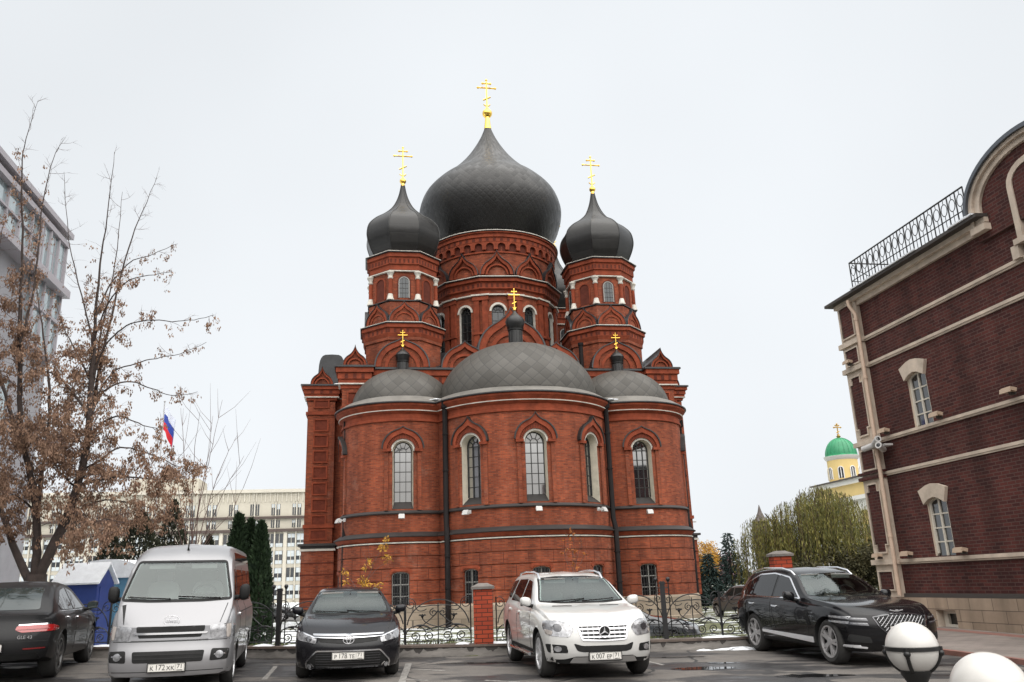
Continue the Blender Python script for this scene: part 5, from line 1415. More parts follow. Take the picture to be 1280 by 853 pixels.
def paint(name, col, rough=0.25, metal=0.0, coat=1.0, dirt=0.12, spec=0.5):
    m, t, b = _base(name); N = t.nodes.new; L = t.links.new
    b.inputs['Specular IOR Level'].default_value = spec; b.inputs['Metallic'].default_value = metal; b.inputs['Coat Weight'].default_value = coat; b.inputs['Coat Roughness'].default_value = 0.03
    tc = N('ShaderNodeTexCoord'); sp = N('ShaderNodeSeparateXYZ'); L(tc.outputs['Object'], sp.inputs[0])
    n = N('ShaderNodeTexNoise'); n.inputs['Scale'].default_value = 5; n.inputs['Detail'].default_value = 6; L(tc.outputs['Object'], n.inputs['Vector'])
    # road dirt splashed on the lower body
    r = N('ShaderNodeMapRange'); r.inputs['From Min'].default_value = 0.85; r.inputs['From Max'].default_value = 0.2; r.inputs['To Min'].default_value = 0.0; r.inputs['To Max'].default_value = 1.0; L(sp.outputs[2], r.inputs['Value'])
    mu = N('ShaderNodeMath'); mu.operation = 'MULTIPLY'; L(r.outputs[0], mu.inputs[0]); L(n.outputs['Fac'], mu.inputs[1])
    m2 = N('ShaderNodeMath'); m2.operation = 'MULTIPLY'; L(mu.outputs[0], m2.inputs[0]); m2.inputs[1].default_value = dirt*4
    x = N('ShaderNodeMix'); x.data_type = 'RGBA'; x.inputs[6].default_value = (*col, 1); x.inputs[7].default_value = (0.13, 0.115, 0.10, 1); L(m2.outputs[0], x.inputs[0]); L(x.outputs[2], b.inputs['Base Color'])
    r2 = N('ShaderNodeMapRange'); r2.inputs['To Min'].default_value = rough; r2.inputs['To Max'].default_value = 0.7; L(m2.outputs[0], r2.inputs['Value']); L(r2.outputs[0], b.inputs['Roughness'])
    r3 = N('ShaderNodeMapRange'); r3.inputs['To Min'].default_value = coat; r3.inputs['To Max'].default_value = 0.1; L(m2.outputs[0], r3.inputs['Value']); L(r3.outputs[0], b.inputs['Coat Weight'])
    return m
M_TYRE = mk('tyre_rubber', (0.022, 0.021, 0.020), 0.85, var=0.4, vs=6)
M_RIM = mk('alloy_rim', (0.55, 0.55, 0.56), 0.4, 0.6, var=0.2, vs=6)
M_RIMD = mk('dark_wheel_well', (0.012, 0.012, 0.012), 0.8)
M_BPL = mk('black_trim_plastic', (0.012, 0.012, 0.012), 0.6, spec=0.2, var=0.3, vs=6)
M_CHR = mk('bright_chrome', (0.80, 0.80, 0.82), 0.12, 1.0)
M_CGLS = glass_mat('car_glass', (0.016, 0.024, 0.024), 0.065, 0.03)
M_WSG = bpy.data.materials.new('windscreen_glass'); M_WSG.use_nodes = True
_t = M_WSG.node_tree; _t.nodes.clear(); _N = _t.nodes.new
_o = _N('ShaderNodeOutputMaterial'); _mx = _N('ShaderNodeMixShader'); _tr = _N('ShaderNodeBsdfTransparent'); _gl = _N('ShaderNodeBsdfGlossy'); _fr = _N('ShaderNodeFresnel')
_tr.inputs[0].default_value = (0.66, 0.76, 0.74, 1); _gl.inputs[0].default_value = (0.92, 1.0, 0.99, 1); _gl.inputs['Roughness'].default_value = 0.02; _fr.inputs[0].default_value = 1.75
_t.links.new(_fr.outputs[0], _mx.inputs[0]); _t.links.new(_tr.outputs[0], _mx.inputs[1]); _t.links.new(_gl.outputs[0], _mx.inputs[2]); _t.links.new(_mx.outputs[0], _o.inputs[0])
M_INT = mk('dark_car_interior', (0.035, 0.034, 0.034), 0.9, var=0.2, vs=4)
M_SEAT = mk('grey_seat_cloth', (0.19, 0.187, 0.18), 0.9, var=0.2, vs=8)
M_CGLT = glass_mat('tinted_car_glass', (0.005, 0.005, 0.006), 0.045, 0.02)
M_HLG = mk('headlamp_lens', (0.27, 0.27, 0.28), 0.14, 0.5, coat=1.0, var=0.6, vs=16)
M_HLD = mk('headlamp_dark', (0.05, 0.05, 0.055), 0.15, 0.5, coat=1.0)
M_RED = mk('red_tail_lens', (0.26, 0.010, 0.010), 0.15, coat=1.0)
M_AMB = mk('clear_indicator', (0.30, 0.27, 0.25), 0.2, coat=1.0)
M_PLW = mk('number_plate_white', (0.62, 0.60, 0.56), 0.5, var=0.12, vs=12)
M_PLB = mk('number_plate_black', (0.02, 0.02, 0.02), 0.5)
M_EMB = mk('emblem_silver', (0.78, 0.78, 0.80), 0.38, 0.5)
M_SEAM = mk('panel_gap', (0.008, 0.008, 0.008), 0.8)

class Car:
    def __init__(s, name, label, S, pnt, pos, yaw, group='cars parked by the cathedral', ns=64):
        s.S = S; s.L, s.Wd = S['L'], S['W']
        n = Vector((-GX, -GY, 1)).normalized() if S.get('tilt', True) else Vector((0, 0, 1))
        q = Vector((0, 0, 1)).rotation_difference(n).to_matrix().to_4x4() @ Matrix.Rotation(yaw, 4, 'Z')
        s.root = thing(name, label, S.get('cat', 'car'), pos, q.to_euler(), group)
        s.paint = pnt
        zt, zs, wf, zb = pchip(S['zt']), pchip(S['zs']), pchip(S['w']), pchip(S['zb'])
        L, H = s.L, S['H']; tum = S.get('tum', 0.35)
        ys = [L*(0.5-0.5*cos(pi*i/ns))*0.35+L*i/ns*0.65 for i in range(ns+1)]
        pf = pchip(S['pf']); pr = pchip(S['pr']); bf, br = S.get('bow', (0.3, 0.2)); ff, fr = S.get('fall', (1.1, 0.8))
        M = 22; rows = []
        for y in ys:
            T_, B_, w, b = zt(y), zs(y), wf(y), zb(y)
            h = max(T_-B_, 0.012)
            zm = b+(B_-b)*0.62
            P = [(0, b), (w*0.55, b), (w*0.86, b+0.005), (w*0.945, b+0.035), (w*0.972, b+0.12), (w*0.985, b+(B_-b)*0.33), (w*0.992, b+(B_-b)*0.48), (w, zm), (w*0.996, zm+(B_-zm)*0.35), (w*0.985, B_-(B_-zm)*0.28), (w*0.966, B_-0.03), (w*0.945, B_)]
            ws = w*0.925
            def wg(z): return ws-(z-B_)*tum-(z-B_)**2*S.get('tum2', 0.10)
            for f in (0.10, 0.35, 0.62, 0.82): P.append((wg(B_+h*f), B_+h*f))
            cr = min(0.10, h*0.5)
            we = wg(B_+h*0.82)
            P += [(we-cr*0.28, B_+h*0.915), (we-cr*1.0, B_+h*0.965), (we-cr*2.2 if h > 0.15 else we*0.82, B_+h*0.985), (we*0.55, T_-h*0.006), (we*0.27, T_), (0, T_+S.get('crown', 0.01))]
            rows.append(P)
        k = len(rows[0]); vs = []; fs = []
        full = 2*k-2
        def deform(x, y, z):
            a = min(1, abs(x)/(s.Wd/2))
            t = max(0.0, 1-y/ff)**1.6; y2 = y+(pf(z)+bf*a**2.6)*t
            t = max(0.0, 1-(L-y)/fr)**1.6; y2 -= (pr(z)+br*a**2.6)*t
            return (x, y2, z)
        for y, P in zip(ys, rows):
            for x, z in P: vs.append(deform(x, y, z))
            for x, z in P[-2:0:-1]: vs.append(deform(-x, y, z))
        for i in range(ns):
            for j in range(full):
                j2 = (j+1) % full; fs.append((i*full+j, i*full+j2, (i+1)*full+j2, (i+1)*full+j))
        # end caps as a grid so they can bow
        G = 14
        for i, y in ((0, ys[0]), (ns, ys[-1])):
            P = rows[i]; base = len(vs)
            ids = []
            for j in range(k):
                row = []
                for g in range(G+1):
                    if j in (0, k-1): row.append(i*full+(0 if j == 0 else k-1)); continue
                    if g == 0: row.append(i*full+j); continue
                    if g == G: row.append(i*full+(full-j)); continue
                    x, z = P[j]; xx = x*(1-2*g/G); zt2 = z
                    vs.append(deform(xx, y, zt2)); row.append(len(vs)-1)
                ids.append(row)
            for j in range(k-1):
                for g in range(G):
                    q4 = [ids[j][g], ids[j][g+1], ids[j+1][g+1], ids[j+1][g]]
                    q4 = [a for n_, a in enumerate(q4) if a not in q4[:n_]]
                    if len(q4) >= 3: fs.append(tuple(q4))
        mb = MB(pnt, M_RIMD); mb.add(vs, fs)
        s.body = mb.build('body', s.root, 180, merge=True)
        me = s.body.data; me.calc_loop_triangles()
        s.bvh = BVHTree.FromPolygons([v.co.copy() for v in me.vertices], [tuple(p.vertices) for p in me.polygons])
        # wheel arches
        ra = S['ra']; c = MB(M_RIMD)
        for y in S['axle']:
            for sx in (-1, 1):
                x0, x1 = sorted((sx*(s.Wd/2-0.36), sx*(s.Wd/2+0.25)))
                c.lathe([(ra, x0), (ra, x1)], 40, (y, S['r']), ax='x')
        bool_cut(s.body, c)
        me = s.body.data
        for p in me.polygons:
            cc = p.center
            for y in S['axle']:
                d = sqrt((cc.y-y)**2+(cc.z-S['r'])**2)
                if d < ra+0.012 and abs(cc.x) < s.Wd/2+0.05:
                    nrm = p.normal
                    if d < ra-0.02 or (nrm.y*(cc.y-y)+nrm.z*(cc.z-S['r'])) < -0.2*d*0.5:
                        if not (abs(nrm.x) > 0.6 and abs(cc.x) > s.Wd/2-0.30): p.material_index = 1
        me.set_sharp_from_angle(angle=radians(42))
        for y in S['axle']:
            for sx in (-1, 1): s.wheel(y, sx)
    def open_screen(s, poly, depth=2.1, wheel_x=0.36, seat='dark', wz=0.02):
        """cut the windscreen opening with a cabin behind it; seats, steering wheel and mirror inside"""
        zb_ = min(p[1] for p in poly); zt_ = max(p[1] for p in poly)
        y0 = min(s.hit(a, b, 'F')[0].y for a, b in poly); yb = s.hit(0, zb_+0.02, 'F')[0].y
        c_ = MB(M_INT); n = len(poly)
        yA = y0-0.9 if False else 0.02
        c_.add([(a, -0.6, b) for a, b in poly]+[(a*0.98, yb+depth, b) for a, b in poly], [tuple(range(n)), tuple(range(2*n-1, n-1, -1))]+[(i, (i+1) % n, n+(i+1) % n, n+i) for i in range(n)])
        me0 = s.body.data; bool_cut(s.body, c_)
        me = s.body.data
        if M_INT.name not in [m_.name for m_ in me.materials]: me.materials.append(M_INT)
        k = [m_.name for m_ in me.materials].index(M_INT.name)
        zt_in = zt_
        for p in me.polygons:
            h_ = s.bvh.find_nearest(p.center)
            if h_[3] is not None and h_[3] > 0.012 and p.center.z > zb_-0.05 and p.center.y > yb-0.05 and p.material_index == 0: p.material_index = k
        me.set_sharp_from_angle(angle=radians(42))
        H_ = zt_-zb_
        it = MB(M_SEAT)
        for sx in (-1, 1):
            yy = yb+1.05
            it.T = Matrix.Translation((sx*0.36, yy, zb_-0.02)) @ Matrix.Rotation(radians(-12), 4, 'X')
            it.add([(x*w_, y_, z_*H_) for z_, w_ in ((0.0, 0.25), (0.30, 0.25), (0.46, 0.20), (0.50, 0.12)) for x, y_ in ((-1, -0.06), (1, -0.06), (1, 0.07), (-1, 0.07))], [(4*i+j, 4*i+(j+1) % 4, 4*i+4+(j+1) % 4, 4*i+4+j) for i in range(3) for j in range(4)]+[(12, 13, 14, 15)])
            it.add([(x*0.125, y_, (0.54+z_*0.24)*H_) for z_, in ((0,), (1,)) for x, y_ in ((-1, -0.05), (1, -0.05), (1, 0.05), (-1, 0.05))], [(0, 1, 2, 3), (4, 5, 6, 7), (0, 1, 5, 4), (1, 2, 6, 5), (2, 3, 7, 6), (3, 0, 4, 7)])
        it.build('seats', s.root)
        m = MB(M_BPL); m.T = Matrix.Translation((wheel_x, yb+0.55, zb_+wz)) @ Matrix.Rotation(radians(-28), 4, 'X')
        m.tube([(0.185*cos(2*pi*i/24), 0, 0.185*sin(2*pi*i/24)) for i in range(25)], 0.017, 6); m.tube([(-0.18, 0, 0), (0.18, 0, 0)], 0.02, 5); m.build('steering_wheel', s.root, 50)
        h_ = s.hit(0, zt_-0.06, 'F')[0]
        m = MB(M_BPL); m.box(-0.11, 0.11, h_.y+0.06, h_.y+0.09, zt_-0.13, zt_-0.07); m.tube([(0, h_.y+0.02, zt_-0.04), (0, h_.y+0.07, zt_-0.09)], 0.012, 5); m.build('rear_view_mirror', s.root)
        m = MB(mk('sun_visor', (0.22, 0.21, 0.20), 0.8))
        for sx in (-1, 1): m.box(sx*0.33-0.2, sx*0.33+0.2, h_.y+0.10, h_.y+0.115, zt_-0.10, zt_-0.01)
        m.build('sun_visors', s.root)
    def wheel(s, y, sx):
        S = s.S; r = S['r']; w = S.get('tw', 0.235); x = sx*(s.Wd/2-0.035-w/2)
        wt = bpy.data.objects.new('wheel', None); COL.objects.link(wt); wt.parent = s.root; wt.location = (x, y, r); wt.rotation_euler = (0, 0, 0 if sx > 0 else pi)
        key = ('wheel', r, S.get('spokes', 5), S.get('rimmat', M_RIM).name)
        if key not in WHEELS:
            rr = r*S.get('rimf', 0.70); h = w/2
            t = MB(M_TYRE); t.lathe([(rr-0.01, -h+0.02), (rr+0.02, -h), (r-0.05, -h), (r-0.012, -h+0.035), (r, -h+0.06), (r, h-0.06), (r-0.012, h-0.035), (r-0.05, h), (rr+0.02, h), (rr-0.01, h-0.02)], 40, ax='x', cap=False)
            tm = t.mesh('tyre', 35)
            m = MB(M_RIMD); m.lathe([(rr, h-0.09), (0.0, h-0.11)], 32, ax='x', cap=False); m.lathe([(rr, -h+.02), (0.0, -h+.03)], 32, ax='x', cap=False)
            m.use(S.get('rimmat', M_RIM)); m.lathe([(rr+0.004, -h+0.02), (rr+0.004, h-0.004), (rr-0.022, h-0.006), (rr-0.03, h-0.05)], 40, ax='x', cap=False)
            m.lathe([(0.075, h-0.04), (0.07, h-0.018), (0.0, h-0.014)], 20, ax='x', cap=False)
            n = S.get('spokes', 5)
            for k in range(n):
                a = 2*pi*k/n
                for da in ((-0.16, 0.16) if n <= 6 else (0,)):
                    e0, e1 = a+da*0.55, a+da
                    ww0, ww1 = (0.026, 0.022) if n <= 6 else (0.032, 0.022)
                    def pt(rad, an, off, xx): return (xx, rad*cos(an)-off*sin(an), rad*sin(an)+off*cos(an))
                    m.add([pt(0.05, e0, -ww0, h-0.022), pt(0.05, e0, ww0, h-0.022), pt(rr-0.015, e1, ww1, h-0.012), pt(rr-0.015, e1, -ww1, h-0.012), pt(0.05, e0, -ww0, h-0.08), pt(0.05, e0, ww0, h-0.08), pt(rr-0.015, e1, ww1, h-0.07), pt(rr-0.015, e1, -ww1, h-0.07)],
                        [(0, 1, 2, 3), (7, 6, 5, 4), (0, 4, 5, 1), (1, 5, 6, 2), (2, 6, 7, 3), (3, 7, 4, 0)])
            WHEELS[key] = (tm, m.mesh('rim', 35))
        for nm, me in zip(('tyre', 'rim'), WHEELS[key]):
            o = bpy.data.objects.new(nm, me); COL.objects.link(o); o.parent = wt
    # ---- a patch of surface detail, its outline given in front ('F'), rear ('B') or side ('L','R') view, laid on the body
    def patch(s, name, poly, side='F', mat=None, off=0.006, parent=None, grid=0.06, th=0.02, mb=None, hole=None, sm=60):
        bm = bmesh.new()
        vs = [bm.verts.new((a, 0, b)) for a, b in poly]
        if hole:
            hv = [bm.verts.new((a, 0, b)) for a, b in hole]
            n = len(poly)
            for i in range(n): bm.faces.new((vs[i], vs[(i+1) % n], hv[(i+1) % n], hv[i]))
        else:
            bm.faces.new(vs)
            bmesh.ops.triangulate(bm, faces=bm.faces[:])
        ax = [p[0] for p in poly]; az = [p[1] for p in poly]
        for lo, hi, nrm in ((min(ax), max(ax), (1, 0, 0)), (min(az), max(az), (0, 0, 1))):
            k = int((hi-lo)/grid)
            for i in range(1, k+1):
                c = lo+(hi-lo)*i/(k+1)
                bmesh.ops.bisect_plane(bm, geom=bm.verts[:]+bm.edges[:]+bm.faces[:], plane_co=Vector(nrm)*c, plane_no=nrm)
        bm.verts.ensure_lookup_table()
        last = None; P = []
        for v in bm.verts:
            a, b = v.co.x, v.co.z
            if side == 'F': o, d = Vector((a, -3, b)), Vector((0, 1, 0))
            elif side == 'B': o, d = Vector((a, s.L+3, b)), Vector((0, -1, 0))
            elif side == 'L': o, d = Vector((3, a, b)), Vector((-1, 0, 0))
            elif side == 'R': o, d = Vector((-3, a, b)), Vector((1, 0, 0))
            else: o, d = Vector((a, b, 4)), Vector((0, 0, -1))
            hit, nn_, _, _ = s.bvh.ray_cast(o, d)
            if hit is None:
                hit, nn_, _, _ = s.bvh.find_nearest(o+d*(3.2 if side in 'FB' else 2.2))
            P.append((hit, (-d*0.7+nn_*(1 if nn_.dot(d) < 0 else -1)*0.3).normalized(), d))
        new = []
        for v, (hit, nr, d) in zip(bm.verts, P): new.append(hit+nr*off)
        fcs = [[v.index for v in f.verts] for f in bm.faces]
        bm.edges.ensure_lookup_table()
        bnd = [(e.verts[0].index, e.verts[1].index) for e in bm.edges if len(e.link_faces) == 1]
        bm.free()
        own = mb is None
        if own: mb = MB(mat)
        elif mat: mb.use(mat)
        base = list(new); m = len(new)
        inner = [p+d*(th+off) for p, (_, _, d) in zip(new, P)]
        mb.add(base+inner, fcs+[(a, b, b+m, a+m) for a, b in bnd])
        if own: return mb.build(name, parent or s.root, sm)
    def both(s, name, poly, side='F', **k):
        """mirrored pair"""
        if side in 'FB':
            s.patch(name, poly, side, **k); s.patch(name, [(-a, b) for a, b in poly][::-1], side, **k)
        else:
            s.patch(name, poly, 'L', **k); s.patch(name, poly, 'R', **k)
    def ring(s, name, poly, w, side='F', mat=None, off=0.012, mb=None, parent=None):
        """a trim strip of width w along a closed outline"""
        cx_ = sum(p[0] for p in poly)/len(poly); cz_ = sum(p[1] for p in poly)/len(poly)
        inn = inset(poly, w)
        return s.patch(name, poly, side, mat=mat, off=off, hole=inn, mb=mb, parent=parent)
    def hit(s, a, b, side='F'):
        o, d = {'F': (Vector((a, -3, b)), Vector((0, 1, 0))), 'B': (Vector((a, s.L+3, b)), Vector((0, -1, 0))), 'L': (Vector((3, a, b)), Vector((-1, 0, 0))), 'R': (Vector((-3, a, b)), Vector((1, 0, 0))), 'T': (Vector((a, b, 4)), Vector((0, 0, -1)))}[side]
        h, n, _, _ = s.bvh.ray_cast(o, d)
        return (h, n) if h else (o+d*2.2, -d)
    def mirror(s, y, z, mat, w=0.22, h=0.15, reach=0.16, cap=None):
        for sx in (-1, 1):
            side = 'L' if sx > 0 else 'R'
            h0, _ = s.hit(y, z-0.06, side)
            x = h0.x
            m = MB(mat)
            cx_ = x+sx*(reach+w*0.15)
            # rounded shell
            prof = []
            for i in range(9):
                a = pi*i/8
                prof.append((sin(a), -cos(a)))
            vs = []; fs = []; nu = 14
            for i in range(9):
                rr, zz = prof[i]
                for k in range(nu):
                    t = 2*pi*k/nu
                    px_ = cos(t)*rr; py_ = sin(t)*rr
                    e = 0.72
                    px_ = math.copysign(abs(px_)**e, px_); py_ = math.copysign(abs(py_)**e, py_); z2 = math.copysign(abs(zz)**0.75, zz)
                    vs.append((cx_+px_*w/2, y+max(-0.09, min(py_*0.10, 0.05)), z+0.02+z2*h/2+sx*px_*0.01))
            for i in range(8):
                for k in range(nu): fs.append((i*nu+k, i*nu+(k+1) % nu, (i+1)*nu+(k+1) % nu, (i+1)*nu+k))
            m.add(vs, fs)
            m.use(M_BPL); m.tube([(x-sx*0.05, y+0.0, z-0.07), (x+sx*reach*0.6, y, z-0.05), (cx_, y, z-0.03)], [0.04, 0.032, 0.03], 8)
            m.use(M_CGLS); m.add([(cx_-w*0.40, y+0.052, z-h*0.35), (cx_+w*0.40, y+0.052, z-h*0.35), (cx_+w*0.40, y+0.052, z+h*0.42), (cx_-w*0.40, y+0.052, z+h*0.42)], [(0, 1, 2, 3)])
            m.build('wing_mirror', s.root, 50)
    def text(s, txt, size, name, mat, parent, loc, M3, ext=0.003, align='CENTER', sx=1.0):
        cu = bpy.data.curves.new(name, 'FONT'); cu.body = txt; cu.size = size; cu.extrude = ext; cu.align_x = align; cu.align_y = 'CENTER'; cu.resolution_u = 3
        o = bpy.data.objects.new(name, cu); COL.objects.link(o)
        bpy.context.view_layer.update()
        me = bpy.data.meshes.new_from_object(o.evaluated_get(bpy.context.evaluated_depsgraph_get()))
        bpy.data.objects.remove(o)
        me.materials.clear(); me.materials.append(mat)
        o = bpy.data.objects.new(name, me); COL.objects.link(o); o.parent = parent
        o.matrix_local = Matrix.Translation(loc) @ M3 @ Matrix.Diagonal((sx, 1, 1, 1))
        return o
    def plate(s, txt, reg, z, x=0.0, side='F', tilt=0.0):
        h, n = s.hit(x, z, side)
        y = h.y-0.02 if side == 'F' else h.y+0.02
        P = bpy.data.objects.new('number_plate', None); COL.objects.link(P); P.parent = s.root; P.location = (x, y, z); P.rotation_euler = (0, 0, 0 if side == 'F' else pi)
        m = MB(M_BPL); m.box(-0.275, 0.275, 0.004, 0.03, -0.068, 0.068); m.build('plate_holder', P)
        m = MB(M_PLW); m.box(-0.26, 0.26, -0.006, 0.004, -0.056, 0.056)
        m.use(M_PLB)
        for a, b, c, d in ((-0.256, 0.256, 0.050, 0.053), (-0.256, 0.256, -0.053, -0.050), (-0.256, -0.253, -0.053, 0.053), (0.253, 0.256, -0.053, 0.053), (0.128, 0.131, -0.053, 0.053)):
            m.box(a, b, -0.0075, -0.006, c, d)
        m.build('plate', P)
        R90 = Matrix.Rotation(pi/2, 4, 'X')
        if not reg: return
        m = MB(M_PLB); m.box(0.15, 0.235, -0.0075, -0.006, -0.044, -0.034); m.build('plate_country_strip', P)
        s.text(reg, 0.085, 'plate_lettering', M_PLB, P, (0.192, -0.008, 0.012), R90, 0.001)
        if not txt[0]: return
        s.text(txt[0], 0.088, 'plate_lettering', M_PLB, P, (-0.205, -0.008, -0.010), R90, 0.001)
        s.text(txt[1], 0.112, 'plate_lettering', M_PLB, P, (-0.088, -0.008, 0.0), R90, 0.001, sx=0.88)
        s.text(txt[2], 0.088, 'plate_lettering', M_PLB, P, (0.060, -0.008, -0.010), R90, 0.001)
def inset(poly, w):
    n = len(poly); out = []
    area = sum(poly[i][0]*poly[(i+1) % n][1]-poly[(i+1) % n][0]*poly[i][1] for i in range(n))
    sg = 1 if area > 0 else -1
    for i in range(n):
        a, b, c = Vector(poly[i-1]), Vector(poly[i]), Vector(poly[(i+1) % n])
        d1 = (b-a).normalized(); d2 = (c-b).normalized()
        n1 = Vector((-d1.y, d1.x))*sg; n2 = Vector((-d2.y, d2.x))*sg
        m = (n1+n2); m = m/max(0.6, m.dot(m)/2) if m.length > 1e-6 else n1
        out.append(tuple(b+m*w))
    return out
def rounded(poly, r=0.03, k=3):
    n = len(poly); out = []
    for i in range(n):
        a, b, c = Vector(poly[i-1]), Vector(poly[i]), Vector(poly[(i+1) % n])
        l1, l2 = (a-b).length, (c-b).length; e = min(r, l1*0.45, l2*0.45)
        p, q = b+(a-b).normalized()*e, b+(c-b).normalized()*e
        for j in range(k+1):
            t = j/k; out.append(tuple(p*(1-t)**2+b*2*t*(1-t)+q*t*t))
    return out
def mirx(pts): return pts+[(-a, b) for a, b in pts[::-1] if abs(a) > 1e-6]
WHEELS = {}
def emblem(car, x, z, kind, R, parent=None, off=0.012):
    h, n = car.hit(x, z, 'F')
    m = MB(M_EMB); m.T = Matrix.Translation((x, h.y-off, z))
    def ell(a, b, c=(0, 0), w=0.012, k=28):
        m.tube([(c[0]+a*cos(2*pi*i/k), 0, c[1]+b*sin(2*pi*i/k)) for i in range(k+1)], w, 5)
    if kind == 'ovals':
        ell(R, R*0.68, w=R*0.055); ell(R*0.34, R*0.60, w=R*0.055); ell(R*0.86, R*0.26, (0, R*0.32), w=R*0.055)
    else:
        m.lathe([(R, -0.012), (R*0.99, 0.012), (R*0.88, 0.012), (R*0.88, -0.012)], 32, ax='x')
        v0 = len(m.v)
        # star: three tapered arms
        m2 = MB(M_EMB); m2.T = m.T
        for k in range(3):
            a = pi/2+2*pi*k/3; d = Vector((cos(a), sin(a))); q = Vector((-d.y, d.x))
            A = q*R*0.16; tip = d*R*0.93
            m2.add([(A.x, 0.0, A.y), (-A.x, 0.0, -A.y), (tip.x, 0, tip.y), (0, -0.03, 0)], [(0, 2, 3), (1, 3, 2), (0, 3, 1), (0, 1, 2)])
        m3 = MB(M_EMB, M_SEAM); m3.T = m.T
        m3.lathe([(0.001, 0.012), (R, 0.012)], 24, ax='y') if False else None
        m3.tube([(R*0.94*cos(2*pi*i/32), 0, R*0.94*sin(2*pi*i/32)) for i in range(33)], R*0.075, 6)
        m3.use(M_SEAM).prism([(R*0.92*cos(2*pi*i/32), R*0.92*sin(2*pi*i/32)) for i in range(32)], -0.02, -0.012)
        m3.v += m2.v; b = len(m3.v)-len(m2.v)
        for f in m2.f: m3.f.append([i+b for i in f]); m3.fm.append(0)
        m3.build('emblem', parent or car.root, 40); return
    m.build('emblem', parent or car.root, 40)
def place(ax_px, yaw, S, up=0.0):
    """front-bumper point on the car park plane for a front-axle centre px"""
    return ax_px
def park(cx, cy, yaw):   # local origin = front bumper centre on the ground; heading is local -y
    return Vector((cx, cy, gz(cx, cy)))

# ------------------------------------------------------------------ silver high-roof van
P_SIL = paint('silver_van_paint', (0.235, 0.235, 0.245), 0.36, 0.4, coat=0.5, dirt=0.16)
S = dict(L=5.38, W=1.88, H=2.285, cat='van', zt=[(0, 0.98), (0.12, 1.10), (0.30, 1.24), (0.52, 1.42), (0.98, 1.98), (1.12, 2.08), (1.5, 2.22), (2.1, 2.275), (4.9, 2.27), (5.2, 2.2), (5.38, 2.08)],
    zs=[(0, 0.93), (0.15, 1.06), (0.35, 1.18), (0.6, 1.22), (1.2, 1.22), (5.38, 1.22)], w=[(0, 0.86), (0.15, 0.905), (0.5, 0.935), (1.2, 0.94), (4.9, 0.94), (5.38, 0.90)],
    zb=[(0, 0.27), (0.3, 0.24), (1.6, 0.28), (4.4, 0.30), (5.38, 0.38)], pf=[(0.2, 0.05), (0.42, 0.0), (0.60, 0.01), (0.70, 0.06), (1.0, 0.10), (1.2, 0.12)], pr=[(0.3, 0.0), (1.0, 0.02), (2.2, 0.10)],
    bow=(0.24, 0.08), fall=(0.95, 0.5), tum=0.085, tum2=0.05, ra=0.385, r=0.335, axle=(1.02, 4.13), spokes=8, rimf=0.62, crown=0.02, tw=0.2)
va = Vector((-5.66, 14.45)); vy = radians(14.0)
hd = Vector((sin(vy), -cos(vy)))
vp = va+hd*1.02
VAN = Car('minibus', 'silver high-roof minibus with grey film of dirt parked by the fence', S, P_SIL, park(vp.x, vp.y, vy), vy)
c = VAN
WS_ = rounded(mirx([(0.80, 1.405), (0.665, 1.955), (0.0, 1.975)])[::-1] if False else [(-0.81, 1.40), (-0.67, 1.955), (0.67, 1.955), (0.81, 1.40), (0.4, 1.375), (-0.4, 1.375)], 0.05)
c.open_screen([(a*0.975, b) for a, b in WS_], wz=0.05)
c.patch('windscreen', WS_, 'F', M_WSG, 0.006, th=0.0)
c.ring('windscreen_rubber', rounded([(-0.845, 1.36), (-0.695, 1.985), (0.695, 1.985), (0.845, 1.36), (0.4, 1.335), (-0.4, 1.335)], 0.06), 0.035, 'F', M_BPL, 0.008)
g = c.patch('grille', rounded([(-0.50, 0.985), (0.50, 0.985), (0.49, 0.90), (-0.49, 0.90)], 0.02), 'F', M_BPL, 0.006)
c.patch('grille_slat', rounded([(-0.47, 0.875), (0.47, 0.875), (0.45, 0.82), (-0.45, 0.82)], 0.02), 'F', M_BPL, 0.006, parent=g)
c.patch('grille_bar', rounded([(-0.545, 0.895), (0.545, 0.895), (0.53, 0.868), (-0.53, 0.868)], 0.01), 'F', M_CHR, 0.022, parent=g)
c.patch('grille_frame', rounded([(-0.52, 0.815), (0.52, 0.815), (0.57, 0.785), (-0.57, 0.785)], 0.01), 'F', P_SIL, 0.02, parent=g)
c.both('headlight', rounded([(0.56, 0.985), (0.86, 1.005), (0.925, 0.98), (0.925, 0.80), (0.60, 0.785)], 0.03), 'F', mat=M_HLG, off=0.008)
c.both('indicator', rounded([(0.80, 0.99), (0.87, 1.0), (0.87, 0.80), (0.82, 0.795)], 0.02), 'F', mat=M_AMB, off=0.014)
c.patch('lower_grille', rounded([(-0.52, 0.63), (0.52, 0.63), (0.50, 0.47), (-0.50, 0.47)], 0.03), 'F', M_BPL, 0.005)
for z in (0.52, 0.575): c.patch('lower_grille_slat', [(-0.49, z), (0.49, z), (0.49, z+0.014), (-0.49, z+0.014)], 'F', M_RIMD, 0.010)
c.both('fog_light_bezel', rounded([(0.62, 0.645), (0.875, 0.635), (0.855, 0.48), (0.60, 0.47)], 0.03), 'F', mat=M_BPL, off=0.005)
for s_ in (-1, 1):
    c.patch('fog_light', [(s_*0.735+0.058*cos(2*pi*i/16), 0.555+0.055*sin(2*pi*i/16)) for i in range(16)], 'F', M_HLG, 0.014)
    c.patch('fog_light_strip', sorted([(s_*0.66, 0.57), (s_*0.86, 0.575), (s_*0.86, 0.555), (s_*0.66, 0.55)], key=lambda p: (0 if p[1] > 0.56 else 1, p[0] if p[1] > 0.56 else -p[0])), 'F', M_CHR, 0.010)
c.patch('bumper_seam', [(-0.92, 0.775), (0.92, 0.775), (0.92, 0.765), (-0.92, 0.765)], 'F', M_SEAM, 0.003)
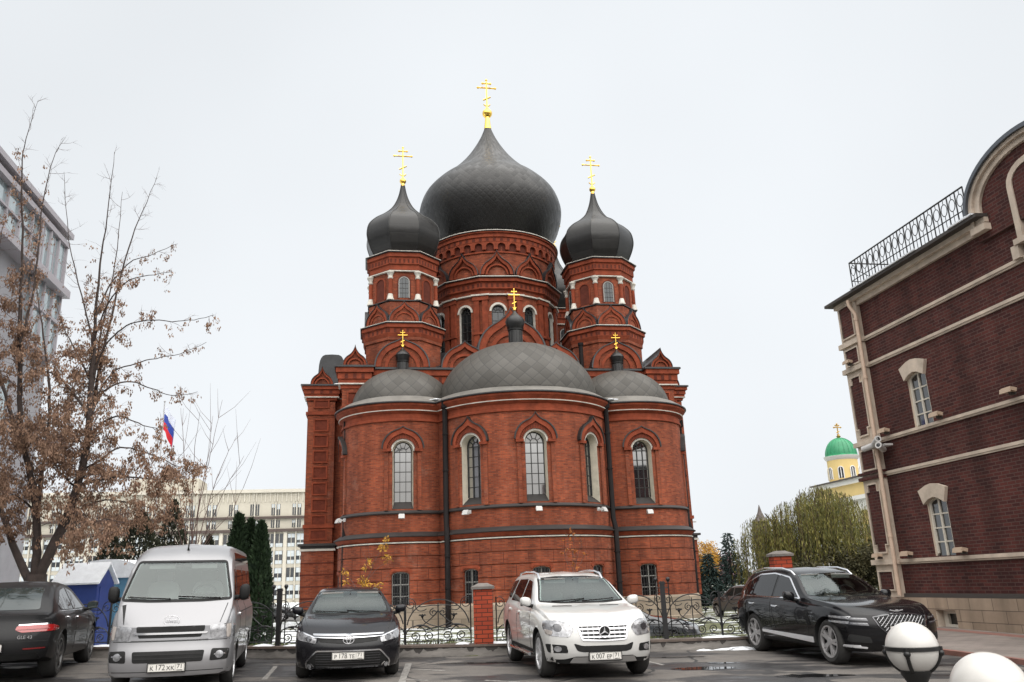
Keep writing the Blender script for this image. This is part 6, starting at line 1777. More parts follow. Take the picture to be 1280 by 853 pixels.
c.patch('bumper_lower_lip', [(-0.86, 0.345), (0.86, 0.345), (0.86, 0.335), (-0.86, 0.335)], 'F', M_SEAM, 0.003)
c.patch('bonnet_seam', [(-0.80, 1.30), (-0.74, 1.31), (-0.70, 1.02), (-0.71, 1.02)], 'F', M_SEAM, 0.003); c.patch('bonnet_seam', [(0.71, 1.02), (0.70, 1.02), (0.78, 1.31), (0.79, 1.30)], 'F', M_SEAM, 0.003)
emblem(c, 0.0, 1.065, 'ovals', 0.11, off=0.03)
c.plate(('K', '172', 'XK'), '71', 0.40)
c.mirror(0.86, 1.44, M_BPL, 0.17, 0.26, 0.13)
for s_ in (-1, 1):
    sd_ = 'L' if s_ > 0 else 'R'
    c.patch('side_window', rounded([(0.72, 1.34), (1.28, 1.32), (1.30, 1.83), (1.02, 1.83)], 0.04), sd_, M_CGLT, 0.006)
    c.patch('side_window', rounded([(1.42, 1.32), (2.75, 1.32), (2.75, 1.83), (1.42, 1.83)], 0.05), sd_, M_CGLT, 0.006)
    c.patch('side_window', rounded([(2.85, 1.32), (4.0, 1.32), (4.0, 1.83), (2.85, 1.83)], 0.05), sd_, M_CGLT, 0.006)
    c.patch('side_window', rounded([(4.1, 1.32), (5.15, 1.32), (5.1, 1.83), (4.1, 1.83)], 0.05), sd_, M_CGLT, 0.006)
    c.patch('high_roof_panel', rounded([(1.4, 1.98), (5.1, 1.98), (5.05, 2.12), (1.55, 2.12)], 0.03), sd_, M_BPL if False else M_CGLT, 0.004)
    c.patch('door_seam', [(1.345, 0.36), (1.36, 0.36), (1.36, 1.88), (1.345, 1.88)], sd_, M_SEAM, 0.003); c.patch('door_seam', [(2.79, 0.36), (2.805, 0.36), (2.805, 1.88), (2.79, 1.88)], sd_, M_SEAM, 0.003)
    c.patch('side_groove', [(1.4, 1.14), (5.2, 1.14), (5.2, 1.125), (1.4, 1.125)], sd_, M_SEAM, 0.003)
    c.patch('door_handle', rounded([(1.12, 1.13), (1.30, 1.13), (1.30, 1.09), (1.12, 1.09)], 0.01), sd_, M_CHR, 0.03)
    c.patch('tail_light', rounded([(5.20, 0.75), (5.33, 0.75), (5.33, 1.30), (5.20, 1.30)], 0.02), sd_, M_RED, 0.008)
m = MB(M_BPL)
for x0, x1 in ((-0.74, -0.10), (0.02, 0.66)):
    a, _ = c.hit(x0, 1.41, 'F'); b, _ = c.hit(x1, 1.385, 'F'); mid, _ = c.hit((x0+x1)/2, 1.395, 'F')
    m.tube([a+Vector((0, -0.03, 0.01)), mid+Vector((0, -0.035, 0.005)), b+Vector((0, -0.03, 0))], 0.011, 6); m.tube([b+Vector((0, -0.03, 0)), b+Vector((-0.02, 0.02, -0.04))], 0.012, 6)
m.build('wipers', c.root)
h_, n_ = c.hit(0.02, 1.25, 'T'); m = MB(M_BPL); m.tube([h_, h_+Vector((0, -0.02, 0.03)), h_+Vector((0, 0.05, 0.20))], [0.022, 0.014, 0.007], 8); m.build('aerial', c.root, 40)
# cab: seats and wheel seen through are kept dark by the screen

# ------------------------------------------------------------------ black saloon
P_BLK = paint('black_saloon_paint', (0.006, 0.006, 0.008), 0.25, 0.0, coat=0.45, dirt=0.025, spec=0.1)
S = dict(L=4.85, W=1.825, H=1.48, zt=[(0, 0.69), (0.10, 0.76), (0.45, 0.875), (0.9, 0.955), (1.32, 1.01), (1.45, 1.04), (2.05, 1.36), (2.35, 1.44), (2.75, 1.475), (3.3, 1.45), (3.9, 1.24), (4.25, 1.10), (4.7, 1.06), (4.85, 0.98)],
    zs=[(0, 0.66), (0.15, 0.74), (0.5, 0.83), (1.3, 0.93), (2.5, 0.965), (4.0, 1.0), (4.85, 0.93)], w=[(0, 0.80), (0.15, 0.865), (0.5, 0.90), (1.2, 0.9125), (3.8, 0.9125), (4.5, 0.88), (4.85, 0.80)],
    zb=[(0, 0.20), (0.4, 0.18), (1.5, 0.20), (4.0, 0.22), (4.85, 0.32)], pf=[(0.15, 0.10), (0.35, 0.02), (0.55, 0.0), (0.68, 0.07), (0.80, 0.16)], pr=[(0.2, 0.05), (0.6, 0.0), (1.0, 0.05)],
    bow=(0.42, 0.25), fall=(1.2, 0.8), tum=0.50, tum2=0.18, ra=0.365, r=0.33, axle=(0.96, 3.735), spokes=10, rimf=0.68, crown=0.012)
cy_ = radians(11.0); hd = Vector((sin(cy_), -cos(cy_))); cb_ = onG(437, 848); ca_ = Vector((cb_.x+0.07, cb_.y-0.55))
CAM_ = Car('saloon_car', 'black saloon with chrome-edged lower grille parked beside the silver minibus', S, P_BLK, park(ca_.x, ca_.y, cy_), cy_)
c = CAM_
WS_ = rounded([(-0.69, 1.06), (-0.565, 1.385), (-0.3, 1.405), (0.3, 1.405), (0.565, 1.385), (0.69, 1.06), (0.35, 1.035), (-0.35, 1.035)], 0.04)
c.open_screen([(a*0.975, b) for a, b in WS_])
c.patch('windscreen', WS_, 'F', M_WSG, 0.006, th=0.0)
c.ring('windscreen_rubber', rounded([(-0.725, 1.035), (-0.595, 1.40), (-0.3, 1.425), (0.3, 1.425), (0.595, 1.40), (0.725, 1.035), (0.35, 1.01), (-0.35, 1.01)], 0.04), 0.03, 'F', M_BPL, 0.004)
g = c.patch('grille', rounded([(-0.53, 0.735), (0, 0.725), (0.53, 0.735), (0.48, 0.63), (0.12, 0.60), (-0.12, 0.60), (-0.48, 0.63)], 0.02), 'F', M_BPL, 0.006)
c.patch('grille_chrome', rounded([(-0.60, 0.752), (0, 0.742), (0.60, 0.752), (0.58, 0.724), (0, 0.712), (-0.58, 0.724)], 0.012), 'F', M_CHR, 0.02, parent=g)
c.patch('grille_chrome', rounded([(-0.57, 0.708), (0, 0.695), (0.57, 0.708), (0.56, 0.692), (0, 0.676), (-0.56, 0.692)], 0.01), 'F', M_CHR, 0.02, parent=g)
c.both('headlight', rounded([(0.52, 0.695), (0.86, 0.80), (0.885, 0.735), (0.85, 0.655), (0.54, 0.60)], 0.025), 'F', mat=M_HLG, off=0.008)
for s_ in (-1, 1):
    c.patch('headlight_projector', [(s_*0.66+0.05*cos(2*pi*i/16), 0.675+0.045*sin(2*pi*i/16)) for i in range(16)], 'F', M_HLD, 0.016)
    c.patch('headlight_strip', [(s_*0.54, 0.70), (s_*0.86, 0.803), (s_*0.87, 0.785), (s_*0.55, 0.683)][::s_], 'F', M_CHR, 0.014)
lg = rounded([(-0.52, 0.49), (0.52, 0.49), (0.69, 0.315), (0.665, 0.185), (0.52, 0.20), (-0.52, 0.20), (-0.665, 0.185), (-0.69, 0.315)], 0.035)
l_ = c.patch('lower_grille', lg, 'F', M_BPL, 0.005)
c.ring('lower_grille_chrome', [(a*1.02, 0.335+(b-0.335)*1.05) for a, b in lg], 0.022, 'F', M_CHR, 0.02, parent=l_)
for z in (0.235, 0.275, 0.315, 0.355, 0.395, 0.435): c.patch('lower_grille_slat', [(-0.53, z), (0.53, z), (0.53, z+0.012), (-0.53, z+0.012)], 'F', M_HLD, 0.012, parent=l_)
c.both('fog_light_bezel', rounded([(0.50, 0.205), (0.60, 0.30), (0.68, 0.315), (0.655, 0.19)], 0.02), 'F', mat=M_BPL, off=0.012)
for s_ in (-1, 1): c.patch('fog_light', [(s_*0.635+0.038*cos(2*pi*i/14), 0.245+0.038*sin(2*pi*i/14)) for i in range(14)], 'F', M_HLG, 0.02)
for s_ in (-1, 1):
    c.patch('fog_light_trim', [(s_*0.505, 0.20), (s_*0.60, 0.295), (s_*0.615, 0.285), (s_*0.52, 0.193)][::s_], 'F', M_CHR, 0.02)
emblem(c, 0.0, 0.655, 'ovals', 0.088, off=0.045)
c.plate(('P', '178', 'TE'), '71', 0.405)
c.mirror(1.62, 1.07, P_BLK, 0.21, 0.14, 0.10)
for s_ in (-1, 1):
    sd_ = 'L' if s_ > 0 else 'R'
    c.patch('side_window', rounded([(1.72, 1.03), (2.62, 1.03), (2.62, 1.37), (2.28, 1.34)], 0.04), sd_, M_CGLT, 0.006)
    c.patch('side_window', rounded([(2.72, 1.03), (3.75, 1.07), (3.35, 1.30), (2.72, 1.37)], 0.04), sd_, M_CGLT, 0.006)
    c.patch('door_seam', [(2.66, 0.3), (2.672, 0.3), (2.672, 1.0), (2.66, 1.0)], sd_, M_SEAM, 0.003); c.patch('door_seam', [(1.5, 0.3), (1.512, 0.3), (1.55, 0.93), (1.538, 0.93)], sd_, M_SEAM, 0.003)
    c.patch('bonnet_seam', [(s_*0.68, 0.80), (s_*0.80, 1.02), (s_*0.79, 1.02), (s_*0.67, 0.80)][::s_], 'F', M_SEAM, 0.003)
m = MB(M_BPL)
for x0, x1 in ((-0.62, -0.02), (-0.05, 0.55)):
    a, _ = c.hit(x0, 1.07, 'F'); b, _ = c.hit(x1, 1.05, 'F'); m.tube([a+Vector((0, -0.025, 0.01)), (a+b)/2+Vector((0, -0.05, 0.0)), b+Vector((0, -0.03, 0))], 0.010, 6)
m.build('wipers', c.root)

# ------------------------------------------------------------------ white off-roader
P_WHT = paint('white_suv_paint', (0.49, 0.485, 0.47), 0.3, 0.0, dirt=0.09)
S = dict(L=4.78, W=1.91, H=1.78, zt=[(0, 0.86), (0.10, 0.93), (0.4, 1.02), (0.9, 1.09), (1.25, 1.13), (1.38, 1.17), (2.1, 1.57), (2.35, 1.645), (2.9, 1.69), (3.8, 1.67), (4.3, 1.59), (4.62, 1.30), (4.78, 1.08)],
    zs=[(0, 0.82), (0.15, 0.90), (0.5, 0.97), (1.3, 1.05), (2.5, 1.08), (4.0, 1.12), (4.78, 1.04)], w=[(0, 0.84), (0.15, 0.90), (0.5, 0.945), (1.2, 0.955), (3.8, 0.955), (4.5, 0.93), (4.78, 0.87)],
    zb=[(0, 0.26), (0.4, 0.25), (1.5, 0.30), (4.0, 0.31), (4.78, 0.42)], pf=[(0.25, 0.08), (0.45, 0.0), (0.62, 0.01), (0.80, 0.06), (0.95, 0.15)], pr=[(0.3, 0.03), (0.7, 0.0), (1.1, 0.06)],
    bow=(0.34, 0.2), fall=(1.2, 0.7), tum=0.36, tum2=0.12, ra=0.42, r=0.375, axle=(0.87, 3.785), spokes=7, rimf=0.66, crown=0.015, tw=0.255)
my = radians(10.5); hd = Vector((sin(my), -cos(my))); ax_ = Vector((0.26, 14.98))+Vector((cos(my), sin(my)))*0.90; mp_ = ax_+hd*0.87
MLC = Car('off_road_car', 'white off-road car with roof rails and slatted grille in front of the brick pillar', S, P_WHT, park(mp_.x, mp_.y, my), my)
c = MLC
WS_ = rounded([(-0.75, 1.205), (-0.61, 1.565), (-0.3, 1.59), (0.3, 1.59), (0.61, 1.565), (0.75, 1.205), (0.4, 1.175), (-0.4, 1.175)], 0.04)
c.open_screen([(a*0.975, b) for a, b in WS_])
c.patch('windscreen', WS_, 'F', M_WSG, 0.006, th=0.0)
c.ring('windscreen_rubber', rounded([(-0.785, 1.18), (-0.64, 1.585), (-0.3, 1.615), (0.3, 1.615), (0.64, 1.585), (0.785, 1.18), (0.4, 1.15), (-0.4, 1.15)], 0.04), 0.03, 'F', M_BPL, 0.004)
gp = rounded([(-0.43, 0.865), (0, 0.875), (0.43, 0.865), (0.36, 0.62), (0, 0.605), (-0.36, 0.62)], 0.03)
g = c.patch('grille', gp, 'F', M_BPL, 0.006)
c.ring('grille_frame', [(a*1.03, 0.74+(b-0.74)*1.05) for a, b in gp], 0.022, 'F', M_CHR, 0.02, parent=g)
for k, z in enumerate((0.655, 0.715, 0.775, 0.83)):
    w_ = 0.36+0.07*(z-0.62)/0.245-0.01
    c.patch('grille_slat', [(-w_, z), (w_, z), (w_, z+0.024), (-w_, z+0.024)], 'F', M_CHR, 0.022, parent=g)
for k in range(-4, 5):
    if k: c.patch('grille_rib', [(k*0.088-0.006, 0.63), (k*0.088+0.006, 0.63), (k*0.088+0.006, 0.85), (k*0.088-0.006, 0.85)], 'F', M_HLG, 0.012, parent=g)
c.both('headlight', rounded([(0.475, 0.80), (0.56, 0.665), (0.86, 0.69), (0.92, 0.80), (0.90, 0.915), (0.70, 0.92), (0.55, 0.87)], 0.04), 'F', mat=M_HLG, off=0.008)
for s_ in (-1, 1):
    c.patch('headlight_projector', [(s_*0.73+0.065*cos(2*pi*i/16), 0.81+0.06*sin(2*pi*i/16)) for i in range(16)], 'F', M_HLD, 0.016)
    c.patch('indicator', rounded([(s_*0.80, 0.76), (s_*0.90, 0.79), (s_*0.89, 0.71), (s_*0.82, 0.70)][::s_], 0.02), 'F', M_AMB, 0.016)
c.patch('lower_intake', rounded([(-0.50, 0.575), (-0.36, 0.535), (0.36, 0.535), (0.50, 0.575), (0.45, 0.46), (0.36, 0.44), (-0.36, 0.44), (-0.45, 0.46)], 0.03), 'F', M_BPL, 0.005)
c.both('fog_light_bezel', rounded([(0.585, 0.43), (0.61, 0.545), (0.90, 0.565), (0.87, 0.43)], 0.03), 'F', mat=M_BPL, off=0.006)
for s_ in (-1, 1): c.patch('fog_light', [(s_*0.74+0.055*cos(2*pi*i/16), 0.49+0.045*sin(2*pi*i/16)) for i in range(16)], 'F', M_HLG, 0.016)
c.patch('lower_bumper', rounded([(-0.93, 0.265), (-0.93, 0.325), (-0.55, 0.335), (-0.48, 0.375), (0.48, 0.375), (0.55, 0.335), (0.93, 0.325), (0.93, 0.265)], 0.02), 'F', M_BPL, 0.006)
c.patch('skid_plate', rounded([(-0.56, 0.275), (-0.50, 0.365), (0.50, 0.365), (0.56, 0.275)], 0.02), 'F', mk('silver_skid_plate', (0.30, 0.29, 0.28), 0.5, 0.4), 0.014)
emblem(c, 0.0, 0.745, 'star', 0.095, off=0.05)
c.plate(('K', '007', 'EP'), '71', 0.375)
c.mirror(1.55, 1.17, P_WHT, 0.20, 0.16, 0.10)
for s_ in (-1, 1):
    sd_ = 'L' if s_ > 0 else 'R'
    c.patch('side_window', rounded([(1.72, 1.15), (2.68, 1.15), (2.66, 1.56), (2.28, 1.52)], 0.05), sd_, M_CGLT, 0.006)
    c.patch('side_window', rounded([(2.76, 1.15), (3.72, 1.17), (3.55, 1.56), (2.76, 1.57)], 0.05), sd_, M_CGLT, 0.006)
    c.patch('side_window', rounded([(3.82, 1.20), (4.42, 1.25), (4.15, 1.52), (3.66, 1.56)], 0.05), sd_, M_CGLT, 0.006)
    for x_ in (1.45, 2.72, 3.66):
        c.patch('door_seam', [(x_, 0.42), (x_+0.012, 0.42), (x_+0.012, 1.08), (x_, 1.08)], sd_, M_SEAM, 0.003)
    c.patch('side_moulding', [(1.45, 0.62), (3.3, 0.62), (3.3, 0.66), (1.45, 0.66)], sd_, P_WHT, 0.014)
    c.patch('sill', rounded([(1.30, 0.305), (3.35, 0.305), (3.35, 0.42), (1.30, 0.42)], 0.02), sd_, M_BPL, 0.012)
    c.patch('door_handle', rounded([(2.45, 0.97), (2.64, 0.97), (2.64, 1.01), (2.45, 1.01)], 0.01), sd_, P_WHT, 0.03); c.patch('door_handle', rounded([(3.42, 0.99), (3.60, 0.99), (3.60, 1.03), (3.42, 1.03)], 0.01), sd_, P_WHT, 0.03)
    xr = s_*0.60
    m = MB(M_CHR); m.tube([c.hit(xr, y, 'T')[0]+Vector((0, 0, z)) for y, z in ((2.12, -0.01), (2.3, 0.045), (2.6, 0.055), (3.4, 0.055), (4.0, 0.05), (4.22, -0.01))], 0.02, 8); m.build('roof_rail', c.root, 40)
    h_, n_ = c.hit(s_*0.42, 1.16, 'T')
    c.patch('bonnet_vent', rounded([(s_*0.25, 1.10), (s_*0.60, 1.12), (s_*0.60, 1.18), (s_*0.25, 1.16)][::s_], 0.02), 'T', M_SEAM, 0.004)
    m = MB(M_CHR); a = [c.hit(y, 0.36, sd_)[0] for y in (1.35, 3.25)]; m.tube([a[0]+Vector((s_*0.06, 0, -0.03)), a[1]+Vector((s_*0.06, 0, -0.03))], 0.03, 8); m.build('running_board', c.root, 40)
m = MB(M_BPL)
for x0, x1 in ((-0.55, 0.05), (0.0, 0.60)):
    a, _ = c.hit(x0, 1.19, 'F'); b, _ = c.hit(x1, 1.215, 'F'); m.tube([a+Vector((0, -0.03, 0.0)), (a+b)/2+Vector((0, -0.05, 0.0)), b+Vector((0, -0.03, 0.01))], 0.011, 6)
m.build('wipers', c.root)

# ------------------------------------------------------------------ black crossover, right
P_BK2 = paint('black_crossover_paint', (0.005, 0.005, 0.006), 0.2, 0.0, coat=0.5, dirt=0.015, spec=0.1)
S = dict(L=4.945, W=1.975, H=1.715, zt=[(0, 0.86), (0.08, 0.93), (0.35, 1.01), (0.9, 1.07), (1.4, 1.11), (1.6, 1.14), (2.3, 1.53), (2.6, 1.63), (3.1, 1.69), (3.7, 1.675), (4.3, 1.58), (4.72, 1.28), (4.945, 1.02)],
    zs=[(0, 0.82), (0.15, 0.90), (0.5, 0.96), (1.5, 1.02), (2.5, 1.055), (4.0, 1.10), (4.945, 1.0)], w=[(0, 0.86), (0.15, 0.925), (0.5, 0.975), (1.2, 0.985), (1.8, 0.975), (3.2, 0.98), (4.0, 0.9875), (4.6, 0.95), (4.945, 0.86)],
    zb=[(0, 0.26), (0.4, 0.23), (1.5, 0.25), (4.0, 0.26), (4.945, 0.40)], pf=[(0.2, 0.10), (0.45, 0.01), (0.65, 0.0), (0.85, 0.05), (0.95, 0.12)], pr=[(0.3, 0.03), (0.7, 0.0), (1.1, 0.08)],
    bow=(0.42, 0.25), fall=(1.3, 0.8), tum=0.40, tum2=0.14, ra=0.435, r=0.39, axle=(0.86, 3.815), spokes=5, rimf=0.70, crown=0.012, tw=0.26, rimmat=mk('grey_alloy_rim', (0.42, 0.41, 0.41), 0.4, 0.6))
gy_ = radians(11.0); hd = Vector((sin(gy_), -cos(gy_))); ax_ = Vector((5.52, 16.10))+Vector((cos(gy_), sin(gy_)))*0.94; gp_ = ax_+hd*0.86
GVC = Car('crossover_car', 'glossy black crossover with lattice grille, five-spoke wheels and chrome sill', S, P_BK2, park(gp_.x, gp_.y, gy_), gy_)
c = GVC
WS_ = rounded([(-0.78, 1.17), (-0.60, 1.545), (-0.3, 1.575), (0.3, 1.575), (0.60, 1.545), (0.78, 1.17), (0.4, 1.145), (-0.4, 1.145)], 0.04)
c.open_screen([(a*0.975, b) for a, b in WS_])
c.patch('windscreen', WS_, 'F', M_WSG, 0.006, th=0.0)
gp = rounded([(-0.50, 0.83), (-0.2, 0.875), (0.2, 0.875), (0.50, 0.83), (0.42, 0.66), (0.20, 0.46), (0, 0.40), (-0.20, 0.46), (-0.42, 0.66)], 0.03)
g = c.patch('grille', gp, 'F', M_BPL, 0.005)
def inside(p, poly):
    r = False; n = len(poly)
    for i in range(n):
        (x1, y1), (x2, y2) = poly[i], poly[(i+1) % n]
        if (y1 > p[1]) != (y2 > p[1]) and p[0] < (x2-x1)*(p[1]-y1)/(y2-y1)+x1: r = not r
    return r
mbl = MB(M_HLG)
for sg in (-1, 1):
    for k in range(-16, 17):
        x0 = k*0.075
        seg = [(x0+sg*t*0.9*0.5*1.15, 0.63+t*0.5) for t in [i/20-0.5 for i in range(21)]]
        seg = [p for p in seg if inside(p, [(a*0.97, 0.65+(b-0.65)*0.97) for a, b in gp])]
        if len(seg) < 2: continue
        mbl.tube([c.hit(a, b, 'F')[0]+Vector((0, -0.012, 0)) for a, b in seg], 0.0065, 4)
mbl.build('grille_lattice', g)
c.ring('grille_frame', [(a*1.03, 0.66+(b-0.66)*1.03) for a, b in gp], 0.018, 'F', M_HLD, 0.016, parent=g)
c.patch('grille_chrome', [(0.455, 0.66), (0.53, 0.84), (0.56, 0.835), (0.475, 0.65)][::-1], 'F', M_CHR, 0.02, parent=g)
for s_ in (-1, 1):
    sd_ = 'L' if s_ > 0 else 'R'
    for z in (0.765, 0.685):
        c.patch('headlight', rounded([(s_*0.58, z), (s_*0.92, z+0.025), (s_*0.955, z+0.068), (s_*0.60, z+0.052)][::s_], 0.015), 'F', M_HLD, 0.008)
        c.patch('headlight_strip', [(s_*0.60, z+0.038), (s_*0.93, z+0.056), (s_*0.93, z+0.046), (s_*0.60, z+0.028)][::s_], 'F', M_HLG, 0.014)
        c.patch('headlight_side', rounded([(0.30, z+0.03), (0.72, z+0.055), (0.74, z+0.085), (0.30, z+0.075)], 0.012), sd_, M_HLG, 0.008)
    c.patch('front_chrome_strip', rounded([(s_*0.62, 0.305), (s_*0.90, 0.33), (s_*0.90, 0.365), (s_*0.62, 0.335)][::s_], 0.012), 'F', M_EMB, 0.012)
    c.patch('front_chrome_strip', rounded([(0.22, 0.33), (0.46, 0.345), (0.44, 0.372), (0.22, 0.365)], 0.012), sd_, M_EMB, 0.012)
    c.patch('lower_intake', rounded([(s_*0.55, 0.40), (s_*0.88, 0.42), (s_*0.86, 0.55), (s_*0.58, 0.50)][::s_], 0.03), 'F', M_SEAM, 0.006)
    win = rounded([(1.85, 1.10), (2.50, 1.52), (3.15, 1.60), (3.75, 1.58), (4.22, 1.42), (4.40, 1.22), (4.30, 1.12)], 0.05)
    c.patch('window_chrome', win, sd_, M_CHR, 0.006, hole=inset(win, 0.026))
    c.patch('side_window', rounded([(1.96, 1.125), (2.50, 1.485), (2.90, 1.555), (2.92, 1.125)], 0.04), sd_, M_CGLT, 0.007)
    c.patch('side_window', rounded([(3.0, 1.125), (3.0, 1.565), (3.72, 1.55), (3.84, 1.14)], 0.04), sd_, M_CGLT, 0.007)
    c.patch('side_window', rounded([(3.90, 1.14), (3.80, 1.54), (4.17, 1.40), (4.33, 1.22), (4.26, 1.15)], 0.04), sd_, M_CGLT, 0.007)
    c.patch('sill_chrome', rounded([(1.36, 0.335), (3.38, 0.425), (3.38, 0.475), (1.36, 0.44)], 0.02), sd_, M_EMB, 0.012)
    c.patch('sill', rounded([(1.30, 0.26), (3.38, 0.26), (3.38, 0.34), (1.30, 0.34)], 0.02), sd_, M_BPL, 0.01)
    for x_, z_ in ((1.5, 0.98), (2.96, 1.08), (3.95, 1.09)):
        c.patch('door_seam', [(x_, 0.48), (x_+0.012, 0.48), (x_+0.012, z_), (x_, z_)], sd_, M_SEAM, 0.003)
    c.patch('door_handle', rounded([(2.66, 0.93), (2.86, 0.94), (2.86, 0.97), (2.66, 0.96)], 0.01), sd_, M_CHR, 0.03); c.patch('door_handle', rounded([(3.66, 0.96), (3.86, 0.97), (3.86, 1.0), (3.66, 0.99)], 0.01), sd_, M_CHR, 0.03)
    c.patch('wing_vent', rounded([(1.22, 0.86), (1.44, 0.87), (1.44, 0.885), (1.22, 0.875)], 0.005), sd_, M_HLD, 0.01); c.patch('wing_vent', rounded([(1.22, 0.80), (1.44, 0.81), (1.44, 0.825), (1.22, 0.815)], 0.005), sd_, M_HLD, 0.01)
    xr = s_*0.63
    m = MB(M_CHR); m.tube([c.hit(xr, y, 'T')[0]+Vector((0, 0, z)) for y, z in ((2.4, -0.01), (2.55, 0.04), (2.9, 0.05), (3.7, 0.05), (4.2, 0.04), (4.4, -0.02))], 0.02, 8); m.build('roof_rail', c.root, 40)
    c.patch('tail_light', rounded([(4.62, 0.92), (4.86, 0.92), (4.86, 0.99), (4.55, 0.99)], 0.02), sd_, M_RED, 0.008)
c.mirror(1.98, 1.14, P_BK2, 0.22, 0.17, 0.13)
h_, n_ = c.hit(0, 0.925, 'F'); m = MB(M_CHR)
for s_ in (-1, 1):
    m.prism([(0.02*s_, 0.0), (0.12*s_, 0.02), (0.13*s_, 0.005), (0.02*s_, -0.018)][::s_], 0, 0.01)
m.prism([(-0.03, 0.018), (0.03, 0.018), (0.02, -0.025), (-0.02, -0.025)], 0, 0.014)
m.T = None
for i, v in enumerate(m.v): m.v[i] = (v[0], v[1]+h_.y-0.01, v[2]+0.925)
m.build('emblem', c.root)
c.plate(('', '', ''), '', 0.62, 0.0)

# ------------------------------------------------------------------ dark coupe-roofed car, left edge, seen from behind
P_GRY = paint('matt_dark_paint', (0.010, 0.010, 0.011), 0.4, 0.0, coat=0.2, dirt=0.02, spec=0.15)
S = dict(L=4.73, W=1.93, H=1.60, zt=[(0, 0.80), (0.10, 0.88), (0.5, 0.98), (1.1, 1.04), (1.35, 1.08), (2.0, 1.46), (2.4, 1.57), (2.8, 1.60), (3.3, 1.55), (3.9, 1.37), (4.35, 1.17), (4.55, 1.09), (4.73, 1.06)],
    zs=[(0, 0.76), (0.15, 0.84), (0.5, 0.92), (1.3, 1.0), (2.5, 1.04), (3.9, 1.07), (4.4, 1.06), (4.73, 1.01)], w=[(0, 0.82), (0.15, 0.89), (0.5, 0.945), (1.2, 0.955), (3.0, 0.955), (3.8, 0.965), (4.4, 0.945), (4.73, 0.90)],
    zb=[(0, 0.24), (0.4, 0.22), (1.5, 0.26), (4.0, 0.28), (4.73, 0.36)], pf=[(0.2, 0.08), (0.5, 0.0), (0.9, 0.08)], pr=[(0.3, 0.10), (0.55, 0.0), (0.75, 0.02), (0.95, 0.10), (1.1, 0.12)],
    bow=(0.35, 0.30), fall=(1.2, 0.9), tum=0.46, tum2=0.14, ra=0.42, r=0.375, axle=(0.85, 3.72), spokes=7, rimf=0.70, crown=0.012, tw=0.27, rimmat=mk('dark_alloy_rim', (0.10, 0.10, 0.10), 0.4, 0.7))
ly = radians(16.5); ax_ = Vector((-8.72, 16.60))-Vector((cos(ly), sin(ly)))*0.92
fwd = Vector((-sin(ly), cos(ly))); lp_ = ax_+fwd*3.72
GLC = Car('coupe_car', 'dark matt car with sloping rear window and red tail light at the left edge', S, P_GRY, park(lp_.x, lp_.y, 0), ly+pi)
c = GLC
c.patch('rear_window', rounded([(-0.66, 1.14), (-0.53, 1.49), (0.53, 1.49), (0.66, 1.14)], 0.05), 'B', M_CGLS, 0.005)
c.patch('windscreen', rounded([(-0.75, 1.12), (-0.60, 1.48), (0.60, 1.48), (0.75, 1.12)], 0.05), 'F', M_CGLS, 0.005)
c.both('tail_light', rounded([(0.42, 0.895), (0.90, 0.905), (0.95, 0.87), (0.95, 0.80), (0.50, 0.79), (0.40, 0.83)], 0.025), 'B', mat=M_RED, off=0.010)
for s_ in (-1, 1):
    sd_ = 'L' if s_ > 0 else 'R'
    c.patch('tail_light_strip', [(s_*0.42, 0.845), (s_*0.92, 0.852), (s_*0.92, 0.838), (s_*0.42, 0.831)][::s_], 'B', mk('pink_reflector', (0.30, 0.09, 0.09), 0.2), 0.018)
    c.patch('tail_light_chrome', [(s_*0.44, 0.915), (s_*0.88, 0.925), (s_*0.88, 0.905), (s_*0.44, 0.898)][::s_], 'B', M_CHR, 0.012)
    c.patch('tail_light', rounded([(4.22, 0.875), (4.55, 0.90), (4.55, 0.80), (4.24, 0.845)], 0.02), sd_, M_RED, 0.008)
    c.patch('reflector', [(s_*0.55, 0.545), (s_*0.85, 0.55), (s_*0.85, 0.53), (s_*0.55, 0.525)][::s_], 'B', mk('dull_red_reflector', (0.16, 0.01, 0.01), 0.4), 0.008)
    c.patch('side_window', rounded([(1.75, 1.10), (2.25, 1.42), (2.65, 1.48), (2.65, 1.10)], 0.04), sd_, M_CGLT, 0.006)
    c.patch('side_window', rounded([(2.73, 1.10), (2.73, 1.48), (3.2, 1.44), (3.85, 1.20), (3.75, 1.12)], 0.04), sd_, M_CGLT, 0.006)
    c.patch('window_chrome', [(1.72, 1.075), (3.9, 1.10), (3.9, 1.088), (1.72, 1.063)], sd_, M_CHR, 0.008)
    c.patch('door_handle', rounded([(2.5, 0.93), (2.7, 0.94), (2.7, 0.965), (2.5, 0.955)], 0.01), sd_, M_CHR, 0.03); c.patch('door_handle', rounded([(3.4, 0.96), (3.58, 0.97), (3.58, 0.995), (3.4, 0.985)], 0.01), sd_, M_CHR, 0.03)
    for x_ in (1.5, 2.69): c.patch('door_seam', [(x_, 0.4), (x_+0.012, 0.4), (x_+0.012, 1.05), (x_, 1.05)], sd_, M_SEAM, 0.003)
c.patch('rear_diffuser', rounded([(-0.80, 0.36), (-0.74, 0.47), (0.74, 0.47), (0.80, 0.36)], 0.02), 'B', M_BPL, 0.01)
c.patch('bumper_seam', [(-0.93, 0.655), (0.93, 0.655), (0.93, 0.643), (-0.93, 0.643)], 'B', M_SEAM, 0.003)
c.patch('boot_seam', [(-0.66, 0.93), (-0.62, 0.66), (-0.607, 0.66), (-0.647, 0.93)][::-1], 'B', M_SEAM, 0.003); c.patch('boot_seam', [(0.66, 0.93), (0.62, 0.66), (0.607, 0.66), (0.647, 0.93)], 'B', M_SEAM, 0.003)
c.mirror(1.62, 1.12, P_GRY, 0.20, 0.15, 0.12)
c.plate(('', '', ''), '77', 0.56, 0.0, 'B')
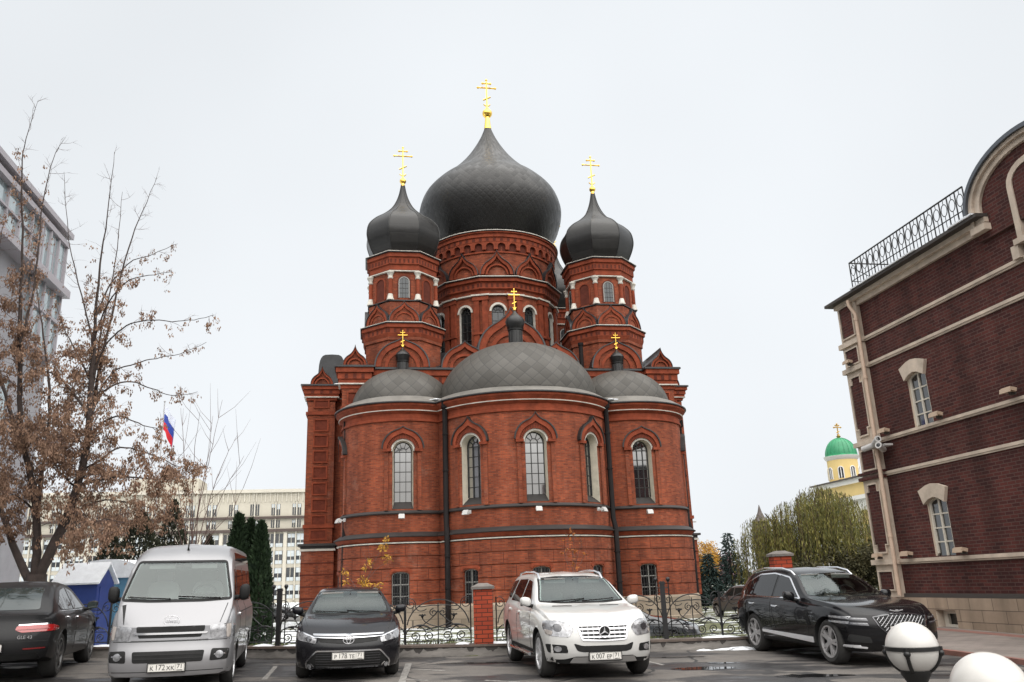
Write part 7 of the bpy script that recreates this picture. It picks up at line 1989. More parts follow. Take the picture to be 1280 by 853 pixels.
h_, n_ = c.hit(-0.50, 0.72, 'B')
c.text('GLE 43', 0.075, 'badge_lettering', M_CHR, c.root, (-0.56, h_.y+0.012, 0.715), Matrix.Rotation(pi, 4, 'Z') @ Matrix.Rotation(pi/2, 4, 'X'), 0.003)

GLC.root.scale = (1.06, 1.06, 1.06)
# ------------------------------------------------------------------ small far cars
SED = dict(L=4.5, W=1.78, H=1.46, tilt=False, zt=[(0, 0.70), (0.1, 0.77), (0.9, 0.95), (1.3, 1.0), (2.0, 1.36), (2.4, 1.44), (3.0, 1.45), (3.6, 1.30), (4.0, 1.08), (4.4, 1.03), (4.5, 0.95)],
    zs=[(0, 0.67), (0.3, 0.80), (1.3, 0.92), (4.0, 0.98), (4.5, 0.90)], w=[(0, 0.78), (0.3, 0.86), (1.2, 0.89), (3.8, 0.89), (4.5, 0.80)], zb=[(0, 0.22), (4.5, 0.3)], pf=[(0.2, 0.06), (0.5, 0), (0.8, 0.12)], pr=[(0.2, 0.05), (0.6, 0), (1, 0.06)],
    bow=(0.35, 0.25), fall=(1.1, 0.8), tum=0.48, tum2=0.15, ra=0.35, r=0.315, axle=(0.9, 3.5), spokes=8, rimf=0.64)
def far_car(name, label, pnt, pos, yaw, S=SED, snow=False, group='cars parked far behind the fence', detail='sedan'):
    c = Car(name, label, S, pnt, pos, yaw, group, ns=36)
    L_ = S['L']
    if detail == 'sedan':
        c.patch('windscreen', [(-0.66, 1.03), (-0.52, 1.34), (0.52, 1.34), (0.66, 1.03)], 'F', M_CGLS, 0.006, grid=0.15)
        c.patch('rear_window', [(-0.62, 1.12), (-0.52, 1.33), (0.52, 1.33), (0.62, 1.12)], 'B', M_CGLS, 0.006, grid=0.15)
        for sd_ in 'LR':
            c.patch('side_window', [(1.6, 1.0), (2.1, 1.31), (2.5, 1.34), (2.5, 1.0)], sd_, M_CGLT, 0.006, grid=0.15); c.patch('side_window', [(2.58, 1.0), (2.58, 1.35), (3.2, 1.33), (3.65, 1.06)], sd_, M_CGLT, 0.006, grid=0.15)
        c.both('headlight', [(0.5, 0.62), (0.84, 0.66), (0.84, 0.76), (0.52, 0.72)], 'F', mat=M_HLG, off=0.008)
        c.both('tail_light', [(0.55, 0.74), (0.86, 0.74), (0.86, 0.90), (0.55, 0.88)], 'B', mat=M_RED, off=0.008)
    else:
        c.patch('rear_window', rounded([(-0.70, 1.20), (-0.60, 1.62), (0.60, 1.62), (0.70, 1.20)], 0.05), 'B', M_CGLT, 0.006, grid=0.15)
        c.patch('windscreen', [(-0.74, 1.2), (-0.6, 1.6), (0.6, 1.6), (0.74, 1.2)], 'F', M_CGLS, 0.006, grid=0.15)
        c.both('tail_light', [(0.72, 0.80), (0.92, 0.80), (0.90, 1.30), (0.74, 1.30)], 'B', mat=M_RED, off=0.01)
        for sd_ in 'LR':
            for a, b in ((1.75, 2.6), (2.7, 3.6)): c.patch('side_window', [(a+(0.35 if a < 2 else 0), 1.58), (b, 1.6), (b, 1.16), (a, 1.16)], sd_, M_CGLS, 0.006, grid=0.15)
            c.patch('side_window', [(3.7, 1.58), (4.2, 1.55), (4.35, 1.2), (3.7, 1.18)], sd_, M_CGLT, 0.006, grid=0.15)
        c.patch('rear_bumper', [(-0.9, 0.42), (-0.9, 0.6), (0.9, 0.6), (0.9, 0.42)], 'B', M_BPL, 0.02, grid=0.2); c.plate(('', '', ''), '', 0.72, 0.0, 'B')
        c.mirror(1.6, 1.18, M_BPL, 0.2, 0.18, 0.1)
    if snow:
        c.patch('snow_cap', rounded([(-0.52, 2.2), (0.52, 2.2), (0.50, 3.3), (-0.50, 3.3)], 0.1), 'T', M_SNOW, 0.05, grid=0.2)
        c.patch('snow_cap', rounded([(-0.66, 0.35), (0.66, 0.35), (0.7, 1.2), (-0.7, 1.2)], 0.1), 'T', M_SNOW, 0.04, grid=0.2)
    return c
P_RED = paint('red_car_paint', (0.30, 0.018, 0.016), 0.3); P_DK = paint('dark_blue_car_paint', (0.012, 0.016, 0.022), 0.25); P_GR2 = paint('grey_car_paint', (0.15, 0.14, 0.14), 0.35, 0.4); P_BRN = paint('dark_red_car_paint', (0.085, 0.016, 0.014), 0.3); P_SL2 = paint('pale_silver_car_paint', (0.36, 0.36, 0.37), 0.3, 0.5)
def tpos(px, Y): p = at(px, 740, Y); return Vector((p.x, Y, terrain_z(p.x, Y)+0.025))
MPV = dict(S, L=4.75, W=1.88, H=1.76, tilt=False, zt=[(0, 0.86), (0.1, 0.93), (0.9, 1.08), (1.3, 1.14), (2.1, 1.60), (2.4, 1.70), (3.0, 1.75), (4.2, 1.72), (4.5, 1.55), (4.75, 1.10)], zs=[(0, 0.82), (0.4, 0.97), (1.3, 1.07), (4.75, 1.10)], w=[(0, 0.82), (0.4, 0.92), (1.2, 0.94), (4.3, 0.94), (4.75, 0.88)], zb=[(0, 0.28), (4.75, 0.4)], axle=(0.85, 3.7), bow=(0.3, 0.12), fall=(1.1, 0.5), tum=0.3, tum2=0.1, r=0.36, ra=0.41, rimmat=M_RIM, spokes=7)
far_car('estate_car', 'grey estate car seen from behind, on the road beyond the iron fence', P_GR2, tpos(901, 53.0), radians(199), MPV, detail='mpv')
far_car('saloon_car', 'dark saloon half hidden behind the iron fence right of the white car', P_DK, tpos(872, 24.6), radians(84), group='cars parked far behind the fence')
far_car('saloon_car', 'bright red car far behind the fence, left of the cathedral', P_RED, tpos(352, 66), radians(78))
far_car('saloon_car', 'dark car behind the fence, touching the cathedral\'s left corner', P_DK, tpos(372, 62), radians(100))
far_car('saloon_car', 'dark red car far behind the fence beside the thuja hedge', P_BRN, tpos(326, 68), radians(85))
far_car('saloon_car', 'dark red car with a snow-covered roof behind the tree trunk', P_BRN, tpos(88, 34.5), radians(96), snow=True)
far_car('saloon_car', 'silver car with snow on its roof behind the blue cabins', P_SL2, tpos(118, 38), radians(88), snow=True)
far_car('saloon_car', 'dark car under snow at the left edge beyond the fence', P_DK, tpos(8, 33), radians(92), snow=True)
# ================================================================== FENCE, PILLARS, LAMPS, CABINS, FLAG
def spiral(cx_, cz_, r0, turns, start, sgn=1, n=22, rmin=0.02):
    P = []
    for i in range(n+1):
        t = i/n; r = r0*(1-t)+rmin*t; a = start+sgn*2*pi*turns*t
        P.append((cx_+r*cos(a), 0, cz_+r*sin(a)))
    return P
def arcp(cx_, cz_, rx, rz, a0, a1, n=14): return [(cx_+rx*cos(radians(a0+(a1-a0)*i/n)), 0, cz_+rz*sin(radians(a0+(a1-a0)*i/n))) for i in range(n+1)]
def bez(p0, p1, p2, p3, n=12):
    out = []
    for i in range(n+1):
        t = i/n; q = [(1-t)**3, 3*t*(1-t)**2, 3*t*t*(1-t), t**3]
        out.append((sum(w*p[0] for w, p in zip(q, (p0, p1, p2, p3))), 0, sum(w*p[1] for w, p in zip(q, (p0, p1, p2, p3)))))
    return out
def fence_panel_mesh(w):
    m = MB(M_IRON); h = w/2; r = 0.0125
    m.tube([(-h, 0, 0.07), (h, 0, 0.07)], 0.012, 5); m.tube([(-h, 0, 0.30), (h, 0, 0.30)], 0.008, 4)
    for x in (-h, h): m.tube([(x, 0, 0), (x, 0, 0.98)], 0.015, 6)
    m.tube([(0, 0, 0), (0, 0, 0.86)], 0.011, 5)
    m.tube(arcp(0, 0.33, h*0.96, 0.60, 8, 172, 28), r, 5)
    for s in (-1, 1):
        # volutes at the crown
        m.tube(spiral(s*0.085, 0.66, 0.085, 1.4, pi/2 if s > 0 else pi/2, -s), 0.010, 4)
        m.tube(bez((0, 0.80), (s*0.12, 0.84), (s*0.30, 0.76), (s*h*0.62, 0.80)), 0.010, 4)
        # crossing stems with tulip heads
        m.tube(bez((-s*0.28, 0.30), (-s*0.05, 0.36), (s*0.26, 0.38), (s*0.30, 0.56)), 0.0105, 4)
        m.tube(bez((-s*0.30, 0.56), (-s*0.10, 0.44), (s*0.2, 0.36), (s*h*0.70, 0.30)) if False else bez((0, 0.70), (s*0.10, 0.55), (s*0.22, 0.45), (s*0.40, 0.33)), 0.010, 4)
        m.tube([(s*0.30, 0, 0.55), (s*0.30, 0, 0.60)], [0.014, 0.035], 6)
        m.prism([(s*0.30-0.075, 0.605), (s*0.30-0.04, 0.595), (s*0.30, 0.575), (s*0.30+0.04, 0.595), (s*0.30+0.075, 0.605), (s*0.30+0.05, 0.635), (s*0.30+0.02, 0.62), (s*0.30, 0.645), (s*0.30-0.02, 0.62), (s*0.30-0.05, 0.635)], -0.012, 0.012)
        # foot scrolls and the arcs over them
        m.tube(spiral(s*0.17, 0.175, 0.10, 1.6, -pi/2, s), 0.011, 4)
        m.tube(spiral(s*0.44, 0.175, 0.10, 1.6, -pi/2, -s), 0.011, 4)
        m.tube(arcp(s*0.42, 0.17, 0.20, 0.22, 90-s*100, 90+s*70, 16), 0.011, 4)
        m.tube([p for p in bez((s*0.10, 0.28), (s*0.22, 0.44), (s*0.42, 0.42), (s*0.48, 0.36))], [0.008+0.012*sin(pi*i/12) for i in range(13)], 4)
        # rings beside the posts at the top
        m.tube(spiral(s*(h-0.10), 0.84, 0.09, 1.2, pi if s < 0 else 0, -s), 0.009, 4)
        m.tube(bez((s*h, 0.93), (s*(h-0.05), 1.0), (s*(h-0.2), 0.98), (s*(h-0.19), 0.80)), 0.009, 4)
        m.tube(bez((s*(h-0.19), 0.84), (s*(h-0.18), 0.70), (s*(h-0.30), 0.66), (s*(h-0.40), 0.74)), 0.009, 4)
    return m.mesh('panel', 0)
PANEL = fence_panel_mesh(1.24)
pm = MB(M_IRON); pm.box(-0.05, 0.05, -0.05, 0.05, 0, 1.22); pm.box(-0.06, 0.06, -0.06, 0.06, 1.16, 1.2)
POST = pm.mesh('post')
fm = MB(M_IRON)
for s in (-1, 1):
    fm.tube([(s*0.14, 0, 0.05), (s*0.14, 0, 1.20)], 0.014, 6); fm.sphere((s*0.14, 0, 1.26), 0.048, 10, 7); fm.tube([(s*0.14, 0, 1.20), (s*0.14, 0, 1.22)], 0.03, 6)
for z in (0.15, 0.62, 1.08): fm.tube([(-0.14, 0, z), (0.14, 0, z)], 0.010, 4)
FIN = fm.mesh('finial_bars', 40)
def fence_run(label, xs_, posts):
    y0 = curb_y(xs_[0])+0.24
    t = thing('iron_fence', label, 'fence', (xs_[0], y0, gz(xs_[0], y0)+0.235), 0, 'wrought iron fence runs on the kerb')
    for a, b in zip(xs_, xs_[1:]):
        pa = Vector((a, curb_y(a)+0.24)); pb = Vector((b, curb_y(b)+0.24)); mid = (pa+pb)/2; L_ = (pb-pa).length
        o = bpy.data.objects.new('panel', PANEL); COL.objects.link(o); o.parent = t
        o.location = (mid.x-xs_[0], mid.y-y0, gz(mid.x, mid.y)-gz(xs_[0], y0)); o.rotation_euler = (0, 0, atan2(pb.y-pa.y, pb.x-pa.x)); o.scale = (L_/1.26, 1, 1)
    for x in posts:
        y = curb_y(x)+0.24
        for nm, me in (('post', POST), ('finial_bars', FIN)):
            o = bpy.data.objects.new(nm, me); COL.objects.link(o); o.parent = t; o.location = (x-xs_[0], y-y0, gz(x, y)-gz(xs_[0], y0))
PX1 = -0.85; PX2 = at(977, 720, 20.2).x
def steps(a, b):
    n = max(1, round((b-a)/1.3)); return [a+(b-a)*i/n for i in range(n+1)]
fence_run('black wrought-iron fence with scrolls, left of the short brick pillar', steps(-12.4, -5.45)+steps(-5.45, PX1-0.27)[1:], (-9.0, -5.45))
PXR = onG(838, 803, 0.2).x
fence_run('black wrought-iron fence with scrolls, between the two brick pillars', steps(PX1+0.27, PXR)+steps(PXR, PX2-0.27)[1:], (PXR,))
M_PIL = brick('orange_pillar_brick', (0.36, 0.060, 0.026), (0.28, 0.045, 0.022), (0.07, 0.025, 0.018), bw=0.25, bh=0.088, ms=0.010, stain=0.2, streak=False)
M_CAPS = mk('grey_pillar_cap', (0.12, 0.105, 0.095), 0.7, var=0.3, vs=6)
def pillar(x, h, label):
    y = curb_y(x)+0.24
    t = thing('brick_pillar', label, 'pillar', (x, y, gz(x, y)+0.235), 0, 'brick pillars of the fence')
    m = MB(M_PIL); m.box(-0.205, 0.205, -0.205, 0.205, 0, h); m.build('shaft', t)
    m = MB(M_CAPS); m.add([(sx*0.25, sy*0.25, z) for z in (h, h+0.055) for sx, sy in ((-1, -1), (1, -1), (1, 1), (-1, 1))]+[(sx*0.10, sy*0.10, h+0.125) for sx, sy in ((-1, -1), (1, -1), (1, 1), (-1, 1))],
        [(0, 1, 2, 3)]+[(i, (i+1) % 4, 4+(i+1) % 4, 4+i) for i in range(4)]+[(4+i, 4+(i+1) % 4, 8+(i+1) % 4, 8+i) for i in range(4)]+[(8, 9, 10, 11)])
    m.build('cap', t)
pillar(PX1, 1.13, 'short orange brick pillar with a grey cap, left of the white car')
pillar(PX2, 1.72, 'tall orange brick pillar rising behind the roof of the black crossover')

# globe lamps in the foreground
M_GLOB = mk('opal_globe', (0.47, 0.455, 0.43), 0.35, coat=0.3, var=0.06, vs=14)
_m, _t, _b = M_GLOB, M_GLOB.node_tree, M_GLOB.node_tree.nodes['Principled BSDF']
_b.inputs['Subsurface Weight'].default_value = 0.0
M_LPB = mk('black_cast_lamp_post', (0.012, 0.012, 0.012), 0.4, 0.2)
def globe_lamp(px, py, rpx, label, r=0.15):
    k = F_PX*r/rpx; p = CAMP+ray(px, py)*k
    g = gz(p.x, p.y); t = thing('globe_lamp', label, 'lamp', (p.x, p.y, g), 0.35, 'white globe lamps beside the car park')
    z = p.z-g
    m = MB(M_GLOB); m.sphere((0, 0, z), r, 48, 32); gl = m.build('globe', t, 180)
    m = MB(mk('globe_seam', (0.30, 0.29, 0.27), 0.5)); m.lathe([(r*1.0005, z+0.0105), (r*1.004, z+0.012), (r*1.0005, z+0.0145)], 48, cap=False); m.build('seam', gl, 40)
    m = MB(M_LPB)
    m.lathe([(r*1.005, z-0.012), (r*1.05, z-0.012), (r*1.05, z+0.010), (r*1.005, z+0.010)], 48); m.build('band', t, 30)
    m = MB(M_LPB)
    for q in range(4):
        a = pi/2*q+0.6
        P = []
        for i in range(9):
            e = radians(4-62*i/8); rr = r*1.03
            P.append((rr*cos(e)*sin(a), -rr*cos(e)*cos(a), z+rr*sin(e)))
        m.tube(P, [0.016-0.006*i/8 if i < 3 else 0.0115 for i in range(9)], 6)
        m.sphere((r*1.04*sin(a), -r*1.04*cos(a), z-0.025), 0.02, 8, 6)
    m.build('bracket', t, 50)
    m = MB(M_LPB); m.lathe([(0.075, z-0.125), (0.088, z-0.128), (0.085, z-0.15), (0.060, z-0.19), (0.040, z-0.23), (0.032, z-0.30), (0.045, z-0.31), (0.030, z-0.34), (0.030, 0.12), (0.06, 0.10), (0.07, 0.0)], 24); m.build('post', t, 40)
globe_lamp(1140, 810, 31, 'white globe lamp with a black band, in front of the black crossover')
globe_lamp(1238, 864, 46, 'nearest white globe lamp, cut off by the bottom right corner')

# cabins behind the left fence
M_BLU = mk('deep_blue_cabin_plastic', (0.012, 0.032, 0.155), 0.45, var=0.15, vs=2)
M_LBL = mk('light_blue_corrugated_steel', (0.10, 0.24, 0.36), 0.55, var=0.2, vs=2)
p = at(106, 740, 26.0); bx = thing('toilet_cabin', 'deep blue cabin with a snowy pitched roof behind the iron fence', 'cabin', (p.x, 26.0, terrain_z(p.x, 26.0)), radians(2))
m = MB(M_BLU); m.box(-0.55, 0.55, -0.5, 0.5, 0, 1.72)
m.add([(-0.55, -0.5, 1.72), (0.55, -0.5, 1.72), (0.55, 0.5, 1.72), (-0.55, 0.5, 1.72), (-0.55, 0, 2.1), (0.55, 0, 2.1)], [(0, 1, 5, 4), (2, 3, 4, 5), (0, 4, 3), (1, 2, 5)])
for z in (0.08, 0.85, 1.62): m.box(-0.56, 0.56, -0.515, -0.49, z, z+0.05)
for x in (-0.54, 0.50): m.box(x, x+0.04, -0.515, -0.49, 0, 1.7)
m.build('cabin_shell', bx); bx.scale = (1.1, 1.1, 1.2)
m = MB(M_SNOW)
for s in (-1, 1):
    m.add([(-0.64, s*0.62, 1.68), (0.64, s*0.62, 1.68), (0.64, 0, 2.16), (-0.64, 0, 2.16), (-0.64, s*0.64, 1.72), (0.64, s*0.64, 1.72), (0.64, 0, 2.22), (-0.64, 0, 2.22)], [(0, 1, 2, 3), (4, 5, 6, 7), (0, 1, 5, 4), (0, 4, 7, 3), (1, 2, 6, 5)])
m.build('snowy_roof', bx)
m = MB(M_BLU); m.box(0.551, 0.566, -0.36, 0.36, 0.10, 1.62); m.build('door', bx)
p = at(148, 740, 28.5); ct = thing('storage_container', 'light blue ribbed container under a rounded cap of snow behind the silver minibus', 'container', (p.x, 28.5, terrain_z(p.x, 28.5)), radians(-8))
m = MB(M_LBL); m.box(-1.0, 1.3, -0.9, 1.3, 0, 2.0)
for z in (0.12, 0.55, 0.98, 1.41, 1.86): m.box(-1.0, 1.3, -0.945, -0.9, z, z+0.07)
for x in (-1.0, -0.25, 0.5, 1.25): m.box(x-0.03, x+0.05, -0.96, -0.9, 0, 2.0)
for y in (-0.4, 0.2, 0.8): m.box(-1.03, -1.0, y-0.05, y+0.05, 0, 2.0)
m.build('container_shell', ct); ct.scale = (1, 1, 1.22)
m = MB(M_SNOW); P = [(-1.15, 2.0)]+[(0.15-1.3*cos(pi*i/16), 2.06+0.42*sin(pi*i/16)) for i in range(17)]+[(1.45, 2.0)]
m.prism(P, -1.4, 1.05); m.build('snow_cap', ct, 40)

# flag on a thin pole
p = at(222, 640, 58.0); fz = at(206, 508, 58.0); g0 = terrain_z(p.x, 58.0)
fp = at(206, 512, 58.0)
fl = thing('flag', 'white, blue and red flag drooping from a thin pole above the bare shrub', 'flag', (fp.x, 58.0, g0), 0)
H_ = fz.z-g0
m = MB(mk('grey_flag_pole', (0.35, 0.35, 0.36), 0.5)); m.tube([(-0.05, 0, 0), (-0.05, 0, H_+0.3)], 0.035, 6); m.sphere((-0.05, 0, H_+0.35), 0.08, 8, 6); m.build('pole', fl, 40)
def flag_cloth():
    mats = [mk('white_flag_cloth', (0.55, 0.58, 0.66), 0.9), mk('blue_flag_cloth', (0.03, 0.06, 0.30), 0.9), mk('red_flag_cloth', (0.52, 0.020, 0.030), 0.9)]
    cols = 24; rows_ = 18
    # drooping: hoist edge vertical, the fly hangs down and folds
    def pos(u, v):
        x = 0.85*(u**0.8)+0.10*sin(u*9+v*2)*u; z = H_-v*1.7-2.3*(u**1.25)*(0.55+0.45*v)
        y = 0.22*sin(u*11+v*1.5)*u
        return (x, y, z)
    for k in range(3):
        m = MB(mats[k]); vs = []; fs = []
        R_ = 7
        for j in range(R_):
            v = (k+j/(R_-1))/3
            for i in range(cols+1): vs.append(pos(i/cols, v))
        for j in range(R_-1):
            for i in range(cols): a = j*(cols+1)+i; fs.append((a, a+1, a+cols+2, a+cols+1))
        m.add(vs, fs); m.build(('white_stripe', 'blue_stripe', 'red_stripe')[k], fl, 180)
flag_cloth()
# lamp posts far right of the cathedral
p = at(862.5, 740, 66.0); lp = thing('lamp_post', 'thin grey lamp post just right of the cathedral corner', 'lamp post', (p.x, 66.0, terrain_z(p.x, 66)), 0.2)
zt = at(862, 652, 66.0).z-terrain_z(p.x, 66)
m = MB(mk('grey_galvanised_post', (0.22, 0.22, 0.23), 0.5, 0.4)); m.tube([(0, 0, 0), (0, 0, zt)], [0.11, 0.06], 8); m.tube([(0.7, 0, zt-0.05), (-0.7, 0, zt-0.05)], 0.035, 6); m.build('post', lp, 40)
for s in (-1, 1):
    m = MB(M_LAMPW); m.cbox((s*0.75, 0, zt-0.03), 0.5, 0.2, 0.1); m.build('lamp_head', lp)
# ================================================================== TREES AND SHRUBS
def leafmat(name, c1, c2, rough=0.7, trans=0.0):
    m, t, b = _base(name); N = t.nodes.new; L = t.links.new
    g = N('ShaderNodeObjectInfo'); geo = N('ShaderNodeNewGeometry')
    n = N('ShaderNodeTexWhiteNoise'); n.noise_dimensions = '3D'
    tc = N('ShaderNodeTexCoord'); n2 = N('ShaderNodeTexNoise'); n2.inputs['Scale'].default_value = 1.1; n2.inputs['Detail'].default_value = 5; L(tc.outputs['Object'], n2.inputs['Vector'])
    mx = N('ShaderNodeMath'); mx.operation = 'MULTIPLY_ADD'; L(geo.outputs['Random Per Island'], mx.inputs[0]); mx.inputs[1].default_value = 0.5
    L(n2.outputs['Fac'], mx.inputs[2])
    r = N('ShaderNodeMapRange'); r.inputs['From Min'].default_value = 0.4; r.inputs['From Max'].default_value = 1.1; L(mx.outputs[0], r.inputs['Value'])
    x = N('ShaderNodeMix'); x.data_type = 'RGBA'; x.inputs[6].default_value = (*c1, 1); x.inputs[7].default_value = (*c2, 1); L(r.outputs[0], x.inputs[0]); L(x.outputs[2], b.inputs['Base Color'])
    b.inputs['Roughness'].default_value = rough; b.inputs['Specular IOR Level'].default_value = 0.2
    return m
class Leaves:
    def __init__(s): s.v = []; s.f = []
    def quad(s, p, d, l, w, rnd, roll=None):
        d = d.normalized(); q = d.cross(Vector((rnd.uniform(-1, 1), rnd.uniform(-1, 1), rnd.uniform(-1, 1))))
        if q.length < 1e-4: q = d.orthogonal()
        q.normalize(); b = len(s.v)
        a = p+d*l*0.45+q*w*0.5; c = p+d*l*0.55-q*w*0.5
        s.v += [tuple(p), tuple(a), tuple(p+d*l), tuple(c)]; s.f.append((b, b+1, b+2, b+3))
    def build(s, name, mat, parent, kind=None):
        if not s.v: return
        me = bpy.data.meshes.new(name); me.from_pydata(s.v, [], s.f); me.materials.append(mat); me.update()
        o = bpy.data.objects.new(name, me); COL.objects.link(o); o.parent = parent
        return o
def rdir(rnd):
    while True:
        v = Vector((rnd.uniform(-1, 1), rnd.uniform(-1, 1), rnd.uniform(-1, 1)))
        if 0.01 < v.length < 1: return v.normalized()
M_BARK = mk('dark_bark', (0.040, 0.028, 0.024), 0.9, var=0.4, vs=6, bump=0.6, bs=12)
M_TWIG = mk('reddish_twig_bark', (0.085, 0.048, 0.040), 0.85, var=0.3, vs=5)
M_SEED = leafmat('dry_tan_seed_clusters', (0.29, 0.185, 0.125), (0.13, 0.072, 0.048))

# ------------------------------------------------------------------ the big tree with hanging dry seeds, left
rnd = random.Random(11)
TY = 23.6
tb = at(43, 752, TY); base = Vector((tb.x, TY, terrain_z(tb.x, TY)))
MAPLE = thing('seed_laden_tree', 'leafless tree hung with dry brown seed clusters behind the left fence', 'tree', base)
trunk = MB(M_BARK); twigs = MB(M_TWIG); LV_ = Leaves()
def limb(pts, r0, r1, ydev, mb=trunk, sub=4, jit=0.05):
    """limb through picture points with its own drift in depth"""
    P = []
    n = len(pts)
    for i, (x, y) in enumerate(pts):
        t = i/(n-1); Y = TY+ydev[0]+(ydev[1]-ydev[0])*t
        P.append(at(x, y, Y)-base)
    Q = []
    for i in range(n-1):
        p0, p1, p2, p3 = P[max(i-1, 0)], P[i], P[i+1], P[min(i+2, n-1)]
        for k in range(sub):
            t = k/sub
            Q.append(0.5*((2*p1)+(-p0+p2)*t+(2*p0-5*p1+4*p2-p3)*t*t+(-p0+3*p1-3*p2+p3)*t**3)+rdir(rnd)*jit*0.4)
    Q.append(P[-1]); m = len(Q)
    mb.tube(Q, [r0+(r1-r0)*(i/(m-1))**0.8 for i in range(m)], 7)
    return Q
def cluster(p, n=5, s=1.0):
    for k in range(n):
        q = p+rdir(rnd)*0.055*s+Vector((0, 0, -0.03))
        LV_.quad(q, Vector((rnd.uniform(-0.5, 0.5), rnd.uniform(-0.5, 0.5), -1)), rnd.uniform(0.06, 0.11)*s, rnd.uniform(0.03, 0.055)*s, rnd)
def twig(p, d, L_, r, depth, dens):
    n = 6; P = [p]; q = p.copy(); dd = d.normalized()
    for i in range(n):
        dd = (dd+rdir(rnd)*0.22+Vector((0, 0, 0.05 if depth > 0 else -0.02))).normalized(); q = q+dd*L_/n; P.append(q.copy())
    twigs.tube(P, [0.8*r*(1-0.8*i/n) for i in range(n+1)], 4, cap=False)
    for i in range(1, n+1):
        if rnd.random() < dens:
            for _ in range(1 if rnd.random() < 0.75 else 2):
                c = P[i]+Vector((rnd.uniform(-.05, .05), rnd.uniform(-.05, .05), rnd.uniform(-0.16, -0.02)))
                cluster(c, rnd.randint(2, 5), 0.92)
    if depth > 0:
        for k in range(rnd.randint(2, 4)):
            i = rnd.randint(1, n-1); e = (dd+rdir(rnd)*0.9).normalized()
            twig(P[i], e, L_*rnd.uniform(0.4, 0.7), r*0.6, depth-1, dens)
def sprout(Q, per_m, Lr, dens, depth=1, t0=0.1, up=0.3, r=0.014, t1=1.0, dens_end=None):
    m = len(Q)
    for i in range(int(t0*m), m-1):
        L_ = (Q[i+1]-Q[i]).length; t = i/m
        k = per_m*L_; k = int(k)+(1 if rnd.random() < k-int(k) else 0)
        dd_ = dens if dens_end is None else dens+(dens_end-dens)*t
        for _ in range(k):
            p = Q[i].lerp(Q[i+1], rnd.random()); ax = (Q[i+1]-Q[i]).normalized()
            d = (rdir(rnd)+ax*0.5+Vector((0, 0, up))).normalized()
            twig(p, d, rnd.uniform(*Lr)*(1-0.35*t), r, depth, dd_)
limbs = []
B = limb([(43, 756), (44, 735), (46, 718)], 0.30, 0.26, (0, 0), jit=0.0)
A1 = limb([(46, 725), (64, 690), (82, 650), (96, 610), (106, 570), (111, 530), (114, 480), (117, 430)], 0.16, 0.065, (0, -0.6))
A2 = limb([(117, 430), (121, 380), (125, 330), (134, 270), (143, 190)], 0.055, 0.005, (-0.6, -1.2))
A3 = limb([(110, 545), (119, 490), (131, 430), (145, 370), (161, 310), (178, 265), (196, 222)], 0.06, 0.005, (-0.4, 0.8))
A4 = limb([(113, 505), (122, 440), (134, 380), (146, 310), (153, 240)], 0.045, 0.005, (-0.5, 1.4))
A5 = limb([(115, 470), (114, 420), (102, 370), (86, 300), (80, 215)], 0.04, 0.005, (-0.5, 0.5))
L1 = limb([(44, 720), (46, 680), (45, 640), (40, 600), (30, 560), (24, 500), (25, 430), (26, 370)], 0.13, 0.05, (0, -1.0))
L2 = limb([(26, 370), (28, 300), (27, 240), (28, 200), (35, 165), (48, 125)], 0.042, 0.004, (-1.0, -1.4))
L3 = limb([(25, 430), (40, 370), (48, 310), (54, 250), (66, 200), (82, 172)], 0.042, 0.004, (-1.0, -0.2))
L4 = limb([(45, 650), (52, 590), (62, 520), (58, 450), (50, 390), (40, 330)], 0.08, 0.01, (0, 1.2))
L5 = limb([(40, 735), (20, 690), (5, 650), (-15, 600), (-30, 540), (-35, 460)], 0.13, 0.03, (0, 0.8))
L6 = limb([(30, 560), (15, 520), (0, 470), (-10, 400), (-5, 330), (5, 280)], 0.07, 0.01, (-0.7, 1.0))
H = [limb(p, r, 0.006, y) for p, r, y in (
    ([(114, 480), (124, 450), (138, 424), (158, 408), (185, 400), (215, 402), (243, 400), (268, 394)], 0.032, (-0.5, -1.6)),
    ([(112, 520), (124, 490), (142, 465), (170, 455), (195, 448), (225, 442), (258, 428)], 0.032, (-0.5, 0.8)),
    ([(111, 530), (122, 500), (140, 482), (165, 478), (190, 486), (215, 495), (247, 490)], 0.04, (-0.4, 1.8)),
    ([(109, 548), (130, 528), (150, 520), (180, 532), (205, 536)], 0.04, (-0.4, -1.8)),
    ([(96, 606), (118, 602), (140, 597), (160, 596), (185, 598), (222, 600)], 0.06, (-0.2, -1.5)),
    ([(100, 590), (125, 575), (150, 560), (180, 565), (215, 580), (240, 590)], 0.04, (-0.2, 1.5)),
    ([(85, 645), (110, 632), (140, 625), (175, 632), (200, 640)], 0.04, (0, 1.6)),
    ([(85, 645), (105, 655), (130, 650), (160, 655)], 0.035, (0, -1.7)),
    ([(117, 430), (130, 390), (155, 355), (185, 345), (215, 340)], 0.03, (-0.6, -2.0)),
    ([(118, 400), (135, 360), (160, 330), (190, 318), (222, 305)], 0.03, (-0.6, 1.0)),
    ([(114, 480), (95, 440), (80, 410), (70, 380)], 0.035, (-0.5, 1.4)),
    ([(112, 520), (90, 490), (70, 470), (45, 462), (15, 450)], 0.04, (-0.5, -1.6)),
    ([(108, 560), (88, 540), (65, 530), (40, 535)], 0.035, (-0.4, 1.8)),
    ([(30, 560), (55, 545), (80, 548)], 0.03, (-0.7, -2.0)),
    ([(45, 640), (20, 620), (-5, 610)], 0.04, (0, -1.5)),
    ([(96, 610), (75, 590), (60, 560), (55, 530)], 0.035, (-0.1, -1.2)))]
for Q in (A2, A3, A4, A5): sprout(Q, 3.4, (0.35, 0.95), 0.50, 1, 0.0, 0.5, 0.008, dens_end=-0.30)
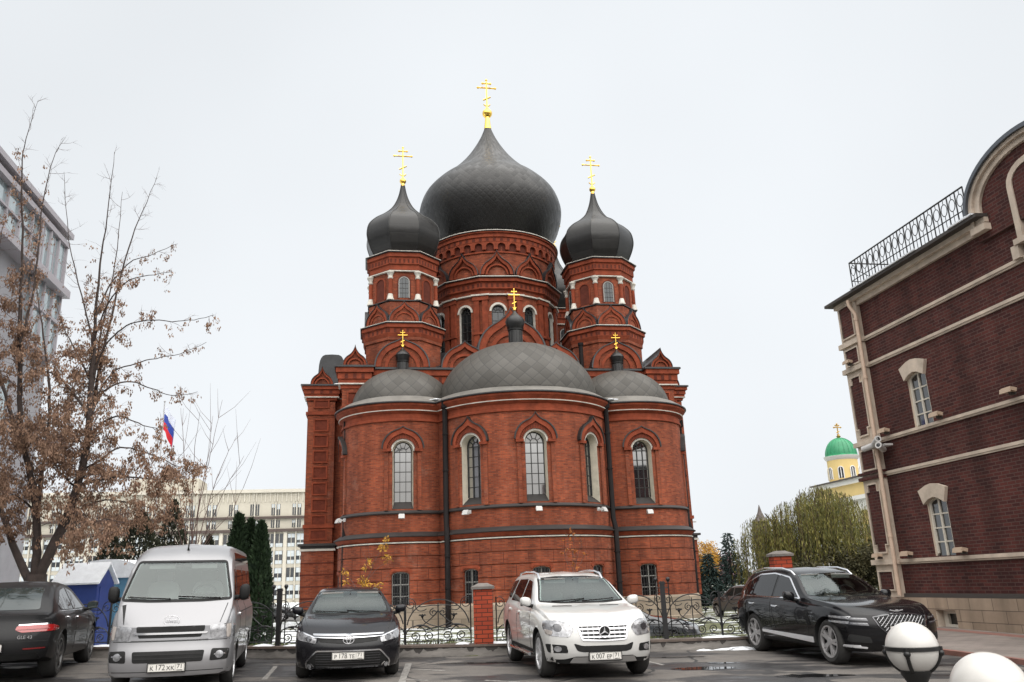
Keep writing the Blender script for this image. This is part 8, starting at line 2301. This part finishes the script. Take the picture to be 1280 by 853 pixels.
for Q in (L2, L3, L6, L4): sprout(Q, 4.5, (0.4, 0.95), 0.7, 1, 0.0, 0.3, 0.008, dens_end=-0.35)
sprout(A1, 5.0, (0.6, 1.5), 0.7, 2, 0.25, 0.1, 0.013); sprout(L1, 5.0, (0.6, 1.4), 0.75, 2, 0.2, 0.1, 0.013)
sprout(L5, 5.0, (0.6, 1.3), 0.75, 2, 0.2, 0.1)
for Q in H[:4]: sprout(Q, 3.0, (0.3, 0.8), 0.85, 1, 0.1, -0.1, 0.008, dens_end=0.30)
for Q in H[4:8]: sprout(Q, 6.5, (0.5, 1.2), 0.48, 2, 0.05, -0.25, 0.010)
for Q in H[8:11]: sprout(Q, 3.5, (0.3, 0.7), 0.75, 1, 0.1, 0.0, 0.008, dens_end=0.2)
for Q in H[11:]: sprout(Q, 6.0, (0.5, 1.2), 0.45, 2, 0.1, -0.1, 0.010)
trunk.build('trunk', MAPLE, 60); twigs.build('twigs', MAPLE, 60); LV_.build('seed_clusters', M_SEED, MAPLE)

# ------------------------------------------------------------------ conifers
M_THU = leafmat('thuja_foliage', (0.022, 0.040, 0.016), (0.009, 0.018, 0.009)); M_SPR = leafmat('blue_green_spruce_needles', (0.030, 0.052, 0.045), (0.014, 0.026, 0.024)); M_JUN = leafmat('brownish_green_conifer', (0.034, 0.038, 0.020), (0.014, 0.016, 0.011))
def thuja(px, ytop, Y, r, label, group, mat=M_THU, n=5200, seed=1, name='thuja'):
    rn = random.Random(seed); t_ = at(px, ytop, Y); b = Vector((t_.x, Y, terrain_z(t_.x, Y))); h = t_.z-b.z
    t = thing(name, label, 'tree', b, 0, group); lv = Leaves(); mb = MB(M_BARK); mb.tube([(0, 0, 0), (0, 0, h*0.9)], [0.07, 0.01], 6); mb.build('trunk', t)
    bumps = [(rn.uniform(0, 2*pi), rn.random()*0.9, rn.uniform(0.10, 0.24)) for _ in range(16)]
    for i in range(n):
        z = rn.random()**0.9; a = rn.uniform(0, 2*pi)
        rad = r*(1-z**1.7)**0.75*(0.55+0.45*min(1, z*5+0.55))
        for ba, bz, bs in bumps:
            da = (a-ba+pi) % (2*pi)-pi; rad *= 1+bs*math.exp(-(da/0.6)**2-((z-bz)/0.09)**2)
        q = (0.55+0.45*rn.random()**0.35)*rad
        p = Vector((q*cos(a), q*sin(a), z*h)); o = Vector((cos(a), sin(a), 0))
        lv.quad(p, o*0.5+Vector((0, 0, 1))+rdir(rn)*0.5, rn.uniform(0.10, 0.20), rn.uniform(0.05, 0.09), rn)
    lv.build('crown', mat, t)
thuja(299, 646, 24.0, 0.42, 'left and tallest of the three dark thujas behind the silver minibus', 'thujas behind the minibus', seed=2)
thuja(314, 653, 24.3, 0.36, 'middle thuja of the three dark thujas behind the silver minibus', 'thujas behind the minibus', seed=3)
thuja(327, 656, 24.1, 0.38, 'right thuja of the three dark thujas, beside the iron fence post', 'thujas behind the minibus', seed=4)
thuja(218, 627, 34.0, 0.85, 'dark pointed conifer behind the bare shrub above the minibus roof', None, M_JUN, 4200, 5, 'conifer')
thuja(178, 642, 33.0, 1.25, 'broad brownish conifer between the seed tree and the minibus', None, M_JUN, 5200, 6, 'conifer')
thuja(262, 671, 40.0, 0.8, 'low dark conifer just above the minibus roof', None, M_JUN, 2500, 7, 'conifer')
thuja(140, 668, 31.0, 0.9, 'low brownish conifer behind the light blue container', None, M_JUN, 3200, 8, 'conifer')
def spruce(px, ytop, Y, r, label, seed, group='spruces right of the cathedral'):
    rn = random.Random(seed); t_ = at(px, ytop, Y); b = Vector((t_.x, Y, terrain_z(t_.x, Y))); h = t_.z-b.z
    t = thing('spruce', label, 'tree', b, 0, group); lv = Leaves(); mb = MB(M_BARK); mb.tube([(0, 0, 0), (0, 0, h)], [0.16, 0.02], 6)
    z = 0.06*h
    while z < h*0.985:
        f = 1-z/h; L_ = r*f**0.85*rn.uniform(0.85, 1.1)+0.08; nb = 8 if f > 0.3 else 5
        a0 = rn.uniform(0, 6)
        for k in range(nb):
            a = a0+2*pi*k/nb+rn.uniform(-0.2, 0.2); l = L_*rn.uniform(0.75, 1.15)
            for i in range(int(6+16*l/r)):
                s = rn.random()**0.7; p = Vector((l*s*cos(a), l*s*sin(a), z-l*0.32*s+0.12*l*s*s))
                p += rdir(rn)*0.10
                lv.quad(p, Vector((cos(a), sin(a), -0.5))+rdir(rn)*0.7, rn.uniform(0.2, 0.42), rn.uniform(0.08, 0.13), rn)
        z += h*0.042
    mb.build('trunk', t); lv.build('crown', M_SPR, t)
spruce(909, 666, 68.0, 1.55, 'taller blue-green spruce right of the cathedral, next to the willow', 21)
spruce(884, 692, 66.0, 1.35, 'shorter blue-green spruce right of the cathedral, beside the yellow tree', 22)
spruce(866, 712, 64.0, 1.1, 'smallest dark spruce, touching the right corner of the cathedral', 23)

# ------------------------------------------------------------------ willow: hanging strands
M_WIL = leafmat('yellow_green_willow_leaves', (0.225, 0.20, 0.055), (0.045, 0.058, 0.020))
M_WILD = leafmat('dull_green_shrub_leaves', (0.060, 0.052, 0.022), (0.026, 0.028, 0.014))
M_YELL = leafmat('yellow_autumn_leaves', (0.48, 0.27, 0.035), (0.30, 0.15, 0.03)); M_ORA = leafmat('orange_autumn_leaves', (0.40, 0.14, 0.03), (0.22, 0.07, 0.02))
def willow(label, pxs, Y, seed):
    rn = random.Random(seed); p = at(1010, 745, Y); b = Vector((p.x, Y, terrain_z(p.x, Y)))
    t = thing('willow', label, 'tree', b); mb = MB(M_BARK); lv = Leaves()
    heads = []
    fork = Vector((0, 0, 1.8))
    mb.tube([(0, 0, 0), (0.05, 0, 1.0), tuple(fork)], [0.45, 0.38, 0.34], 8)
    for (px, py, dy, n) in pxs:
        h = at(px, py, Y+dy)-b
        mid = fork.lerp(h, 0.55)+Vector((0, 0, 0.5))
        mb.tube([fork, mid, h], [0.22, 0.12, 0.03], 6)
        heads.append((h, n))
    strands = MB(M_TWIG)
    for h, n in heads:
        for i in range(n):
            a = rn.uniform(0, 2*pi); R_ = 1.75*sqrt(rn.random()); top = h+Vector((R_*cos(a), R_*sin(a), -0.24*R_**2*rn.uniform(0.7, 1.2)+rn.uniform(-0.25, 0.1)))
            L_ = min(top.z-0.3, rn.uniform(1.6, 5.4)); sway = Vector((cos(a), sin(a), 0))*rn.uniform(0.05, 0.35)
            k = int(L_*9); P = []
            for j in range(k+1):
                s = j/max(1, k); q = top+sway*s*(1-0.4*s)*1.4+Vector((0, 0, -L_*s)); 
                lv.quad(q+rdir(rn)*0.07, Vector((rn.uniform(-.45, .45), rn.uniform(-.45, .45), -1)), rn.uniform(0.18, 0.34), rn.uniform(0.03, 0.06), rn)
            if i % 4 == 0: strands.tube([top, top+sway*0.5+Vector((0, 0, -L_*0.5)), top+sway*0.8+Vector((0, 0, -L_*0.95))], 0.012, 3, cap=False)
    mb.build('trunk', t, 60); strands.build('hanging_branches', t); lv.build('crown', M_WIL, t)
willow('yellow-green weeping willow in front of the pale yellow church',
    ((1022, 607, 0, 190), (995, 622, -1.5, 140), (1052, 622, 1, 160), (1040, 613, -1.8, 130), (968, 648, 0.5, 120), (956, 642, -1, 130), (944, 662, 1, 80), (1072, 650, -0.5, 120), (1010, 628, 2.4, 110), (985, 655, 1.5, 110), (1080, 668, 1.5, 80)), 60.0, 31)
def bush(name, label, px, ytop, Y, rx, mat, n, seed, lw=(0.1, 0.22), group=None, z0=0.0, trunk_=True):
    rn = random.Random(seed); t_ = at(px, ytop, Y); b = Vector((t_.x, Y, terrain_z(t_.x, Y))); h = t_.z-b.z
    t = thing(name, label, 'tree' if trunk_ else 'bush', b, 0, group); mb = MB(M_BARK); lv = Leaves()
    for k in range(7):
        d = Vector((rn.uniform(-1, 1)*rx*0.7, rn.uniform(-1, 1)*rx*0.7, h*rn.uniform(0.6, 0.9))); mb.tube([(0, 0, 0), (d.x*0.3, d.y*0.3, d.z*0.5), tuple(d)], [0.09, 0.05, 0.012], 5)
    cl = [(Vector((rn.uniform(-1, 1)*rx*0.75, rn.uniform(-1, 1)*rx*0.75, z0*h+(h*(1-z0))*rn.uniform(0.12, 0.85))), rn.uniform(0.25, 0.5)*rx) for _ in range(26)]
    for i in range(n):
        c, r = rn.choice(cl); p = c+rdir(rn)*r*rn.random()**0.4
        if p.z < 0.05: continue
        lv.quad(p, rdir(rn)+Vector((0, 0, -0.2)), rn.uniform(*lw), rn.uniform(*lw)*0.5, rn)
    mb.build('trunk', t); lv.build('crown', mat, t)
bush('shrub', 'dark green-brown shrub between the willow and the brown brick building', 1072, 678, 57.0, 2.1, M_WILD, 9000, 41, (0.12, 0.26), trunk_=False)
bush('shrub', 'dark shrub under the willow, behind the tall brick pillar', 1020, 700, 56.0, 2.4, M_WILD, 8000, 42, (0.12, 0.26), trunk_=False)
bush('autumn_tree', 'yellow-leaved tree between the cathedral and the spruces', 873, 675, 84.0, 1.9, M_YELL, 5000, 43, (0.12, 0.25), z0=0.3)
bush('bare_tree', 'purplish bare tree behind the two spruces', 897, 690, 92.0, 1.8, mk('purple_brown_twigs', (0.16, 0.095, 0.11), 0.9), 2200, 44, (0.2, 0.5), z0=0.25)

# ------------------------------------------------------------------ bare and nearly bare saplings
def sapling(name, label, basepx, Y, stems, leaves, mat, seed, r=0.02, tw=0.5, side=5):
    rn = random.Random(seed); p = at(basepx[0], basepx[1], Y); b = Vector((p.x, Y, terrain_z(p.x, Y)))
    t = thing(name, label, 'shrub', b); mb = MB(M_TWIG); lv = Leaves()
    for pts, dy in stems:
        P = [Vector((0, 0, 0))]+[at(x, y, Y+dy*(i+1)/len(pts))-b for i, (x, y) in enumerate(pts)]
        Q = []
        for i in range(len(P)-1):
            for k in range(4): Q.append(P[i].lerp(P[i+1], k/4)+rdir(rn)*0.015)
        Q.append(P[-1]); m = len(Q); mb.tube(Q, [r*(1-0.85*i/m) for i in range(m)], 5, cap=False)
        for k in range(side):
            i = rn.randint(m//4, m-2); d = ((Q[-1]-Q[0]).normalized()+rdir(rn)*0.75); l = rn.uniform(0.3, 1.0)*tw*2
            mb.tube([Q[i], Q[i]+d.normalized()*l*0.5, Q[i]+d.normalized()*l+Vector((0, 0, 0.15*l))], [r*0.35, r*0.25, r*0.1], 4, cap=False)
    for (x, y, rad, n) in leaves:
        c = at(x, y, Y+rn.uniform(-0.3, 0.3))-b
        mb.tube([c+Vector((0.02, 0, -rad*1.4)), c+Vector((0, 0, rad))], [0.006, 0.003], 4, cap=False)
        for k in range(n):
            lv.quad(c+rdir(rn)*rad*rn.random()**0.6, rdir(rn)+Vector((0, 0, -0.4)), rn.uniform(0.07, 0.13), rn.uniform(0.035, 0.06), rn)
    mb.build('stems', t); lv.build('leaves', mat, t)
sapling('bare_shrub', 'tall bare shrub of thin upright stems behind the minibus', (238, 745), 27.5,
    [([(240, 690), (238, 640), (232, 590), (228, 540), (226, 510)], 0.4), ([(241, 690), (240, 620), (243, 560), (250, 515)], -0.5), ([(243, 690), (248, 640), (258, 590), (268, 545), (278, 500)], 0.2), ([(244, 690), (255, 650), (270, 600), (283, 570), (296, 545)], 0.8), ([(236, 690), (228, 650), (222, 600), (212, 560)], -0.8), ([(246, 695), (262, 655), (282, 610), (305, 570)], -0.3), ([(240, 680), (252, 610), (262, 560), (266, 520)], 1.0), ([(234, 700), (222, 660), (208, 630)], 0.5), ([(245, 700), (262, 670), (290, 640), (308, 600)], 0.5)], [], M_YELL, 51, 0.022, 0.8, 7)
sapling('yellow_sapling', 'slender sapling with yellow leaf clusters in front of the cathedral\'s left apse', (452, 760), 23.0,
    [([(456, 735), (466, 705), (478, 685), (484, 668)], 0.2), ([(452, 730), (458, 705), (463, 690)], -0.2), ([(446, 735), (436, 722), (430, 712)], 0.2), ([(458, 738), (472, 732), (480, 730)], -0.2), ([(450, 735), (470, 712), (488, 698)], 0.3)],
    [(484, 673, 0.10, 16), (481, 682, 0.14, 30), (478, 686, 0.10, 14), (484, 698, 0.16, 34), (462, 702, 0.12, 18), (457, 709, 0.10, 14), (455, 728, 0.18, 46), (462, 732, 0.12, 20), (430, 717, 0.12, 24), (433, 726, 0.09, 12), (472, 733, 0.12, 16), (411, 738, 0.10, 16)], M_YELL, 52, 0.012, 0.3, 3)
sapling('orange_sapling', 'thin sapling with a few orange leaves in front of the cathedral\'s central apse', (715, 760), 22.5,
    [([(716, 720), (717, 690), (716, 662)], 0.1), ([(714, 722), (708, 700), (704, 680)], -0.3), ([(718, 724), (726, 704), (733, 688)], 0.3), ([(717, 715), (724, 690), (726, 672)], -0.2)],
    [(716, 666, 0.12, 9), (709, 676, 0.16, 10), (726, 676, 0.14, 9), (715, 690, 0.18, 14), (732, 692, 0.10, 6), (705, 690, 0.12, 7), (718, 705, 0.2, 12), (712, 722, 0.14, 8)], M_ORA, 53, 0.009, 0.3, 6)
# thin dark canes on the lawn left of the thujas
# grass tufts along the fence
rn = random.Random(77); lv = Leaves()
for i in range(9000):
    x = rn.uniform(-11.5, 6.0); y = curb_y(x)+0.5+rn.random()**1.5*3.5
    if (sin(x*2.1)+sin(x*0.9+1)+sin(y*3)) < rn.uniform(-1, 1.2): continue
    p = Vector((x, y, terrain_z(x, y)))
    lv.quad(p, Vector((rn.uniform(-.5, .5), rn.uniform(-.5, .5), 1)), rn.uniform(0.05, 0.13), 0.02, rn)
o = lv.build('grass', leafmat('late_grass', (0.10, 0.115, 0.035), (0.05, 0.06, 0.02)), None); tag(o, kind='stuff')
# distant wooded skyline so the ground does not end in a bare edge
rn = random.Random(78); lv = Leaves()
for i in range(9000):
    x = rn.uniform(-120, 260); hgt = 5.5+2.5*sin(x*0.13)+1.8*sin(x*0.37)+1.2*sin(x*0.9); p = Vector((x, 300+rn.uniform(-6, 6), -0.5+rn.random()**0.7*hgt))
    lv.quad(p, rdir(rn), rn.uniform(1.2, 2.6), rn.uniform(0.8, 1.6), rn)
o = lv.build('far_woodland', leafmat('far_wood_foliage', (0.085, 0.075, 0.065), (0.05, 0.045, 0.042)), None); tag(o, kind='stuff')
